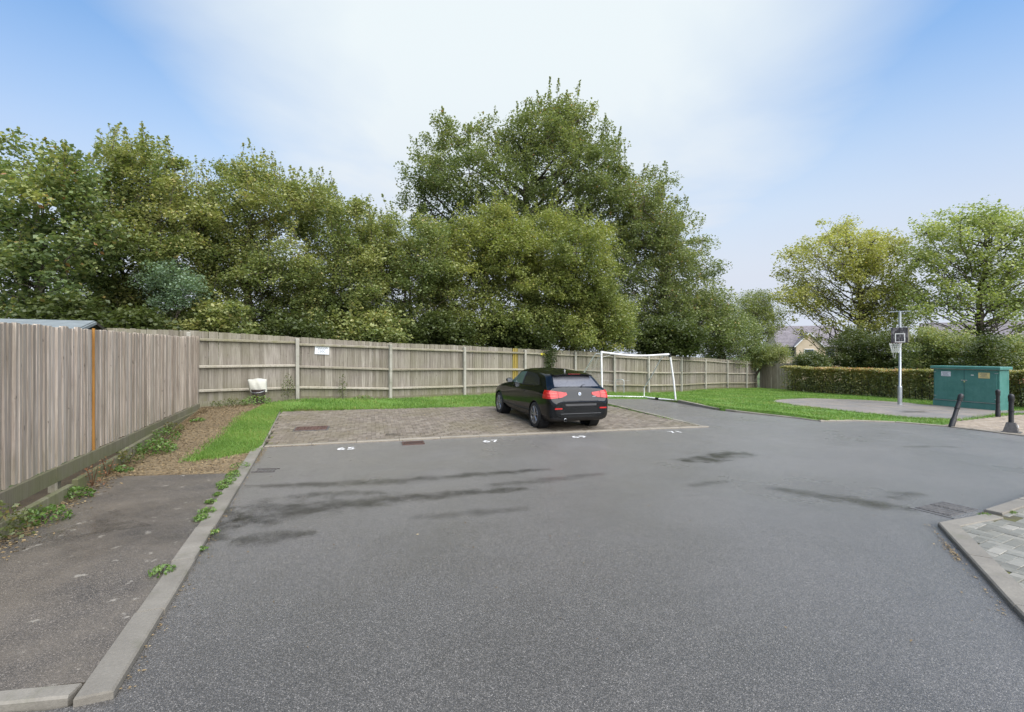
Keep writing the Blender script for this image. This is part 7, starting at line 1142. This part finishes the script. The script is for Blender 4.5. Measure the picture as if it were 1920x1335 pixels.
# ------------------------------------------------------------------ sign, tag, bucket and sack on the back fence
def on_fence(k, t, z, off=.10):
    A, B_ = BF[k], BF[k+1]; a = Vector((A[0], A[1], 0)); b = Vector((B_[0], B_[1], 0)); d = (b-a).normalized(); n = Vector((d.y, -d.x, 0)); p = a.lerp(b, t)+n*off
    return (p.x, p.y, z), math.atan2(d.y, d.x)
loc, an = on_fence(3, .25, 2.06, -.060)
sg = thing('notice_board', loc, 'small white notice with lines of print on the back fence', 'sign', rz=an)
MB().box((0, 0, 0), (.47, .012, .33), Matrix.Rotation(R(2), 3, 'Y')).build('panel', 'sign_white', sg)
for r_, (w_, dx) in enumerate(((.30, .0), (.38, .0), (.33, .02), (.26, .0), (.14, .0), (.30, .0))):
    x0 = -w_/2
    while x0 < w_/2-.02:
        ww = random.uniform(.025, .075); ww = min(ww, w_/2-x0); MB().box((x0+ww/2+dx, -.008, .125-r_*.048), (ww, .003, .020)).build('print_line', 'sign_ink', sg); x0 += ww+.014
loc, an = on_fence(6, .33, 1.905, .016)
yt = thing('yellow_tag', loc, 'small yellow plate on the top fence rail above the car', 'sign', rz=an)
MB().box((0, 0, 0), (.26, .012, .10)).build('panel', 'sign_yellow', yt)
MB().box((.02, -.008, .01), (.07, .003, .018)).build('print_line', 'sign_ink', yt)
bx_, by_ = -8.03, 15.22; bz_ = z1(bx_, by_)+.03
bk = thing('bucket', (bx_, by_, bz_), 'dark plastic bucket against the back fence', 'bucket')
MB().lathe([(.0, .0), (.15, 0), (.20, .40), (.215, .41), (.215, .44), (.195, .44), (.145, .03), (0, .03)], 22).build('tub', 'bucket', bk, smooth=True)
MB().tube([(math.cos(t)*.21, -.05-.16*math.sin(t), .40-.06*math.sin(t)) for t in np.linspace(0, math.pi, 12)], .006, 5).build('handle', 'galvanised', bk)
def sack():
    root = thing('sack', (bx_, by_, bz_+.40), 'pale sack standing in the dark bucket', 'sack'); n, m = 15, 13; V = []; Q = []
    for s_ in (-1, 1):
        for i in range(n):
            for j in range(m):
                u, v = i/(n-1)*2-1, j/(m-1); wd = .25+.035*v; th = .085*(1-u**4)**.7*max(0, math.sin(math.pi*(v*.90+.10)))**.6+.002
                V.append((u*wd-.07*v, s_*th+.010*math.sin(u*9+v*5)*(1-abs(u)), -.05+.43*v+.018*math.sin(u*4+1)*v))
        for i in range(n-1):
            for j in range(m-1): b = (0 if s_ < 0 else n*m)+i*m+j; Q.append((b, b+m, b+m+1, b+1))
    me = bpy.data.meshes.new('cloth'); me.from_pydata(V, [], Q); bm = bmesh.new(); bm.from_mesh(me); bmesh.ops.remove_doubles(bm, verts=bm.verts, dist=.006); bmesh.ops.recalc_face_normals(bm, faces=bm.faces); bm.to_mesh(me); bm.free()
    me.polygons.foreach_set('use_smooth', [True]*len(me.polygons)); link('cloth', me, 'sack', root, (0, .0, 0), (R(-10), R(0), R(12)))
sack()

# ------------------------------------------------------------------ garden shed behind the left fence
def shed():
    rx, ry, rz = -8.8, 10.0, 2.60; rd = Vector((-.92, -.39, 0)).normalized(); fd = Vector((.39, -.92, 0)).normalized(); Ls = 2.6; dr = .27; hw = 1.05
    c = Vector((rx, ry, 0))+rd*Ls/2; root = thing('garden_shed', (c.x, c.y, z1(c.x, c.y)), 'grey felt roofed garden shed peeping over the left fence', 'shed'); O = Vector(root.location)
    Rg = lambda s_, f, z: Vector((rx, ry, 0))+rd*s_+fd*f+Vector((0, 0, z))-O
    for sg_ in (1, -1):
        e0, e1 = -.08, Ls+.08
        a, b, c_, d_ = Rg(e0, 0, rz), Rg(e1, 0, rz), Rg(e1, sg_*hw, rz-dr), Rg(e0, sg_*hw, rz-dr); up = Vector((0, 0, .022))
        MB().hexa([a-up, b-up, c_-up, d_-up, a, b, c_, d_]).build('roof', 'felt', root)
        MB().tube([Rg(e0-.01, 0, rz-.05), Rg(e0-.01, sg_*(hw+.02), rz-dr-.05)], .04, 4).build('bargeboard', 'felt' if sg_ > 0 else 'dark_timber', root)
    w0 = hw-.10; zb = 0
    MB().hexa([Rg(.05, -w0, O.z), Rg(Ls-.05, -w0, O.z), Rg(Ls-.05, w0, O.z), Rg(.05, w0, O.z), Rg(.05, -w0, rz-dr-.02), Rg(Ls-.05, -w0, rz-dr-.02), Rg(Ls-.05, w0, rz-dr-.02), Rg(.05, w0, rz-dr-.02)]).build('wall', 'dark_timber', root)
    MB().add([Rg(.05, -w0, rz-dr-.02), Rg(.05, w0, rz-dr-.02), Rg(.05, 0, rz-.03), Rg(.09, -w0, rz-dr-.02), Rg(.09, w0, rz-dr-.02), Rg(.09, 0, rz-.03)], [(0, 1, 2), (5, 4, 3), (0, 3, 4, 1), (1, 4, 5, 2), (2, 5, 3, 0)]).build('gable', 'dark_timber', root)
shed()

# ------------------------------------------------------------------ houses beyond the trees
def house(x, y, rz, w, d, eave, ridge, wallm, label, porch=None, courses=16):
    z = z1(min(x, 100), min(y, 140)); root = thing('house', (x, y, z), label, 'house', rz=rz)
    wl_ = MB(); wl_.hexa([(-w/2, -d/2, -1), (w/2, -d/2, -1), (w/2, d/2, -1), (-w/2, d/2, -1), (-w/2, -d/2, eave), (w/2, -d/2, eave), (w/2, d/2, eave), (-w/2, d/2, eave)])
    for sx in (-1, 1): wl_.add([(sx*w/2, -d/2, eave), (sx*w/2, d/2, eave), (sx*w/2, 0, ridge-.1)], [(0, 1, 2)])
    wl_.build('wall', wallm, root)
    pitch = math.atan2(ridge-eave, d/2); sl = math.hypot(ridge-eave, d/2)+.35
    for sg_ in (-1, 1):
        rf_ = None; base = MB()
        base.hexa([(-w/2-.25, sg_*(d/2+.3), eave-.22), (w/2+.25, sg_*(d/2+.3), eave-.22), (w/2+.25, 0, ridge-.02), (-w/2-.25, 0, ridge-.02), (-w/2-.25, sg_*(d/2+.3), eave-.12), (w/2+.25, sg_*(d/2+.3), eave-.12), (w/2+.25, 0, ridge+.08), (-w/2-.25, 0, ridge+.08)])
        rf_ = base.build('roof', 'house_roof', root)
        if sg_ < 0:
            for c in range(courses):
                t0, t1 = c/courses, (c+1)/courses; f = lambda t, o: (-(d/2+.3)*(1-t), eave-.12+(ridge+.08-eave+.12)*t+o)
                (ya, za), (yb, zb) = f(t0, .07), f(t1, .015)
                MB().hexa([(-w/2-.27, ya, za-.08), (w/2+.27, ya, za-.08), (w/2+.27, yb, zb-.03), (-w/2-.27, yb, zb-.03), (-w/2-.27, ya, za), (w/2+.27, ya, za), (w/2+.27, yb, zb), (-w/2-.27, yb, zb)]).build('tile_course', 'house_roof', rf_)
        gt = MB(); gt.tube([(-w/2-.25, sg_*(d/2+.36), eave-.2), (w/2+.25, sg_*(d/2+.36), eave-.2)], .06, 6); gt.build('gutter', 'trim_black', root)
    for wx in (-.28, .30):
        wn_ = MB().box((wx*w, -d/2-.02, eave-1.0), (1.3, .08, 1.2)).build('window', 'upvc', root); MB().box((wx*w, -d/2-.065, eave-1.0), (1.15, .03, 1.05)).build('pane', 'window_glass', wn_)
    if porch:
        px, pw, ph = porch; y0 = -d/2-.9
        g = MB(); g.add([(px-pw/2, y0, -1), (px+pw/2, y0, -1), (px+pw/2, y0, eave+.05), (px, y0, eave+ph), (px-pw/2, y0, eave+.05), (px-pw/2, -d/2+2.0, -1), (px+pw/2, -d/2+2.0, -1), (px+pw/2, -d/2+2.0, eave+.05), (px, -d/2+2.0, eave+ph), (px-pw/2, -d/2+2.0, eave+.05)],
                         [(0, 1, 2, 3, 4), (1, 6, 7, 2), (0, 4, 9, 5), (5, 9, 8, 7, 6)]); g.build('gable_wall', wallm, root)
        for sg_ in (-1, 1):
            MB().hexa([(px, y0-.2, eave+ph), (px+sg_*(pw/2+.3), y0-.2, eave-.22), (px+sg_*(pw/2+.3), -d/2+2.2, eave-.22), (px, -d/2+2.2, eave+ph), (px, y0-.2, eave+ph+.14), (px+sg_*(pw/2+.3), y0-.2, eave-.08), (px+sg_*(pw/2+.3), -d/2+2.2, eave-.08), (px, -d/2+2.2, eave+ph+.14)]).build('gable_roof', 'house_roof', root)
            MB().tube([(px, y0-.24, eave+ph+.02), (px+sg_*(pw/2+.3), y0-.24, eave-.2)], .10, 4).build('bargeboard', 'upvc', root)
        wn_ = MB().box((px, y0-.03, eave-1.1), (1.3, .08, 1.3)).build('window', 'upvc', root); MB().box((px, y0-.075, eave-1.1), (1.12, .03, 1.1)).build('pane', 'window_glass', wn_)
hz1 = z1(45.5, 74)
house(45.4, 75, R(-14), 8.6, 7.0, 3.15-hz1, 6.25-hz1, 'render_cream', 'cream house with grey tiled roof and small gable behind the yellow tree', (-.5, 3.4, 1.9))
hz2 = z1(68, 70)
house(69.5, 70, R(-30), 15, 8.0, 3.3-hz2, 6.6-hz2, 'brick_orange', 'orange brick house half hidden behind the sycamore', None)
house(88, 74, R(-30), 12, 8.0, 3.0-hz2, 6.8-hz2, 'render_cream', 'cream house at the right picture edge behind the trees', None)

# ------------------------------------------------------------------ ironwork, markings and puddles
def lay(obj, x, y, zf, rz, lift):
    g = Vector((float(zf(x+.1, y))-float(zf(x-.1, y)), float(zf(x, y+.1))-float(zf(x, y-.1)), 0))/.2
    obj.rotation_mode = 'QUATERNION'; obj.rotation_quaternion = Vector((0, 0, 1)).rotation_difference(Vector((-g.x, -g.y, 1)).normalized()) @ Euler((0, 0, rz)).to_quaternion()
    obj.location = (x, y, float(zf(x, y))+lift)
c = np.mean(COVER, 0); mc = thing('inspection_cover', (0, 0, 0), 'rusty rectangular inspection cover set in the block paved bays', 'manhole cover'); lay(mc, c[0], c[1], bay_z, BA, .004)
MB().cbox((0, 0, -.02), (.80, .50, .05), .006).build('frame', 'iron', mc)
pl = MB().cbox((0, 0, -.006), (.72, .42, .05), .004).build('plate', 'rust', mc)
for i in range(9):
    for j in range(5): MB().box((-.3+i*.075, -.15+j*.075, .021), (.05, .014, .006), Matrix.Rotation(R(45 if (i+j) % 2 else -45), 3, 'Z')).build('tread', 'rust', pl)
gr = thing('drain_grate', (0, 0, 0), 'rusty slotted drain grate in the tarmac at the edge of the bays', 'drain'); lay(gr, -2.12, 10.30, zt, BA, .004)
MB().box((0, 0, -.03), (.44, .30, .05)).build('pit', 'dark_hole', gr)
for a in ((0, .145, .46, .03), (0, -.145, .46, .03), (.215, 0, .03, .30), (-.215, 0, .03, .30)): MB().box((a[0], a[1], .002), (a[2], a[3], .03)).build('frame', 'rust', gr)
for k in range(9): MB().box((-.18+k*.045, 0, .001), (.017, .27, .024), Matrix.Rotation(R(8), 3, 'Z')).build('bar', 'rust', gr)
mh = thing('manhole_cover', (0, 0, 0), 'pair of square iron manhole covers by the right block paving corner', 'manhole cover'); lay(mh, 5.36, 5.92, zt, R(25), .004)
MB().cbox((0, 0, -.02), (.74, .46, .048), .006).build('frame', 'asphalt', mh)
for sx in (-.17, .17):
    p_ = MB().cbox((sx, 0, -.012), (.30, .36, .046), .004).build('plate', 'iron', mh)
    for j in range(7): MB().box((sx, -.14+j*.047, .012), (.26, .016, .006)).build('tread', 'iron', p_)
sw = thing('sunken_grate', (0, 0, 0), 'small dark sunken gully beside the left kerb end', 'drain'); lay(sw, -4.05, 7.90, zt, R(5), .004)
MB().box((0, 0, -.03), (.34, .22, .05)).build('pit', 'dark_hole', sw)
for k in range(6): MB().box((-.13+k*.052, 0, -.004), (.016, .20, .016)).build('bar', 'iron', sw)
for a in ((0, .11, .36, .02), (0, -.11, .36, .02)): MB().box((a[0], a[1], .0), (a[2], a[3], .02)).build('frame', 'iron', sw)
# painted bay numbers
def number(txt, x, y, lab, wear=0.):
    cu = bpy.data.curves.new('bay_number', 'FONT'); cu.body = txt; cu.size = .33; cu.align_x = 'CENTER'; cu.align_y = 'CENTER'; cu.space_character = 1.15; cu.offset = .008
    tmp = bpy.data.objects.new('tmp', cu); col.objects.link(tmp); dg = bpy.context.evaluated_depsgraph_get()
    me = bpy.data.meshes.new_from_object(tmp.evaluated_get(dg)); bpy.data.objects.remove(tmp)
    o = link('bay_number', me, 'worn_paint'); lay(o, x, y, zt, BA, .005); tag(o, lab, 'road marking', 'painted bay numbers')
k = NT('worn_paint'); p = k.pos(); k.bsdf((.66, .65, .62), .55, alpha=k.mr(k.math('ADD', k.noise(p, 30, 4, .7), k.math('MULTIPLY', k.noise(p, 3, 3), .25)), .46, .58, 0, 1)); M['worn_paint'] = k.m
number('65', -3.36, 9.72, 'white painted bay number 65 on the tarmac, leftmost')
number('67', -.47, 10.58, 'white painted bay number 67 on the tarmac')
number('69', 1.56, 11.17, 'white painted bay number 69 on the tarmac behind the car')
number('71', 4.08, 11.97, 'worn white painted bay number 71 on the tarmac, rightmost')
# standing water
def puddle(pts, wd, depth=1., seed=0, zf=None):
    """streak of water along a line: half width per point"""
    zf = zf or zt; P_ = [Vector((a, b)) for a, b in pts]; rows = []; N = 26
    def at(t):
        f = t*(len(P_)-1); i = min(int(f), len(P_)-2); return P_[i].lerp(P_[i+1], f-i), wd[i]+(wd[i+1]-wd[i])*(f-i), (P_[i+1]-P_[i]).normalized()
    V = []; E = []; Q = []
    for a in range(N):
        p_, w_, d_ = at(a/(N-1)); n_ = Vector((-d_.y, d_.x))
        for b in range(9):
            u = b/8*2-1; q = p_+n_*u*w_*1.6; V.append((q.x, q.y, float(zf(q.x, q.y))+.004)); E.append(max(0, 1-abs(u)**1.5)*min(1, 4.*math.sin(math.pi*a/(N-1)))*.85)
    for a in range(N-1):
        for b in range(8): Q.append((a*9+b, a*9+b+1, (a+1)*9+b+1, (a+1)*9+b))
    me = bpy.data.meshes.new('puddle'); me.from_pydata(V, [], Q); me.update()
    for nm, vals in (('edge', E), ('depth', [depth]*len(V))):
        at_ = me.attributes.new(nm, 'FLOAT', 'POINT'); at_.data.foreach_set('value', np.array(vals, dtype=np.float32))
    bm = bmesh.new(); bm.from_mesh(me); bmesh.ops.recalc_face_normals(bm, faces=bm.faces)
    if bm.faces and sum(f.normal.z for f in bm.faces) < 0: bmesh.ops.reverse_faces(bm, faces=bm.faces)
    bm.to_mesh(me); bm.free()
    link('puddle', me, 'water_film')['kind'] = 'structure'
puddle([(-3.38, 5.62), (-2.95, 5.78), (-2.3, 6.0), (-1.5, 6.35), (-.6, 6.6), (.4, 6.9)], [0.34, 0.44, 0.27, 0.19, 0.15, 0.09], .85)
puddle([(-3.55, 6.05), (-3.45, 5.65), (-3.25, 5.2), (-3.05, 4.75)], [0.17, 0.31, 0.34, 0.17], .7)
puddle([(-3.95, 6.95), (-3.2, 7.0), (-2.2, 7.15), (-1.2, 7.4), (-.2, 7.75), (.9, 8.1)], [0.10, 0.14, 0.17, 0.15, 0.14, 0.07], .75)
puddle([(-3.1, 6.45), (-2.4, 6.55), (-1.7, 6.65)], [0.09, 0.14, 0.09], .6)
puddle([(-2.9, 4.85), (-2.45, 4.95), (-2.05, 5.15)], [0.12, 0.17, 0.09], .7)
puddle([(-1.2, 5.6), (-.4, 5.75), (.3, 5.95)], [0.10, 0.12, 0.07], .4)
puddle([(-.4, 6.95), (.6, 7.3), (1.6, 7.75)], [0.10, 0.14, 0.07], .5)
puddle([(3.05, 8.55), (3.30, 8.75), (3.70, 8.85), (4.15, 9.25), (4.75, 9.42)], [0.17, 0.27, 0.24, 0.27, 0.17], 1.)
puddle([(3.6, 6.95), (4.0, 6.55), (4.6, 6.15), (5.0, 5.85)], [0.09, 0.17, 0.20, 0.15], .75)
puddle([(2.5, 6.9), (2.9, 7.1), (3.3, 7.2)], [0.07, 0.10, 0.07], .5)
puddle([(5.0, 6.35), (5.35, 6.55), (5.7, 6.6)], [0.09, 0.14, 0.09], .5)
puddle([(8.3, 10.3), (9.0, 10.35), (9.6, 10.3)], [0.10, 0.12, 0.09], .5)
puddle([(-2.95, 11.12), (-2.75, 11.16), (-2.58, 11.2)], [0.17, 0.24, 0.17], .9, zf=lambda x, y: bay_z(x, y)+.003)
puddle([(14.0, 17.2), (14.8, 17.5), (15.6, 17.9)], [0.17, 0.27, 0.17], .6, zf=court_z)
puddle([(-4.4, 4.5), (-3.9, 5.2), (-4.6, 6.2)], [0.59, 0.85, 0.51], .28, zf=lambda x, y: zt(x, y)+.035)
